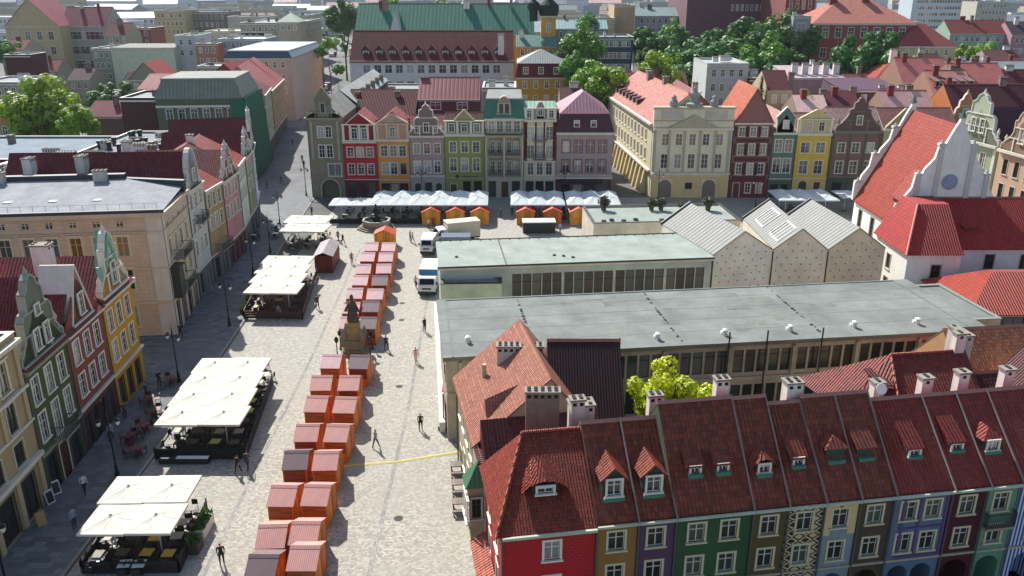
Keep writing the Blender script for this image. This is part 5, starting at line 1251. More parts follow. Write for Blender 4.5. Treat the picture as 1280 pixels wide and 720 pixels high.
m = MB(); m.box(0, w_, -.5, -.34, FE-.4, FE-.24); m.build('gutter', [flat('#a9b3a0')], r)
m = MB(); m.ext([(-.1, 3.6), (-1.1, 3.0), (-1.1, 3.1), (-.1, 3.72)], .5, 6.5, 'y'); m.build('lean_to_roof', [tile('#b0604c')], r)
fr_house('ochre_narrow_house', 'narrow ochre-brown house with gabled dormer next to the red corner house', 4.85, 7.25, '#8a6438', 0, 1, dorm=[(1.2, 1.0, 1.15, 1.15, 'g', 'w')], ng=1)
fr_house('violet_narrow_house', 'narrow violet house with gabled dormer and green gutter', 7.3, 9.5, '#553a52', 0, 1, dorm=[(1.1, 1.0, 1.15, 1.15, 'g', 'w')], ng=1)
fr_house('wide_green_house', 'wide moss green house with two thin shed dormers', 9.55, 14.2, '#2f4f2f', 0, 2, dorm=[(1.5, 1.5, .75, .45, 's', 'w'), (3.2, 1.5, .75, .45, 's', 'w')], dh=0.95)
fr_house('olive_brown_house', 'olive brown house with small copper hooded dormer', 14.25, 16.4, '#57482a', 0, 1, dorm=[(1.0, 1.3, .8, .6, 'e', 'w')], ng=1, dh=0.85)
fr_house('diamond_patterned_house', 'house painted in black and cream diamonds with thin shed dormer', 16.45, 18.7, '#8a7a60', 0, 1, dorm=[(1.1, 1.6, .75, .45, 's', 'w')], mat=diamonds(), ng=1, dh=0.3)
r, w_ = fr_house('blue_and_cream_house', 'pale blue house with cream painted top storey and red star figure', 18.75, 20.95, '#7c888e', 0, 1, cw=.95, dorm=[(1.2, 1.6, 1.0, .7, 'p', None)], ng=1, ground='A', dh=.6)
m = MB()
for x0_, x1_ in ((.02, .55), (1.68, w_-.02)): m.box(x0_, x1_, -.035, -.004, 5.75, 8.0)
m.box(.57, 1.66, -.035, -.004, 7.6, 8.0); m.build('painted_panel', [plaster('#c8b080')], r)
m = MB(); P5 = [(1.1+(.2 if i % 2 == 0 else .08)*math.sin(i*math.pi/5), 7.8+(.2 if i % 2 == 0 else .08)*math.cos(i*math.pi/5)) for i in range(10)]; m.ext(P5, -.06, -.037); m.build('star_figure', [plain('#8c2a24')], r)
fr_house('umber_house', 'dark umber house with green copper dormer box', 21.0, 23.2, '#4a3c2e', 0, 1, cw=.95, dorm=[(.9, 1.6, .9, .6, 's', None)], ng=1, dh=0.6)
r, w_ = fr_house('blue_and_violet_house', 'blue house with violet framed panels and wide windows', 23.25, 27.0, '#5a6a80', 0, 2, cw=.95, dorm=[(1.9, 1.6, .8, .5, 's', 'w')], rt=FT2)
m = MB()
for x in (.75, 1.87, w_-.15): m.box(x-.09, x+.09, -.06, -.013, 3.5, 7.9)
for z in (7.75, 5.6, 3.5): m.box(.75, w_-.1, -.065, -.014, z, z+.13)
m.build('painted_frame', [plaster('#5c4470')], r)
fr_house('maroon_narrow_house', 'plain dark maroon house with one tall window per storey', 27.05, 29.4, '#421018', 0, 1, dorm=[(1.0, 1.7, .8, .5, 's', 'w')], rt=FT2, ng=1)
r, w_ = fr_house('mint_house', 'mint green house with iron balcony and pointed dormer', 29.45, 31.6, '#618a72', 0, 1, dorm=[(.9, 1.5, 1.0, .7, 'p', 'w')], rt=FT2, ng=1)
balcony(r, w_/2, 5.3, 1.9, .5)
fr_house('blue_striped_house', 'blue and white striped house at the right edge with wide arch', 31.65, 35.0, '#8fa6cc', 0, 1, mat=stripes('#b8c2d4', '#283c78', .26), rt=FT2, ng=1)
fr_house('far_right_cream_house', 'cream house cut by the lower right corner', 35.05, 38.0, '#a8946c', 0, 1, rt=FT2, ng=1)
# free-standing chimneys rising from the ridges
def chim_on(px, py, s, w_, d_, h, kind, label, zt=None, off=None):
    """chimney whose top centre is seen at (px,py); standing on the back slope"""
    pass
RC = [(5.0, .6, 1.0, .7, 1.6, 0), (9.9, .5, 1.0, .7, 1.5, 0), (14.1, .3, 1.0, .7, 2.9, 0), (18.6, -.2, 1.2, .9, 2.4, 0), (24.9, .5, .8, .7, 1.0, 0), (28.4, .6, .9, .7, 1.0, 0), (31.0, .6, .9, .7, 1.3, 0), (34.6, .9, 1.0, .7, 1.0, 0)]
SEG = [(-.6, 4.8, 'red_corner_house'), (4.85, 7.25, 'ochre_narrow_house'), (7.3, 9.5, 'violet_narrow_house'), (9.55, 14.2, 'wide_green_house'), (14.25, 16.4, 'olive_brown_house'), (16.45, 18.7, 'diamond_patterned_house'), (18.75, 20.95, 'blue_and_cream_house'), (21.0, 23.2, 'umber_house'), (23.25, 27.0, 'blue_and_violet_house'), (27.05, 29.4, 'maroon_narrow_house'), (29.45, 31.6, 'mint_house'), (31.65, 35, 'blue_striped_house')]
for s_, dy, cw, cd, h, kd in RC:
    for a0, a1, nm in SEG:
        if a0 <= s_ < a1+.05:
            root = bpy.data.objects[nm]; ro = [c for c in root.children if c.name.startswith('roof')][0]
            put(chimney_mesh(cw*.85, cd*.85, h*.62+1.2, 2 if s_ > 9 else kd), 'chimney', ro, (s_-a0, FRY+1.0+dy, FE+FH_-1.4)); break

# ---- block behind the corner: beige house with orange roof, oriel, chimney stacks
OT = tile('#b47864', .2, .24, .6, .25, False)
GW = plaster('#a39b8a', .9, 1.0)
r, w_, _ = house('beige_oriel_house', 'beige house with sunlit orange tile roof, oriel window and pointed dormer', 'house', (-4.3, 59.8), (-1.75, 46.35), 8.2, 7.9, '#b5a88e', None,
  [(5.0, 1.5, [1.5, 3.5, 5.5, 7.5], .85, 'w'), (1.6, 1.5, [3.5, 5.5, 7.5], .8, 'w'), (.0, 2.3, [1.5], 1.0, 'F')], right=[(5.2, 1.2, [5.6], .7, 'w')], wallmat=plaster('#b5a88e', .9, .9), pipe=True)
m = MB(); zr_ = 12.2; s_ = (zr_-7.9)/5.0; m.ext([(-.4, 7.9-.4*s_), (-.4, 7.9-.4*s_+.14), (5.0, zr_+.14), (8.4, 7.9+.1), (8.4, 7.8), (5.0, zr_)], -.1, w_-3.0, 'x', 0, 0)
ro = m.build('roof', [OT], r)
g_ = MB(); g_.ext([(0, 7.9), (5.0, zr_-.05), (8.2, 7.9)], w_-3.4, w_-3.1, 'x'); g_.ext([(0, 7.9), (5.0, zr_-.05), (8.2, 7.9)], .1, .3, 'x'); g_.build('gable', [GW], r)
m = MB(); m.face([(w_-3.0, -.3, 7.75), (w_+.2, -.3, 7.75), (w_+.2, 8.4, 7.75), (w_-3.0, 8.4, 7.75)]); m.ext([(w_-3.05, 7.8), (w_-.8, 7.8), (w_-3.05, 9.7)], .2, 8.2, 'y'); m.build('low_roof', [tile('#5a1c20')], ro)
# pointed dormer (wedge) on the west slope
m = MB(); m.face([(7.4, .9, 8.8), (9.0, .9, 8.8), (8.2, .9, 9.9)]); m.face([(7.4, .9, 8.8), (8.2, .9, 9.9), (8.2, 3.4, 10.9), (7.4, 1.0, 8.85)]); m.face([(9.0, .9, 8.8), (8.2, 3.4, 10.9), (8.2, .9, 9.9)])
m.build('dormer', [OT], ro)
st_ = MB(); st_.tube((3.6, 1.6, 9.0), (3.6, 1.6, 10.4), .16); st_.build('chimney', [plaster('#b8a890')], ro)
# oriel
m = MB(); m.box(w_-1.9, w_-.6, -1.0, -.01, 3.0, 6.2); m.ext([(w_-1.8, 3.0), (w_-.7, 3.0), (w_-0.5, 2.2), (w_-1.3, 2.2)], -.9, -.01, 'y'); orl = m.build('oriel', [plaster('#9b8d72')], r)
m = MB(); m.face([(w_-2.1, -1.2, 6.2), (w_-.4, -1.2, 6.2), (w_-0.9, -.2, 8.1)]); m.face([(w_-.4, -1.2, 6.2), (w_-.4, 0, 6.2), (w_-0.9, -.2, 8.1)]); m.face([(w_-2.1, 0, 6.2), (w_-2.1, -1.2, 6.2), (w_-0.9, -.2, 8.1)]); m.face([(w_-2.1, 0, 6.2), (w_-.4, 0, 6.2), (w_-.4, -1.2, 6.2), (w_-2.1, -1.2, 6.2)]); m.build('oriel_roof', [seam('#4e7a5c', .3, .5)], orl)
a_, b_ = win_meshes(.7, 1.6, 'w')
for x in (w_-1.4, w_-0.4): o = put(a_, 'window', orl, (x, -1.15, 3.9)); put(b_, 'pane', o)
a_, b_ = win_meshes(.6, 1.5, 'k'); o = put(a_, 'window', orl, (w_-.45, -.5, 3.9), math.pi/2); put(b_, 'pane', o)
# chimney stacks as parts of the beige house
for (wx, wy, z0_, cw, cd, ch_, kd, rz) in ((1.9, 46.9, 8.6, 2.1, .7, 4.5, 1, 0), (.6, 57.0, 8.0, 3.4, .8, 3.7, 0, 0), (4.3, 46.6, 8.6, 1.5, 1.0, 3.8, 2, .15)):
    inv = Matrix.Translation(r.location) @ Matrix.Rotation(r.rotation_euler[2], 4, 'Z'); lp = inv.inverted() @ Vector((wx, wy, z0_))
    put(chimney_mesh(cw, cd, ch_, kd), 'chimney', ro, lp, -r.rotation_euler[2]+rz)
# dark slope behind; its shade is put into the tile colour
house('shaded_plum_roof_house', 'rear house with plum tile slope coloured dark for shade, touching the grey pavilion', 'house', (2.6, 50.8), (7.9, 50.8), 11, 7.2, '#3c2420', dict(k='along', m=tile('#3a1a22', .2, .22, .8, .3, False), h=5.0, ry=5.9, o=.2), [(4, 1.4, 2, .8, 'k')], pipe=False)
house('small_orange_lean_to', 'small orange tiled lean-to roof squeezed beside the plum roof', 'annex', (1.0, 48.0), (3.4, 48.0), 3.6, 8.0, '#8a7a68', dict(k='shed', m=OT, h=2.0), [], pipe=False)
# tiled houses at the mid right
r, w_, _ = house('hipped_tile_house', 'dark tiled rear house with sunlit orange hip end and dormer', 'house', (26.3, 52.2), (34.6, 53.4), 8.6, 7.2, '#b3a688', None, [(4, 1.4, 3, .8, 'k')], pipe=False)
m = MB(); q = dict(a=(-1.4, 3.4, 7.2), b=(w_, -.3, 7.2), c=(w_, 9, 7.2), d=(-2.4, 9.0, 7.2), a2=(1.3, -.3, 7.2), s=(2.4, 4.3, 11.1), t=(w_, 4.3, 11.1))
m.face([q['a2'], q['b'], q['t'], q['s']]); m.face([q['a'], q['a2'], q['s']]); m.face([q['d'], q['a'], q['s']]); m.face([q['c'], q['d'], q['s'], q['t']]); m.face([q['b'], q['c'], q['t']]); m.face([q['a2'], q['a'], q['d'], q['c'], q['b']])
ro = m.build('roof', [tile('#7c2a20', .24, .3, .5, .45)], r); m = MB(); m.tube(q['s'], q['t'], .1); m.tube(q['a2'], q['s'], .1); m.build('ridge_cap', [tile('#b86a58')], ro)
dormer(r, 1.3, 2.6, 8.6, 1.1, .9, 1.4, 's', tile('#5c2420'), plain('#9a8a60'), 'w', .4)
put(chimney_mesh(.8, .6, 2.2, 2), 'chimney', ro, (w_-.6, 4.4, 10.2))
house('orange_tile_rear_house', 'rear house with pale orange tile roof at the right edge', 'house', (35.6, 58.8), (46, 60.2), 8, 6.6, '#b08a60', dict(k='along', m=tile('#c07a5c', .24, .3, .6, .35), h=3.8, ry=4.2, ch=[(.3, 2.5, 8.2, .7, 2.2, 2.8, 0)]), [(3.5, 1.4, 3, .8, 'k')], pipe=False)
r, w_, _ = house('dish_gable_house', 'cream gable-ended house with white satellite dish at the right edge', 'house', (37.4, 50.6), (44.0, 51.4), 8, 7.6, '#c4b894', dict(k='front', m=tile('#54201e', .24, .3), h=3.6), [(4, 1.4, 2, .8, 'k')], pipe=False)
def dish(root, loc, s=.55):
    m = MB(); m.lathe(0, 0, [(.02, 0), (.25, .03), (.5, .12), (.52, .13), (.5, .16), (.02, .1)], 16)
    m.xf(Matrix.Rotation(math.radians(62), 4, 'X')); m.v = [(a*s/.5, b*s/.5, c*s/.5) for a, b, c in m.v]; m.tube((0, .1, 0), (0, .1, -1.0), .03); m.build('satellite_dish', [plain('#e6e6e2', .4)], root, loc=loc)
dish(r, (1.4, -.8, 9.6), .5); dish(bpy.data.objects['blue_and_violet_house'], (1.4, 5.0, 12.6), .36)
house('courtyard_dark_house', 'low dark roof filling the courtyard left of the dish gable', 'house', (34.8, 52.6), (37.3, 53), 6, 6.6, '#8a7a60', dict(k='along', m=tile('#54201e', .24, .3), h=3.0, ry=4), [], pipe=False)
# ================================================================== background buildings
def XP(px, Y, z=15): return (px-640)/FPX*(Y*math.cos(PIT)+(CH-z)*math.sin(PIT))
def B(name, lab, pl, pr, Y, ytop, depth, wall, roof, nf=3, nc=6, cat='building', left=0, right=0, dY=0.0, e=None, ch=(), h0=2.6, fh=3.4, wh=1.7, ww=1.0):
    """front wall at distance Y (right end at Y+dY), its top seen at photo row ytop"""
    e = e or HZ(ytop, Y)
    wid = XP(pr, Y+dY, e)-XP(pl, Y, e)
    if nc and ww < 1.5: nc = min(26, max(nc, int(wid/2.9)))
    rows = [(e-h0-fh*i, wh, nc, ww, 'z') for i in range(nf) if e-h0-fh*i > .5]
    sd = lambda n: [(e-h0-fh*i, wh, n, ww, 'z') for i in range(nf) if e-h0-fh*i > .5] if n else ()
    rr = dict(roof)
    if not ch and wid > 4:
        q = random.Random(int(pl*7+Y)); n_ = max(1, int(wid/7))
        if rr['k'] == 'flat': ch = [(q.uniform(1, wid-1), q.uniform(1.5, depth-1.5), e, q.choice((.7, 1.2, 2.4)), q.choice((.7, 1.0)), q.uniform(.6, 1.6), q.choice((0, 2, 2, 1))) for i in range(n_*2)]
        elif rr['k'] == 'along': ch = [(q.uniform(1, wid-1), (rr.get('ry') or depth/2)*q.uniform(.7, 1.2), e+rr.get('h', 3)*.6, q.choice((.9, 1.3, 1.8)), .8, rr.get('h', 3)*.4+q.uniform(.9, 1.7), q.choice((0, 2, 3, 1))) for i in range(n_)]
    rr.setdefault('ch', ch)
    return house(name, lab, cat, (XP(pl, Y, e), Y), (XP(pr, Y+dY, e), Y+dY), depth, e, wall, rr, rows, left=sd(left), right=sd(right), pipe=False, bands=[(e-.35, .35, .3)])
FLT = dict(k='flat', m=flat('#888c8c', .8), p=.4)
RR = lambda c, h=4.5, k='along', **q: dict(k=k, m=tile(c, .3, .36, .8, .15), h=h, **q)
# centre
r, w_, ro = B('long_white_office_building', 'long white building with wine red dormered roof behind the far row', 437, 642, 232, 76, 17, '#d0d0cc', dict(k='along', m=tile('#6e1822', .3, .36, .8, .12), h=7.2, o=.5, ch=[(40.5, 2.0, 17, 1.6, 1, 7, 2)]), 3, 13, fh=4.2, wh=2.1, ww=1.9, h0=3.2)
e_ = HZ(76, 232)
for i in range(11): dormer(r, 4.2+i*3.55, 1.9, e_+1.2, 2.3, 1.3, 2.4, 'g', tile('#7a2630', .3, .36), plain('#2c1a1c'), 'w', 1.5)
r, w_, ro = B('green_roofed_church', 'church nave with long green copper roof behind the white building', 443, 668, 272, 44, 22, '#c0923c', dict(k='along', m=seam('#3a7862', 1.2, .75), h=9.0, o=.5), 1, 8, 'church')
m = MB(); m.lathe(34.5, 11, [(2.0, 26), (1.5, 28.6), (1.3, 28.8), (1.3, 30.4), (1.8, 30.5), (1.2, 31.6), (.1, 32.6)], 10); m.build('cupola', [flat('#b5c2b4')], ro)
m = MB(); m.ext([(10, 18), (16, 18), (13, 28.5)], -1.5, 8, 'y'); m.box(9.5, 16.5, -1.4, 0, 0, 20); m.build('transept', [plaster('#b8b9b4')], r)
r, w_, _ = house('yellow_church_tower', 'slim yellow church tower with dark bulbous helmet', 'church tower', (XP(676, 262), 262), (XP(694, 262), 262), 4.6, 27.5, '#c9a052', None, [(23, 2.6, [2.2], 1.1, 'z'), (17.5, 2.6, [2.2], 1.1, 'z'), (12.5, 2.4, [2.2], 1.1, 'z')], bands=[(27.2, .4, .4), (21, .3, .3), (15.5, .3, .5)], pipe=False)
m = MB(); m.lathe(2.3, 2.3, [(2.6, 27.5), (3.1, 29), (3.0, 30.6), (1.6, 31.8), (.9, 32.4), (.9, 34), (1.3, 34.6), (.1, 37)], 12); m.build('helmet', [flat('#24342e')], r)
m = MB(); m.lathe(-2.3, 2.3, [(1.3, 26), (1.3, 29), (1.9, 30), (1.8, 31.2), (.7, 32), (.05, 34.5)], 10); m.build('small_helmet', [flat('#24342e')], r)
B('yellow_church_annex', 'yellow annex wall with grey roof at the foot of the church tower', 645, 696, 258, 58, 10, '#c08c34', dict(k='along', m=seam('#5e8a7c'), h=3), 1, 5, 'annex')
r, w_, _ = B('red_mansard_house', 'ochre house with red tiled mansard storey and grey hip roof', 645, 708, 215, 97, 13, '#c09040', dict(k='mans', m=tile('#7c2430', .3, .3), m2=seam('#7d8483', .6), h1=3.3, i1=.6, h=3.2), 2, 4)
for x in (2.4, 6.2, 10): 
    o = put(simple_win(1.2, 1.6), 'window', r, (x, -.12, HZ(97, 215)+.9))
B('glossy_mauve_roof_house', 'mauve roofed rear house with small blue roof windows behind the ornate gable', 522, 600, 168, 124, 9, '#5c3c40', dict(k='along', m=seam('#8c4a4c', .8, .35), h=3.6, ry=5), 1, 2, h0=2.0, wh=1.4, ww=2.0, ch=[(1, 5, 17, 1.6, .8, 2, 1), (7, 6, 17, 3, .8, 1.6, 1)])
B('dark_red_rear_roof_house', 'dark wine red roof behind the crimson and peach houses', 430, 518, 163, 150, 18, '#6a4640', RR('#641c24', 4.6), 1, 3, ch=[(9.6, 7, 13, 1.0, .8, 3.6, 1)])
r, w_, _ = house('brown_firewall_building', 'tall building with brown-red firewall and pale curved roof beside the gatehouse', 'building', (-36.8, 167), (-30.2, 167), 42, 14.6, '#5c4440', dict(k='front', m=flat('#a8aaa4', .6), h=2.6), [(10, 1.8, 2, 1, 'z')], pipe=False)
m = MB(); m.tube((w_+.1, -.2, 1), (w_+.1, -.2, 15.4), .25, n=6); m.build('green_edge', [plain('#5f9a84')], r)
for i in range(6): put(chimney_mesh(1.4, .8, 2.2, 1), 'chimney', r, (w_-.6, 4+i*6.4, 14.2), math.pi/2)
B('courtyard_flat_building', 'low grey flat-roofed building with roof terrace in the inner courtyard', 455, 520, 196, 118, 18, '#8c8d88', FLT, 1, 6)
B('courtyard_white_building', 'pale block with white roof boxes behind the copper mansard', 603, 645, 182, 112, 12, '#8a8c86', FLT, 1, 3, ch=[(2, 3, 14.8, 1.4, .8, 2.4, 2), (5, 6, 14.8, 1, .8, 2.8, 0)])
# right of centre
B('white_modern_building', 'white modern block with flat roof beside the dark trees', 884, 936, 208, 82, 16, '#bfc1bd', dict(k='flat', m=flat('#a0a3a2', .6), p=.5), 3, 4, left=0, ch=[(3, 5, 18.6, 1.4, 1, 1.2, 2), (6, 8, 18.6, 2.6, 1.6, 1.2, 2)])
B('wine_mansard_annex', 'small wine red mansard next to the white modern block', 937, 960, 206, 100, 12, '#6a2a34', FLT, 1, 2)
B('cream_low_rear_house', 'cream rear house with wine red roof beside the conifer', 960, 990, 180, 113, 12, '#b5a888', RR('#6c1e2c', 3.4), 1, 2, ch=[(5.5, 3, 15, 1.2, .8, 4, 1)])
B('pale_pink_firewall_building', 'building with pale pink blank side walls and white chimneys', 988, 1056, 196, 98, 14, '#b89a98', dict(k='shed', m=seam('#b9a2a4'), h=1.5), 0, 0, ch=[(2+i*2.4, 4, 17, 1.4, .8, 2.4, 2) for i in range(5)])
B('plum_firewall_building', 'plum coloured rear building with light rim behind the brown baroque gable', 1052, 1126, 178, 113, 12, '#54404c', dict(k='shed', m=seam('#5c3a48'), h=1.2), 1, 3, ch=[(9+i*2, 2, 14.5, 1.1, .8, 2.2, 2) for i in range(3)])
B('red_hipped_villa', 'villa with orange-red hipped roof and white chimney', 1090, 1160, 214, 103, 14, '#a89c78', RR('#a84c3c', 4.6, 'hip'), 1, 4, 'villa', ch=[(6, 4, 18, 1.6, 1, 3.2, 2)])
for i, (pl, pr, Y, yt, c, rc, h, lab) in enumerate([  # the palest pinks put the glare of metal roofs into the colour
  (1110, 1172, 162, 152, '#8c7464', '#cfa8a0', 5.0, 'pale pink glaring roof left of the khaki gable'), (1168, 1222, 172, 122, '#93705e', '#c98c80', 4.6, 'salmon roof with five brick dormers below the grey roof'),
  (1000, 1040, 164, 150, '#8c7464', '#d8b8b0', 4.0, 'very pale pink roof behind the slate green house'), (1040, 1080, 168, 142, '#8c6a60', '#5a2630', 3.4, 'dark wine roof behind the mustard house'),
  (1128, 1190, 200, 104, '#93705e', '#c07a70', 5.2, 'broad rose roof with red brick firewalls'), (1196, 1262, 186, 110, '#8c6a60', '#b87068', 4.6, 'rose red roof before the pedimented pink building')]):
    r, w_, _ = B('rear_roof_house', 'rear house, %s' % lab, pl, pr, Y, yt, 13, c, dict(k='along', m=seam(rc, .55, .6, 0, .25), h=h, ch=[(2.0, 5.5, HZ(yt, Y)+h-.9, 1.1, .8, 2.0, 3), (6.5, 7.5, HZ(yt, Y)+h-.9, 1.3, .8, 1.8, 1)]), 1, 3)
    if i == 1:
        for k_ in range(5): dormer(r, 1.2+k_*1.7, 2.2, HZ(yt, Y)+1.8, 1.1, 1.2, 2, 's', tile('#6a2a2c'), plaster('#7c4038'), 'k', .5)
B('orange_stepped_gable_house', 'orange house with white-edged stepped gable and wine red roof at the right', 1196, 1300, 160, 152, 15, '#b06a3c', RR('#5e1c26', 6.0), 2, 7)
r2, w2, _ = house('stepped_gable_front', 'narrow peach stepped gable rising left of the wine red roof', 'house', (XP(1192, 157), 157), (XP(1222, 157), 157), 3, 12.5, '#b5805c', None, [(9, 1.8, 2, .9, 'z')], pipe=False)
fgable(r2, w2, 12.5, 'ste', 5.4, plaster('#b5805c'), '#cfc6b4', [(.5, 1, .9, 1.6)])
# right side row facing left
r, w_, _ = house('pale_green_baroque_house', 'pale green house with white baroque gable on the right side of the square', 'house', W(1192, 170, 14), W(1248, 184, 14), 14, 14, '#98a284', dict(k='front', m=tile('#54202a'), h=5, o=-.4), [(10.4, 2.2, 2, 1.1, 'w'), (6.4, 2.4, 2, 1.1, 'w'), (.2, 3.2, 3, 1.5, 's')], bands=[(13.7, .4, .5), (4.2, .4, .4)], base=(4.0, '#4a5650'), pipe=False)
fgable(r, w_-.3, 14.1, 'bar', 7.2, plaster('#a9af98'), '#d2d2c4', [(.4, 1.4, .9, 2.0), (.6, 1.4, .9, 2.0)], x0=.15)
m = MB()
for x in (.2, w_/2-.25, w_-.7): m.box(x, x+.5, -.14, -.013, 4.6, 13.6)
m.build('pilaster', [plaster('#cfcfc0')], r)
r, w_, _ = house('pale_peach_row_house', 'pale peach house at the right edge beside the green baroque house', 'house', W(1250, 186, 14), W(1300, 200, 14), 14, 14, '#b89c84', dict(k='front', m=tile('#54202a'), h=5, o=-.4), [(10.6, 2.2, 3, 1.0, 'k'), (7.0, 2.2, 3, 1.0, 'k'), (.2, 3.2, 3, 1.5, 's')], bands=[(13.7, .4, .5), (4.2, .4, .4)], pipe=False)
fgable(r, w_-.3, 14.1, 'vol', 6, plaster('#b89c84'), '#cfc4b2', [(.5, 1.4, 1, 2.0)], x0=.15)
# farther right
r, w_, _ = B('brick_gothic_hall', 'huge purple-brown brick hall with rows of white windows rising out of the frame', 862, 990, 330, -40, 40, '#6a4850', FLT, 1, 3, h0=30, ww=1.2)
for j in range(3):
    for i in range(12): put(simple_win(.8, 2.2), 'window', r, (17+i*1.8, 0, 27+j*4.4))
B('brick_gothic_tower', 'red-brown brick tower wing with arched windows right of the brick hall', 985, 1022, 300, -20, 30, '#7c4640', FLT, 4, 4, h0=8, fh=6, wh=3)
B('grey_arcaded_building', 'narrow grey-white arcaded wall between brick tower and red school', 992, 1014, 262, 22, 6, '#9a9c9c', FLT, 4, 1, h0=5, fh=5.5, wh=3.4, ww=2.4)
r, w_, _ = B('red_brick_school', 'wide red brick building with pinkish hipped roof behind the big tree', 1016, 1146, 268, 30, 22, '#8c4c40', RR('#c07868', 7.0, 'hip', i=11), 3, 7, h0=4, fh=6, wh=3, ww=1.8)
for x in (9, 19): put(chimney_mesh(2.2, 1.2, 3, 3), 'chimney', r, (x, 10, HZ(30, 268)+5))
B('cream_red_hip_villa', 'cream villa with steep red hipped roof and white dormer', 1124, 1195, 262, 58, 14, '#b0a680', RR('#a04848', 6.2, 'hip'), 1, 4, 'villa')
B('mint_apartment_row', 'pale mint apartment row with red roof and many small dormers', 1188, 1264, 300, 42, 12, '#93a898', RR('#94443c', 4.0), 3, 10)
B('rose_apartment_row', 'rose apartment house with dark roof at the right edge', 1265, 1320, 296, 44, 12, '#a8848a', RR('#54404a', 4.0), 3, 7)
B('grey_roofed_long_building', 'long low building with wide pale grey roof before the villa', 1160, 1300, 236, 96, 16, '#a8988c', dict(k='along', m=seam('#8a9896', .8), h=3.4), 1, 8)
r, w_, _ = B('pedimented_pink_building', 'dusty pink classical building with shallow pediment at the right', 1222, 1310, 222, 92, 14, '#a88f88', dict(k='along', m=seam('#7f8c8a'), h=2.4), 2, 9)
fgable(r, 8, HZ(92, 222), 'tri', 1.8, plaster('#a88f88'), '#c0b2a8', x0=.5)
r, w_, _ = B('white_office_slab', 'long white modern slab with bands of windows at the top right', 1142, 1222, 520, -4, 18, '#b9c2c6', FLT, 6, 20, h0=3.4, fh=3.6, ww=1.4, cat='office block')
B('beige_far_block', 'beige flat block far behind the mint row', 1222, 1262, 470, 3, 16, '#b5b1a0', FLT, 5, 8)
B('tan_firewall_block', 'tan building with blank firewall behind the bright green trees', 768, 794, 330, 8, 20, '#b59c7c', FLT, 0, 0)
B('beige_low_block', 'low beige wall block left of the tan firewall', 745, 769, 322, 24, 14, '#a89880', FLT, 1, 3)
B('dark_glass_building', 'dark blue-grey modern building with flat roof among the trees', 742, 792, 262, 48, 14, '#3c4650', FLT, 3, 8, h0=2.4)
B('grey_shed_building', 'long grey low roof right of the yellow tower', 692, 760, 285, 36, 14, '#7f8a8a', dict(k='along', m=seam('#7c9a98', 1), h=2.5), 1, 6)
B('white_gable_block', 'white gabled block with teal roof right of the tan firewall', 794, 864, 345, 20, 18, '#a8acac', dict(k='along', m=seam('#7a8e8c', 1), h=3), 2, 8)
B('old_city_wall', 'low old brick wall between the tree groups', 785, 862, 236, 68, 1.2, '#6c4838', dict(k='along', m=tile('#7c4434'), h=.6, o=.1), 0, 0, 'wall', e=7.5)
# left background
r, w_, _ = B('grey_school_building', 'grey and ochre school building with pink roof and row windows at the upper left', 74, 132, 346, 33, 18, '#a3a196', RR('#8c4450', 7), 4, 7, h0=5, fh=5.5, wh=3, ww=2.2)
r, w_, _ = B('ochre_gabled_school_wing', 'ochre gabled wing at the left end of the school', 6, 74, 338, 33, 20, '#b8aa82', RR('#8c4450', 10, 'front'), 4, 4, h0=5, fh=5.5, wh=3, ww=2.0)
B('grey_green_tenement', 'narrow grey-green tenement left of the blank firewall', 114, 138, 290, 62, 16, '#7f8a7c', FLT, 4, 3)
B('pale_green_firewall', 'building with wide blank pale green firewall', 138, 217, 285, 60, 14, '#c2c8ae', dict(k='shed', m=flat('#7c7c78'), h=.4), 0, 0)
B('cream_block', 'cream block with two storeys of windows behind the school', 192, 230, 390, 14, 18, '#b3a780', FLT, 3, 6)
B('grey_brown_block', 'grey-brown block with two rows of windows in the upper left', 230, 284, 400, 16, 20, '#7b726a', FLT, 3, 7)
B('white_block', 'white block with two tall windows in the upper left', 284, 334, 385, 22, 16, '#b0b0a8', FLT, 2, 5)
B('tall_pale_block', 'tall pale grey block between firewall and salmon house', 218, 244, 290, 46, 16, '#c0c2c0', FLT, 2, 2)
B('small_salmon_block', 'small salmon block beside the pale grey block', 244, 272, 286, 56, 14, '#b0785e', FLT, 3, 3)
B('blue_grey_block', 'blue-grey block with white roof edge', 272, 330, 292, 50, 16, '#94a0aa', dict(k='flat', m=flat('#b4b8b8', .5), p=.3), 2, 5)
B('cream_roof_block', 'low cream roofed block near the left street', 255, 330, 330, 40, 18, '#b8b396', dict(k='flat', m=flat('#b4b2a0', .5), p=.3), 1, 8)
B('glass_roof_block', 'salmon corner building with blue glass roof storey', 280, 364, 240, 73, 38, '#b6a69e', dict(k='mans', m=plain('#3f5568', .3), m2=flat('#a9acab'), h1=1.8, i1=1.0, h=.3), 3, 7)
r, w_, _ = B('green_capped_tower_block', 'beige block with small pyramid-roofed corner turret', 300, 372, 330, 30, 40, '#a09684', FLT, 4, 8, right=8)
r, w_, _ = B('pyramid_turret', 'beige turret with pale green pyramid roof', 347, 374, 318, 28, 9, '#a59b88', dict(k='hip', m=seam('#a3b298'), h=3.2), 1, 3, 'turret')
B('small_red_roof_house', 'small house with red tiled roof among the courtyard trees', 160, 205, 236, 100, 12, '#8a8c80', RR('#98383c', 4.6, 'front'), 1, 2)
B('tiny_red_lean_to_house', 'low red lean-to roof over a yellow-green wall', 172, 204, 222, 112, 9, '#a3a860', dict(k='shed', m=tile('#a03c3c'), h=3.0), 0, 0)
B('yellow_flat_house', 'yellow-orange flat-roofed house at the left edge', -20, 50, 178, 132, 14, '#b59458', dict(k='flat', m=flat('#8a8c8a'), p=.3), 2, 6)
B('grey_flat_house', 'grey flat-roofed house above the yellow one at the left edge', -30, 24, 205, 105, 14, '#8c8f88', FLT, 2, 5)
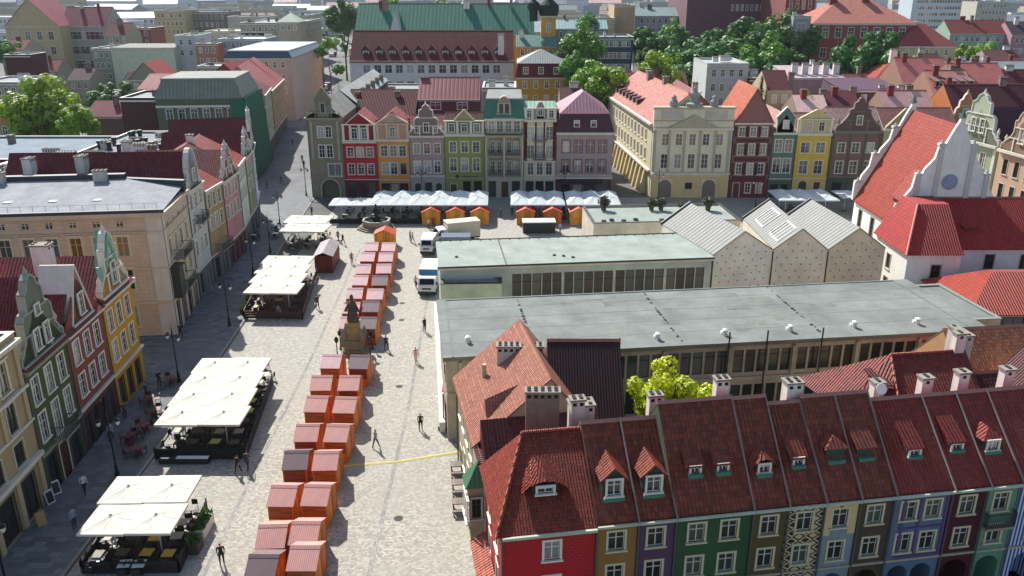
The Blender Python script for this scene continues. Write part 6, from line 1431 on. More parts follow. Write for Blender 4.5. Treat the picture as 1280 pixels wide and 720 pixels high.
B('dark_red_container_block', 'dark red and grey boxy block left of the green tree', 5, 38, 262, 70, 9, '#4c2226', FLT, 0, 0)
B('maroon_courtyard_roof', 'low maroon roof behind the round tree', 105, 152, 172, 146, 12, '#7c5a54', RR('#8c4850', 2.4), 0, 0)
B('dark_brick_block', 'dark block with half-painted red and black wall left of the netted house', 150, 199, 164, 125, 12, '#4c2a24', FLT, 0, 0)
# small infill houses between the named ones
for i, (pl, pr, Y, yt, dep, c, rk, rc, h, lab) in enumerate([
 (40, 72, 300, 88, 10, '#8c8a80', 'along', '#9a4a48', 3, 'grey house with red roof below the ochre school wing'), (84, 112, 275, 100, 12, '#a39c88', 'along', '#6c5450', 3, 'beige house with brown roof below the school windows'),
 (150, 176, 258, 108, 10, '#b0b0a0', 'front', '#8c3a3c', 4, 'pale gabled house right of the dark round tree'), (118, 140, 232, 118, 8, '#7c7468', 'flat', '#6c7074', 0, 'low shed roof beside the dark round tree'),
 (132, 160, 330, 44, 12, '#9c9484', 'along', '#7c3c3c', 4, 'house with dark red roof right of the school'), (158, 188, 345, 36, 14, '#8a5a50', 'flat', '#8c8c88', 0, 'brick-brown block behind the pale firewall'),
 (246, 276, 262, 84, 10, '#7c8488', 'flat', '#9a9ea0', 0, 'grey block before the small salmon block'), (232, 262, 200, 100, 9, '#7a7468', 'flat', '#6c6e6c', 0, 'low roof behind the zinc mansard'),
 (0, 30, 310, 62, 12, '#a8a08c', 'along', '#8c4444', 3, 'house at the left edge under the ochre wing'), (372, 384, 420, 20, 30, '#a09888', 'flat', '#8c9092', 0, 'tall beige house far up the left street'),
 (436, 452, 300, 62, 14, '#b5b0a4', 'flat', '#9a9c9c', 0, 'pale building at the near end of the green strip'), (1000, 1030, 205, 100, 9, '#8a6a5c', 'along', '#9a5048', 3, 'brick house under the slim conifer'),
 (1060, 1090, 200, 112, 9, '#a08c80', 'along', '#b87068', 3, 'rose roof left of the red hipped villa'), (1150, 1180, 232, 84, 9, '#a89c88', 'along', '#8a4a44', 3, 'small red roof between the cream villa and the red hipped villa'),
 (1262, 1300, 200, 112, 10, '#8c5c50', 'along', '#7c2c34', 4, 'dark red roof at the right edge above the baroque gable'), (700, 730, 175, 128, 8, '#8a7468', 'along', '#7c4a44', 2.5, 'low roof behind the mauve mansard'), (1236, 1280, 250, 78, 10, '#9c8c84', 'along', '#84504a', 3, 'red roof below the mint row')]):
    B('infill_house', lab, pl, pr, Y, yt, dep, c, dict(k=rk, m=tile(rc, .3, .36, .8, .15) if rk != 'flat' else flat(rc), h=h, p=.3), 2, 3)
# flat roofed parts behind the beige corner building
def flatb(name, lab, X0, X1, Y0_, Y1_, e, c, rc): return house(name, lab, 'building', (X0, Y0_), (X1, Y0_), Y1_-Y0_, e, c, dict(k='flat', m=flat(rc, .6), p=.35, ch=[(R.uniform(1, X1-X0-1), R.uniform(1, Y1_-Y0_-1), e, R.choice((.7, 1.2, 2.6)), R.choice((.7, 1.3)), R.uniform(.5, 1.5), R.choice((0, 2, 2, 1))) for _ in range(9)]), [], pipe=False)
r, _, _ = flatb('courtyard_flat_range', 'white flat roofs with black ventilators behind the beige corner building', -66, -50.5, 125, 146, 12.4, '#8c8e8c', '#7d8184')
m = MB()
for i in range(14): x, y = R.uniform(1, 14), R.uniform(2, 18); m.lathe(x, y, [(.35, 12.3), (.35, 13.3), (.5, 13.4), (.4, 13.7)], 8)
m.build('ventilator', [plain('#2c3032', .4, .5)], r)
flatb('courtyard_blue_range', 'bluish grey flat roof in the left courtyards', -92, -67, 122, 148, 11.2, '#6c7c88', '#707c86')
flatb('courtyard_red_range', 'low dark red roofed range at the left edge', -100, -72, 104, 121, 12.5, '#6a2a2c', '#7a2c30')
flatb('courtyard_grey_range', 'grey flat annex with light parapet behind the beige building', -71, -56, 108, 123, 12.8, '#8d8f90', '#7c8082')

# ================================================================== trees
def crown_mesh(seed, c, n=2600, leaf=.34, rz=.85, blobs=58, squash=1.0):
    rr = random.Random(seed); m = MB(); bl = []
    for i in range(blobs):
        d = Vector((rr.gauss(0, 1), rr.gauss(0, 1), rr.gauss(0, .85))).normalized(); k_ = rr.uniform(.3, .86)
        bl.append((Vector((d.x*k_, d.y*k_, d.z*k_*rz)), rr.uniform(.12, .24)))
    for i in range(n):
        b, br_ = rr.choice(bl)
        d = Vector((rr.gauss(0, 1), rr.gauss(0, 1), rr.gauss(0, 1))).normalized(); p = b+d*br_*rr.uniform(.72, 1.08)
        nrm = (d+Vector((rr.uniform(-.6, .6), rr.uniform(-.6, .6), rr.uniform(-.2, .8)))).normalized(); u = nrm.orthogonal().normalized(); v_ = nrm.cross(u); a = rr.uniform(0, 6.28); u, v_ = u*math.cos(a)+v_*math.sin(a), v_*math.cos(a)-u*math.sin(a)
        s = leaf*rr.uniform(.06, .13)*2
        m.face([p-u*s, p+v_*s*.6, p+u*s, p-v_*s*.6])
    return m.mesh('crown', leafmat(c))
def trunk_mesh(seed):
    rr = random.Random(seed); m = MB(); m.tube((0, 0, 0), (0, 0, .38), .045, .03, 7)
    for i in range(7):
        a = i*6.28/7+rr.random(); e = rr.uniform(.25, .5); m.tube((0, 0, .26+.02*i), (math.cos(a)*e*.8, math.sin(a)*e*.8, .5+rr.uniform(0, .3)), .02, .006, 5)
    m.tube((0, 0, .38), (0.02, 0, .8), .03, .008, 6)
    return m.mesh('trunk', flat('#4a3c2e'))
TC = {'l': '#82a438', 'm': '#5c8a34', 'd': '#457030', 'y': '#c4cc2c'}
CRW = {k_: [crown_mesh(i*7+j, c, 9000 if k_ != 'y' else 12000, .24 if k_ != 'y' else .2) for j in range(2 if k_ != 'y' else 1)] for i, (k_, c) in enumerate(TC.items())}
TRK = [trunk_mesh(1), trunk_mesh(2)]
def tree(px, ytop, Y, wpx, kind, label, asp=None, X=None, H_=None, group=None):
    X = XP(px, Y, 10) if X is None else X; Hh = H_ or HZ(ytop, Y); rad = wpx*(Y*.94+8)/FPX/2
    r_ = thing('leafy_tree', label, 'tree', (X, Y, 0), R.uniform(0, 6.28), group)
    ch_ = min(Hh*.42, rad*1.15)
    put(R.choice(CRW[kind]), 'crown', r_, (0, 0, Hh-ch_), R.uniform(0, 6.28), (rad*1.4, rad*1.4, ch_*1.2))
    put(R.choice(TRK), 'trunk', r_, (0, 0, 0), 0, (rad*1.3, rad*1.3, Hh))
    return r_
tree(0, 0, 56.6, 0, 'y', 'bright yellow-green tree in the courtyard behind the colourful row', X=12.2, H_=11.3).scale = (1, 1, 1)
y_ = [o for o in bpy.data.objects if o.name.startswith('leafy_tree')][0]
for ch in y_.children: ch.scale = (4.3, 3.6, 3.8) if ch.name.startswith('crown') else (4, 4, 11); ch.location = (-.3, 0, 7.1) if ch.name.startswith('crown') else (0, 0, 0)
for t in [(58, 96, 178, 84, 'l', 'broad light green tree at the left behind the flat roofs'), (98, 124, 166, 44, 'l', 'smaller light green tree right of the broad left one'), (142, 98, 205, 46, 'd', 'dark round tree before the pale green firewall'),
 (10, 45, 290, 30, 'm', 'tree at the left edge beside the school'), (432, -4, 345, 42, 'd', 'dark tree at the top of the left street'), (494, -2, 380, 34, 'l', 'light tree above the green church roof, left'), (552, -6, 390, 44, 'm', 'tree above the middle of the green church roof'), (575, -3, 370, 30, 'l', 'small light tree beside the cupola'),
 (722, 28, 250, 58, 'm', 'tall tree right of the yellow church tower'), (700, 60, 232, 34, 'd', 'dark tree between tower and ochre mansard house'), (752, 68, 196, 74, 'l', 'big light green tree above the palace wing'), (722, 64, 212, 40, 'm', 'mid green tree left of the big light one'), (772, 78, 205, 40, 'l', 'light green tree between the two biggest light ones'), (815, 65, 200, 66, 'l', 'bright green round tree behind the palace roofs'),
 (735, 15, 290, 34, 'm', 'tree before the tan firewall'), (812, 28, 275, 48, 'd', 'dark tree behind the old brick wall, left'), (843, 24, 285, 40, 'm', 'tree behind the old brick wall, right'), (805, 58, 232, 20, 'd', 'small dark tree before the brick wall'),
 (880, 36, 258, 80, 'd', 'dark tree at the foot of the brick hall, left'), (925, 18, 262, 100, 'd', 'highest dark tree before the brick hall'), (905, 46, 240, 110, 'd', 'wide dark tree above the white modern block'), (976, 8, 268, 74, 'd', 'dark tree left of the arcaded wall'), (955, 40, 245, 66, 'm', 'mid green tree between dark trees'), (866, 55, 240, 42, 'm', 'green tree left of the white modern block'), (985, 58, 240, 30, 'd', 'dark bush-like tree under the arcaded wall'),
 (1087, 31, 232, 74, 'd', 'big round dark tree before the red brick school'), (1020, 72, 225, 26, 'd', 'small dark tree below the red brick school'), (1120, 78, 228, 24, 'd', 'small dark tree right of the big round one'),
 (1206, 50, 282, 36, 'l', 'light tree before the mint row, left'), (1232, 54, 276, 40, 'l', 'light tree before the mint row, right'), (1000, 112, 172, 26, 'l', 'small light tree behind the brown roofs'), (1022, 118, 172, 18, 'l', 'tiny light tree right of the small one'), (412, 46, 300, 16, 'l', 'row tree on the green strip, far'), (404, 56, 270, 14, 'm', 'row tree on the green strip, near'), (424, 78, 235, 14, 'm', 'narrow tree at the end of the white building')]:
    tree(*t)
def conifer(px, ytop, Y, wpx, label):
    X = XP(px, Y, 10); Hh = HZ(ytop, Y); rad = wpx*(Y*.94+8)/FPX/2; rr = random.Random(px)
    r_ = thing('conifer_tree', label, 'tree', (X, Y, 0)); m = MB()
    for i in range(1500):
        t = rr.random()**.7; z = Hh*(1-t*.88); rd = rad*(t*1.0+.04)*(0.75+.3*math.sin(z*3)); a = rr.uniform(0, 6.28); q = rd*rr.uniform(.6, 1); p = Vector((math.cos(a)*q, math.sin(a)*q, z)); u = Vector((math.cos(a), math.sin(a), -.4))*.4; v_ = Vector((-math.sin(a), math.cos(a), 0))*.16
        m.face([p-u, p+v_, p+u, p-v_])
    m.build('foliage', [leafmat('#3c5a30')], r_); m = MB(); m.tube((0, 0, 0), (0, 0, Hh*.9), .25, .04); m.build('trunk', [flat('#4a3c2e')], r_)
conifer(948, 94, 182, 34, 'single conifer behind the orange hipped roof'); conifer(1042, 48, 236, 20, 'slim conifer left of the big round tree')

# ================================================================== far city
def bluemat(c): return plaster(c, .9, .4)
FARW = ['#a8a498', '#9a9c9c', '#b0a68c', '#8f9aa2', '#b8b8b4', '#c4c6c6']
FARR = [('#7c4444', 'red'), ('#7f8688', 'grey'), ('#b2b6b6', 'pale'), ('#c0c2c0', 'pale'), ('#6c7478', 'grey'), ('#8c9498', 'grey')]
cnt = 0; rows_ = []
Y = 400.0
while Y < 2300:
    half = 640/FPX*Y*.96
    x = -half-20
    while x < half:
        wd = R.uniform(16, 42)*(1+Y/2500); 
        px = 640+FPX*(x+wd/2)/(Y*.94+8)
        ok = R.random() < .9
        if (Y < 430 and px < 335) or (Y < 640 and 384 < px < 428) or (Y < 560 and (1130 < px < 1270)) or (Y < 420 and 860 < px < 1030): ok = False
        if ok and cnt < 290:
            e = R.uniform(9, 17)*(1.0 if Y < 900 else 1.1); rc, rn = R.choice(FARR)
            kd = R.random(); rf_ = dict(k='along', m=tile(rc, .5, .5) if rn == 'red' else seam(rc, 1.2), h=R.uniform(3, 5)) if kd < .6 and rn != 'pale' else dict(k='flat', m=flat(rc), p=.5)
            dp = R.uniform(12, 20)
            wc = R.choice(FARW)
            nc_ = int(wd/3.4)
            rws = [(e-3.0-3.5*i_, 1.9, [1.8+3.4*j_ for j_ in range(nc_)][:12], 1.3, 'z') for i_ in range(2)] if Y < 720 else []
            key_ = 'flat' if rf_['k'] == 'flat' else 'pitched'
            house('distant_house', 'distant %s house with %s roof in the hazy city beyond the church and trees' % ('flat-topped' if key_ == 'flat' else 'gabled', rn), 'house', (x, Y+R.uniform(-12, 12)), (x+wd, Y+R.uniform(-12, 12)), dp, e, wc, rf_, rws, pipe=False, group='distant %s-roofed %s houses' % (rn, key_)); cnt += 1
        x += wd+R.uniform(0, 16)*(1+Y/800)
    Y *= 1.1
m = MB(); rr = random.Random(5)
for i in range(16000):
    Y = 430*(2600/430)**rr.random(); half = .66*Y; x = rr.uniform(-half, half); cl = math.sin(x*.013+Y*.004)+math.sin(Y*.017-x*.006)
    if cl < .25: continue
    s = rr.uniform(1.6, 3.2); p = Vector((x, Y, rr.uniform(2, 13))); u = Vector((rr.uniform(-1, 1), rr.uniform(-1, 1), rr.uniform(-.6, .6)))*s; v_ = Vector((rr.uniform(-1, 1), rr.uniform(-1, 1), rr.uniform(-.2, 1)))*s*.8
    m.face([p-u, p-v_, p+u, p+v_])
o = m.build('distant_trees', [leafmat('#4a6638')]); tag(o, 'distant green tree masses scattered between the far city roofs', 'trees'); o['kind'] = 'stuff'
# ================================================================== lamps, fountain, statue, vehicles, people
def lamp_proto():
    r_ = thing('street_lamp', 'x', 'street lamp'); blk = plain('#15181a', .4, .3)
    m = MB(); m.lathe(0, 0, [(.2, 0), (.2, .25), (.13, .4), (.11, 1.0), (.07, 1.15), (.055, 4.9), (.08, 5.0), (.04, 5.6), (.01, 6.1)], 10); m.build('pole', [blk], r_)
    for sx in (-1, 1):
        m = MB()
        pts = [(0, 4.6), (.35, 4.9), (.6, 5.15), (.7, 5.05)]
        for a, b in zip(pts, pts[1:]): m.tube((sx*a[0], 0, a[1]), (sx*b[0], 0, b[1]), .03, n=5)
        am = m.build('arm', [blk], r_)
        m = MB(); m.lathe(sx*.7, 0, [(.05, 5.05), (.24, 4.92), (.2, 4.8)], 8); m.lathe(sx*.7, 0, [(.08, 4.45), (.16, 4.6), (.19, 4.8)], 8, 1); m.build('lantern', [blk, plain('#d8d8cc', .2)], am)
    return r_
lp = None
for i, (px, py, lab) in enumerate([(147, 595, 'double-armed black lamp behind the nearest terrace'), (224, 478, 'double-armed black lamp left of the long terrace'), (287, 408, 'double-armed black lamp on the pavement bend by the beige corner building'), (317, 345, 'double-armed black lamp left of the wooden deck terrace'),
        (338, 317, 'double-armed black lamp behind the wooden deck terrace'), (350, 282, 'double-armed black lamp left of the small terrace near the fountain'), (383, 245, 'double-armed black lamp before the gatehouse'), (10, 738, 'double-armed black lamp at the lower left corner'),
        (822, 252, 'double-armed black lamp before the cream palace'), (944, 262, 'double-armed black lamp before the maroon shuttered house'), (705, 248, 'double-armed black lamp before the mauve house'), (528, 250, 'double-armed black lamp before the ornate grey house')]):
    X, Y = W(px, py, 0)
    if lp is None: lp = lamp_proto(); lp.location = (X, Y, .1); lp['label'] = lab; lp['group'] = 'black street lamps round the square'; lp.rotation_euler[2] = .2
    else: copy_tree(lp, (X, Y, .1 if px < 330 else 0), R.uniform(-.5, .5), lab, 'black street lamps round the square')

STN = flat('#8f8676', .9, .8, 1.0); DKS = flat('#5a564c', .9, .8, 1.0)
X, Y = W(471, 285, 0)
r_ = thing('fountain', 'octagonal stepped stone fountain with dark sculpture before the far awnings', 'fountain', (X, Y, 0))
m = MB(); m.lathe(0, 0, [(3.2, 0), (3.2, .22), (2.85, .22), (2.85, .44), (2.5, .44), (2.5, .6)], 8, rot=math.pi/8); m.build('steps', [STN], r_)
m = MB(); m.lathe(0, 0, [(2.2, .6), (2.35, .9), (2.2, 1.0), (2.35, 1.35), (2.35, 1.45), (2.0, 1.45), (1.95, .9)], 8, rot=math.pi/8); m.build('basin', [flat('#a0968a')], r_)
m = MB(); m.face([(1.97*math.cos(a*math.pi/4+math.pi/8), 1.97*math.sin(a*math.pi/4+math.pi/8), 1.2) for a in range(8)]); m.build('water', [plain('#1e2c22', .08)], r_)
m = MB(); m.lathe(0, 0, [(.6, .9), (.5, 1.6), (.7, 1.9), (.35, 2.1), (.3, 2.6), (.45, 2.9), (.35, 3.3), (.15, 3.5), (.17, 3.8), (.02, 4.0)], 9)
for a in range(4): t = a*math.pi/2+.4; m.tube((.3*math.cos(t), .3*math.sin(t), 2.6), (.9*math.cos(t), .9*math.sin(t), 3.1), .16, .06, 6); m.tube((.4*math.cos(t), .4*math.sin(t), 1.2), (.75*math.cos(t), .75*math.sin(t), 2.0), .2, .12, 6)
m.build('sculpture', [flat('#26302c')], r_)

X, Y = W(444, 441, 0)
r_ = thing('baroque_saint_statue', 'weathered stone saint on tall pedestal in the gap of the stall columns', 'statue', (X, Y, 0))
m = MB(); m.box(-1.3, 1.3, -1.1, 1.1, 0, .35); m.box(-1.1, 1.1, -.9, .9, .35, .6); m.box(-.95, .95, -.75, .75, .6, 1.5); m.box(-1.15, 1.15, -.95, .95, 1.5, 1.72); m.build('base', [flat('#8a8068', .9, .9, 1)], r_)
m = MB(); m.rings(-.8, .8, -.65, .65, [(0, 0, 1.72), (.12, .1, 1.95), (.16, .14, 3.3), (.02, .0, 3.45), (.02, 0, 3.65)]); m.build('pedestal', [flat('#a38f66', .9, .9, 1)], r_)
m = MB()
for sx in (-1, 1): m.lathe(sx*1.0, -.7, [(.28, 1.72), (.34, 2.1), (.2, 2.5), (.22, 2.75), (.05, 3.0)], 8); m.lathe(sx*1.0, .7, [(.26, 1.72), (.3, 2.1), (.18, 2.5), (.05, 2.9)], 8)
m.build('putto', [flat('#8c8474', .9, .9, 1)], r_)
m = MB(); pr = [(.62, 3.65), (.66, 3.9), (.5, 4.3), (.46, 4.9), (.52, 5.4), (.4, 5.75), (.16, 5.95), (.15, 6.05), (.2, 6.25), (.19, 6.45), (.05, 6.62)]; m.lathe(0, 0, pr, 10)
m.tube((.35, -.1, 5.5), (.75, -.45, 4.9), .15, .12, 7); m.tube((.75, -.45, 4.9), (.3, -.6, 5.2), .11, .08, 7); m.tube((-.35, -.1, 5.5), (-.7, -.3, 4.9), .15, .12, 7); m.tube((-.7, -.3, 4.9), (-.2, -.6, 5.1), .11, .08, 7)
m.tube((-.1, -.55, 4.6), (-.45, -.5, 6.1), .04); m.tube((-.55, -.5, 5.85), (-.2, -.52, 5.95), .04)
for i in range(9): a = i*.7; m.tube((.5*math.cos(a), .5*math.sin(a), 3.7), (.4*math.cos(a+.3), .4*math.sin(a+.3), 5.4), .1, .06, 5)
m.build('figure', [flat('#5c5446', .95, 1.0, 2)], r_)
for i, (sx, sy) in enumerate(((-1.7, -.9), (1.75, -.85), (-1.7, .9), (1.7, .9))):
    q = MB(); q.lathe(0, 0, [(.16, 0), (.1, .2), (.06, .5), (.05, 1.5), (.2, 1.7), (.24, 2.0), (.05, 2.25)], 8)
    tag(q.build('statue_lantern', [plain('#1c1e1e', .5)], loc=(X+sx, Y+sy, 0)), 'low black lantern post at the %s corner of the saint statue' % ('front left', 'front right', 'rear left', 'rear right')[i], 'lantern', 'lantern posts round the statue')

def wheels(r_, xs, ys, rad=.45, wd=.26):
    m = MB(); m.lathe(0, 0, [(rad*.55, -wd/2), (rad, -wd/2), (rad, wd/2), (rad*.55, wd/2)], 18); m.xf(Matrix.Rotation(math.pi/2, 4, 'Y')); ty = m.mesh('tyre', plain('#141414', .9))
    m = MB(); m.lathe(0, 0, [(rad*.55, -wd/2+.02), (rad*.5, -wd/2+.06), (rad*.1, wd/2-.01)], 14); m.xf(Matrix.Rotation(math.pi/2, 4, 'Y')); rm = m.mesh('rim', plain('#9a9a9a', .4, .6))
    for x in xs:
        for y in ys:
            wh_ = thing('wheel', '', ''); del wh_['label']; del wh_['category']; wh_.parent = r_; wh_.location = (x, y, rad); put(ty, 'tyre', wh_); put(rm, 'rim', wh_)
def truck(name, lab, loc, rz, cab='#d6d6d2', box='#d0c8b4', top=None, L=6.5, hb=2.9, wd=2.3, fas=None):
    r_ = thing(name, lab, 'truck', (*loc, 0), rz); h = wd/2
    m = MB(); m.ext([(0, .45), (0, 1.25), (.28, 1.45), (.75, 2.15), (1.0, 2.28), (1.9, 2.28), (1.9, .45)], -h+.08, h-.08, 'x'); m.build('cab', [plain(cab, .35)], r_)
    m = MB(); m.face([(-h+.22, .28, 1.5), (h-.22, .28, 1.5), (h-.3, .70, 2.12), (-h+.3, .70, 2.12)]); m.v = [(a, b-.035, c+.02) for a, b, c in m.v]; m.build('windscreen', [plain('#11151a', .08)], r_)
    for sx in (-1, 1):
        m = MB(); x = sx*(h-.07); m.face([(x, .6, 1.35), (x, 1.5, 1.35), (x, 1.5, 2.05), (x, .95, 2.05)]); m.build('side_window', [plain('#11151a', .08)], r_)
        m = MB(); m.box(sx*(h-.35)-.16, sx*(h-.35)+.16, -.03, -.002, .7, .92); m.build('headlight', [plain('#e6e6e0', .1)], r_)
        m = MB(); m.box(sx*(h+.12)-.1, sx*(h+.12)+.1, .45, .52, 1.4, 1.8); m.build('mirror', [plain('#1a1a1a', .4)], r_)
    m = MB(); m.box(-h+.05, h-.05, -.12, -.004, .4, .68); m.build('bumper', [plain('#2a2c2e', .6)], r_)
    m = MB(); m.box(-h*.5, h*.5, -.03, -.003, .95, 1.15); m.build('grille', [plain('#1c1e20', .6)], r_)
    m = MB(); m.box(-h, h, 2.05, L, .75, hb); bx = m.build('cargo_box', [plain(box, .5)], r_)
    m = MB(); m.box(-h-.03, h+.03, 2.0, L+.03, hb+.003, hb+.07); m.build('box_roof', [plain(top or box, .5)], bx)
    if fas: m = MB(); m.box(-h-.02, h+.02, 1.93, 2.03, 2.1, hb); m.build('wind_deflector', [plain(fas, .5)], bx)
    m = MB(); m.box(-h+.3, h-.3, 1.9, L, .45, .74); m.build('chassis', [plain('#1e1e1e', .8)], r_)
    wheels(r_, (-h+.2, h-.2), (.95, L-1.4))
    return r_
truck('delivery_truck', 'white box truck with blue front above its cab, facing the camera', W(533.5, 371), -.04, top='#cfc4ae', fas='#2f78a8', L=6.4, hb=2.9)
truck('small_white_van', 'small white van parked behind the blue-fronted truck', W(533, 320), -.05, L=4.4, hb=2.2, wd=1.9)
truck('cream_box_truck', 'cream box truck standing sideways behind the middle pavilion', W(541, 304), math.radians(-70), box='#cdbfa6', top='#c9bda8', L=7.2, hb=3.1)
X, Y = W(552, 312, 0)
r_ = thing('tarpaulin_trailer', 'trailer under blue-grey tarpaulin between box truck and pavilion roof', 'trailer', (X, Y, 0), .02)
m = MB(); m.box(0, 4.2, 0, 1.9, .5, 1.0); m.build('bed', [plain('#3a3c40')], r_); m = MB(); m.ext([(-.05, 1.0), (-.05, 1.9), (.95, 2.3), (1.95, 1.9), (1.95, 1.0)], -.05, 4.25, 'x'); m.build('tarpaulin', [fabric('#7c8894')], r_); wheels(r_, (1.9, 2.6), (.05, 1.8), .35)
X, Y = W(654, 292, 0)
r_ = thing('stage_container', 'long low black container with white roof before the right far stalls', 'container', (X, Y, 0), .04); m = MB(); m.box(0, 5.0, 0, 2.2, 0, 1.7); m.build('body', [plain('#22262a')], r_); m = MB(); m.box(-.1, 5.1, -.1, 2.3, 1.703, 1.85); m.build('roof', [plain('#d6d0c0')], r_)
# distant vehicles in the left street
for (px, py, c, lab) in ((393, 112, '#3f8f5c', 'green and white van far up the left street'), (404, 114, '#3a3f48', 'dark van beside the green one far up the left street'), (414, 72, '#4c3c38', 'brown van parked by the green strip')):
    truck('parked_van', lab, W(px, py), -.2, cab='#d0d0cc' if c != '#3f8f5c' else '#d8e0d8', box=c, L=5.2, hb=2.6)

# people
def body_mesh(pose):
    key = ('body', pose)
    if key in _P: return _P[key]
    s = {'stand': (.02, -.02, .04, -.04), 'walk': (.26, -.24, -.18, .2), 'stride': (-.22, .26, .2, -.16)}[pose]
    V = [(0, 0, .95), (0, .0, 1.15), (0, 0, 1.38), (0, -.01, 1.5), (0, -.03, 1.6), (0, -.03, 1.72)]
    Rr = [.135, .12, .14, .05, .085, .07]; E_ = [(0, 1), (1, 2), (2, 3), (3, 4), (4, 5)]
    def chain(start, pts, rad):
        prev = start
        for p, q in zip(pts, rad): V.append(p); Rr.append(q); E_.append((prev, len(V)-1)); prev = len(V)-1
    for sx, f in ((-1, s[0]), (1, s[1])):
        chain(0, [(sx*.1, 0, .88), (sx*.11, -f*.5-.02, .5), (sx*.11, -f+.02, .1), (sx*.12, -f-.12, .05)], [.09, .062, .042, .04])
    for sx, f in ((-1, s[2]), (1, s[3])):
        chain(2, [(sx*.19, 0, 1.4), (sx*.215, -f*.4+.02, 1.14), (sx*.2, -f-.05, .92), (sx*.19, -f-.09, .83)], [.06, .042, .032, .03])
    me = bpy.data.meshes.new('person'); me.from_pydata(V, E_, []); o = bpy.data.objects.new('tmp_body', me); COL.objects.link(o)
    o.modifiers.new('s', 'SKIN'); sv = me.skin_vertices[0].data
    for i, q in enumerate(Rr): sv[i].radius = (q, q*(.75 if i in (0, 1, 2) else 1)); sv[i].use_root = (i == 0)
    o.modifiers.new('d', 'SUBSURF').levels = 1
    dg = bpy.context.evaluated_depsgraph_get(); me2 = bpy.data.meshes.new_from_object(o.evaluated_get(dg)); me2.name = 'person'
    bpy.data.objects.remove(o)
    for c in ('#c9a083', '#2a2a2a', '#2a2a2a', '#2b2018', '#1a1a1a'): me2.materials.append(plain(c, .8))
    for p in me2.polygons:
        x, y, z = p.center
        if z > 1.66 or (z > 1.54 and y > .0): mi = 3
        elif z > 1.47: mi = 0
        elif abs(x) > .2 and z < 1.15: mi = 0
        elif z > .93: mi = 1
        elif z > .12: mi = 2
        else: mi = 4
        p.material_index = mi; p.use_smooth = True
    _P[key] = me2; return me2
PPL = [(278, 706, '#1c1c1e', '#1c1c1e', 'stand', 'person in black standing alone by the lower left stalls', .3), (298, 592, '#202226', '#26272b', 'walk', 'person in dark clothes walking left of a companion on the sunny paving', 2.8), (310, 588, '#3a3d46', '#3c4048', 'stride', 'person in grey walking right of a companion on the sunny paving', 2.9),
 (107, 618, '#c9cfd6', '#1f2430', 'walk', 'person in white shirt walking on the shaded pavement', .9), (94, 662, '#8f9bb0', '#3c3f48', 'stand', 'person in light blue top near the nearest terrace', 1.2), (397, 386, '#1e1f22', '#24252a', 'stride', 'person in black right of the wooden deck terrace', .5), (349, 399, '#6c7076', '#2c2e33', 'walk', 'person in grey top just below the wooden deck terrace', .2),
 (429, 306, '#1f2022', '#22252a', 'walk', 'person in black near the top of the left stall column', 2.6), (423, 302, '#5a5c60', '#2a2c30', 'stride', 'person in grey beside the one in black, left of the stalls', 2.7), (483, 438, '#2c2c30', '#2a2c30', 'walk', 'person in dark clothes right of the saint statue', 3.0), (520, 453, '#c98a90', '#c9a59a', 'walk', 'person in pink top walking in the middle of the square', .4),
 (531, 415, '#1c1c1f', '#1f2024', 'stand', 'person in black near the low wall', .8), (513, 302, '#b9b4ac', '#6c6a68', 'stand', 'person in beige top right of the fountain', 2.2), (516, 304, '#a59c92', '#a59c94', 'walk', 'person in pale clothes beside the beige one right of the fountain', 2.0), (526, 538, '#222', '#222426', 'stand', 'person in dark clothes halfway to the oriel house', .1),
 (390, 270, '#24262a', '#24262a', 'walk', 'person in dark clothes before the gatehouse arch', .6), (380, 210, '#1f2022', '#2a2c30', 'walk', 'person in dark clothes at the mouth of the left street', .2), (378, 203, '#4c4e55', '#24262a', 'stride', 'second person at the mouth of the left street', .2), (334, 236, '#5c4c50', '#24262a', 'walk', 'person in reddish top up the left street', .2),
 (200, 485, '#1e2024', '#24262a', 'stand', 'person in dark clothes beside the yellow corner house', .9), (227, 424, '#1f2022', '#202225', 'walk', 'person in black by the shop corner of the beige building', .3), (323, 300, '#3c4f74', '#262a33', 'walk', 'person in blue top on the shaded left pavement', .1), (157, 525, '#6b3c40', '#222', 'stand', 'person in maroon top at the brick-pink house', 1.0),
 (184, 500, '#2b2b2f', '#2b2b2f', 'walk', 'person in dark clothes beside the yellow house front', 1.8), (542, 283, '#8e2f36', '#2a2a2e', 'stand', 'person in red top by the leftmost gabled stall', .2), (536, 286, '#b9a7a0', '#5a4a48', 'walk', 'person in light top by the leftmost gabled stall', .9), (440, 330, '#7c8288', '#2a2c34', 'walk', 'person in grey left of the middle of the left stall column', .4), (520, 360, '#b8b2a6', '#4c5058', 'stride', 'person in cream top beside the blue-fronted truck', 2.9), (640, 270, '#2c2e33', '#26282c', 'stand', 'person in dark clothes between the two far stall trios', .2), (626, 272, '#8a3a40', '#26282c', 'walk', 'person in red top between the two far stall trios', 1.2), (352, 230, '#3c4046', '#24262a', 'walk', 'person in dark clothes in the middle of the left street', 2.9), (366, 182, '#24262a', '#24262a', 'stride', 'person far up the left street', .2), (470, 560, '#a4a8ac', '#3a4a68', 'walk', 'person in pale grey top and jeans right of the stalls', 2.4), (140, 552, '#9a9ea4', '#2b2d33', 'walk', 'person in grey top on the pavement before the brick-pink house', .3), (272, 330, '#2a2c30', '#2a2c30', 'walk', 'person in dark clothes by the narrow tan house', .2), (700, 292, '#9aa0a6', '#2a2a2e', 'walk', 'person in grey top by the right gabled stalls', 1.0)]
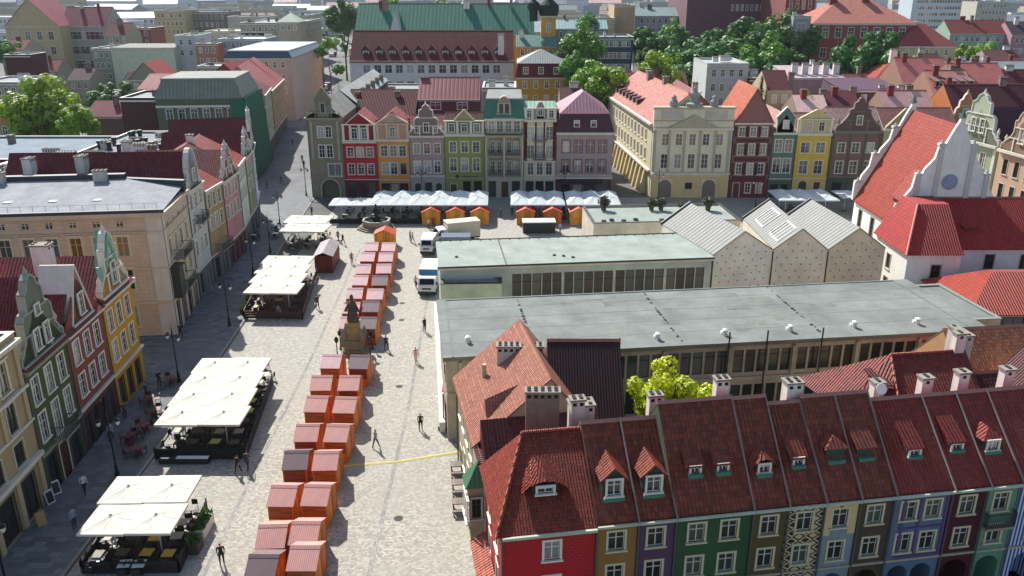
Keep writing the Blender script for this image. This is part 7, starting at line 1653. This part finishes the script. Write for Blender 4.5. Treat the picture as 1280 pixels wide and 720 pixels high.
for px, py, tc, bc, pose, lab, a in PPL:
    if tc == '#222': tc = '#222222'
    if bc == '#222': bc = '#222222'
    X, Y = W(px, py, 0); me = body_mesh(pose); o = bpy.data.objects.new('person', me); COL.objects.link(o); o.location = (X, Y, .1 if X < -31 and Y < 150 else .0); o.rotation_euler[2] = a*1.0; k_ = R.uniform(.97, 1.06); o.scale = (k_*1.08, k_*1.08, k_)
    for i_, c in ((1, tc), (2, bc)): o.material_slots[i_].link = 'OBJECT'; o.material_slots[i_].material = plain(c, .85)
    tag(o, lab, 'person')

# small street things
def aboard(px, py, rz, lab, c='#e0e0da', c2='#2c3034'):
    X, Y = W(px, py, .1); r_ = thing('sandwich_board', lab, 'sign', (X, Y, .1), rz); m = MB()
    for s_ in (-1, 1): m.face([(-.32, s_*.3, 0), (.32, s_*.3, 0), (.32, s_*.03, 1.05), (-.32, s_*.03, 1.05)]); m.face([(-.32, s_*.27, 0), (.32, s_*.27, 0), (.32, s_*.0, 1.05), (-.32, s_*.0, 1.05)])
    m.build('panel', [plain(c)], r_); m = MB(); m.face([(-.25, -.295, .12), (.25, -.295, .12), (.25, -.08, .95), (-.25, -.08, .95)]); m.build('board', [plain(c2)], r_)
aboard(70, 616, .9, 'white sandwich board leaning by the green house'); aboard(62, 628, 1.1, 'sandwich board with dark panel before the ochre house', '#cfcfc9', '#1c2024'); aboard(52, 655, .8, 'low pale board at the ochre house shopfront', '#b08c5c', '#b08c5c')
for i, (px, py) in enumerate(((574, 590), (576, 613), (577, 637))):
    X, Y = W(px, py); r_ = thing('wooden_bench_table', '%s weathered wooden table from the far end beside the oriel house' % ORD[i].replace('nearest', 'first'), 'table', (X-.2, Y, 0), .1)
    m = MB(); m.box(-.5, .5, -.4, .4, .7, .78); m.build('table_top', [wood('#6b5a4a')], r_); m = MB(); m.box(-.45, -.35, -.35, .35, 0, .7); m.box(.35, .45, -.35, .35, 0, .7); m.build('trestle', [wood('#57483a')], r_)
    m = MB(); m.box(-.5, .5, -.95, -.65, .4, .47); m.box(-.45, -.37, -.9, -.7, 0, .4); m.box(.37, .45, -.9, -.7, 0, .4); m.build('bench', [wood('#6b5a4a')], r_)
X, Y = W(571, 508, 0)
r_ = thing('red_awning_stand', 'small stand with faded red awning at the left end of the long pavilion', 'stand', (X, Y, 0)); m = MB(); m.box(-.7, .8, -.6, .9, 0, 2.0); m.build('body', [wood('#4c3c34')], r_); m = MB(); m.ext([(-1.3, 1.9), (-1.3, 1.97), (.9, 2.6), (.9, 2.5)], -.95, .9, 'y'); m.build('awning', [fabric('#a03038')], r_)
# manhole covers
for i, (px, py, lab) in enumerate(((502, 400, 'round manhole cover beyond the person in pink'), (499, 483, 'round manhole cover in the middle of the paving'), (498, 648, 'round manhole cover near the bottom of the paving'), (503, 379, 'small round manhole cover near the far stalls'))):
    X, Y = W(px, py); m = MB(); m.lathe(0, 0, [(.34, 0), (.34, .012), (.28, .016)], 18); tag(m.build('manhole_cover', [flat('#4a4845')], loc=(X, Y, 0)), lab, 'manhole cover')
# striped cafe blinds on the right far terraces etc.
struct_done = True
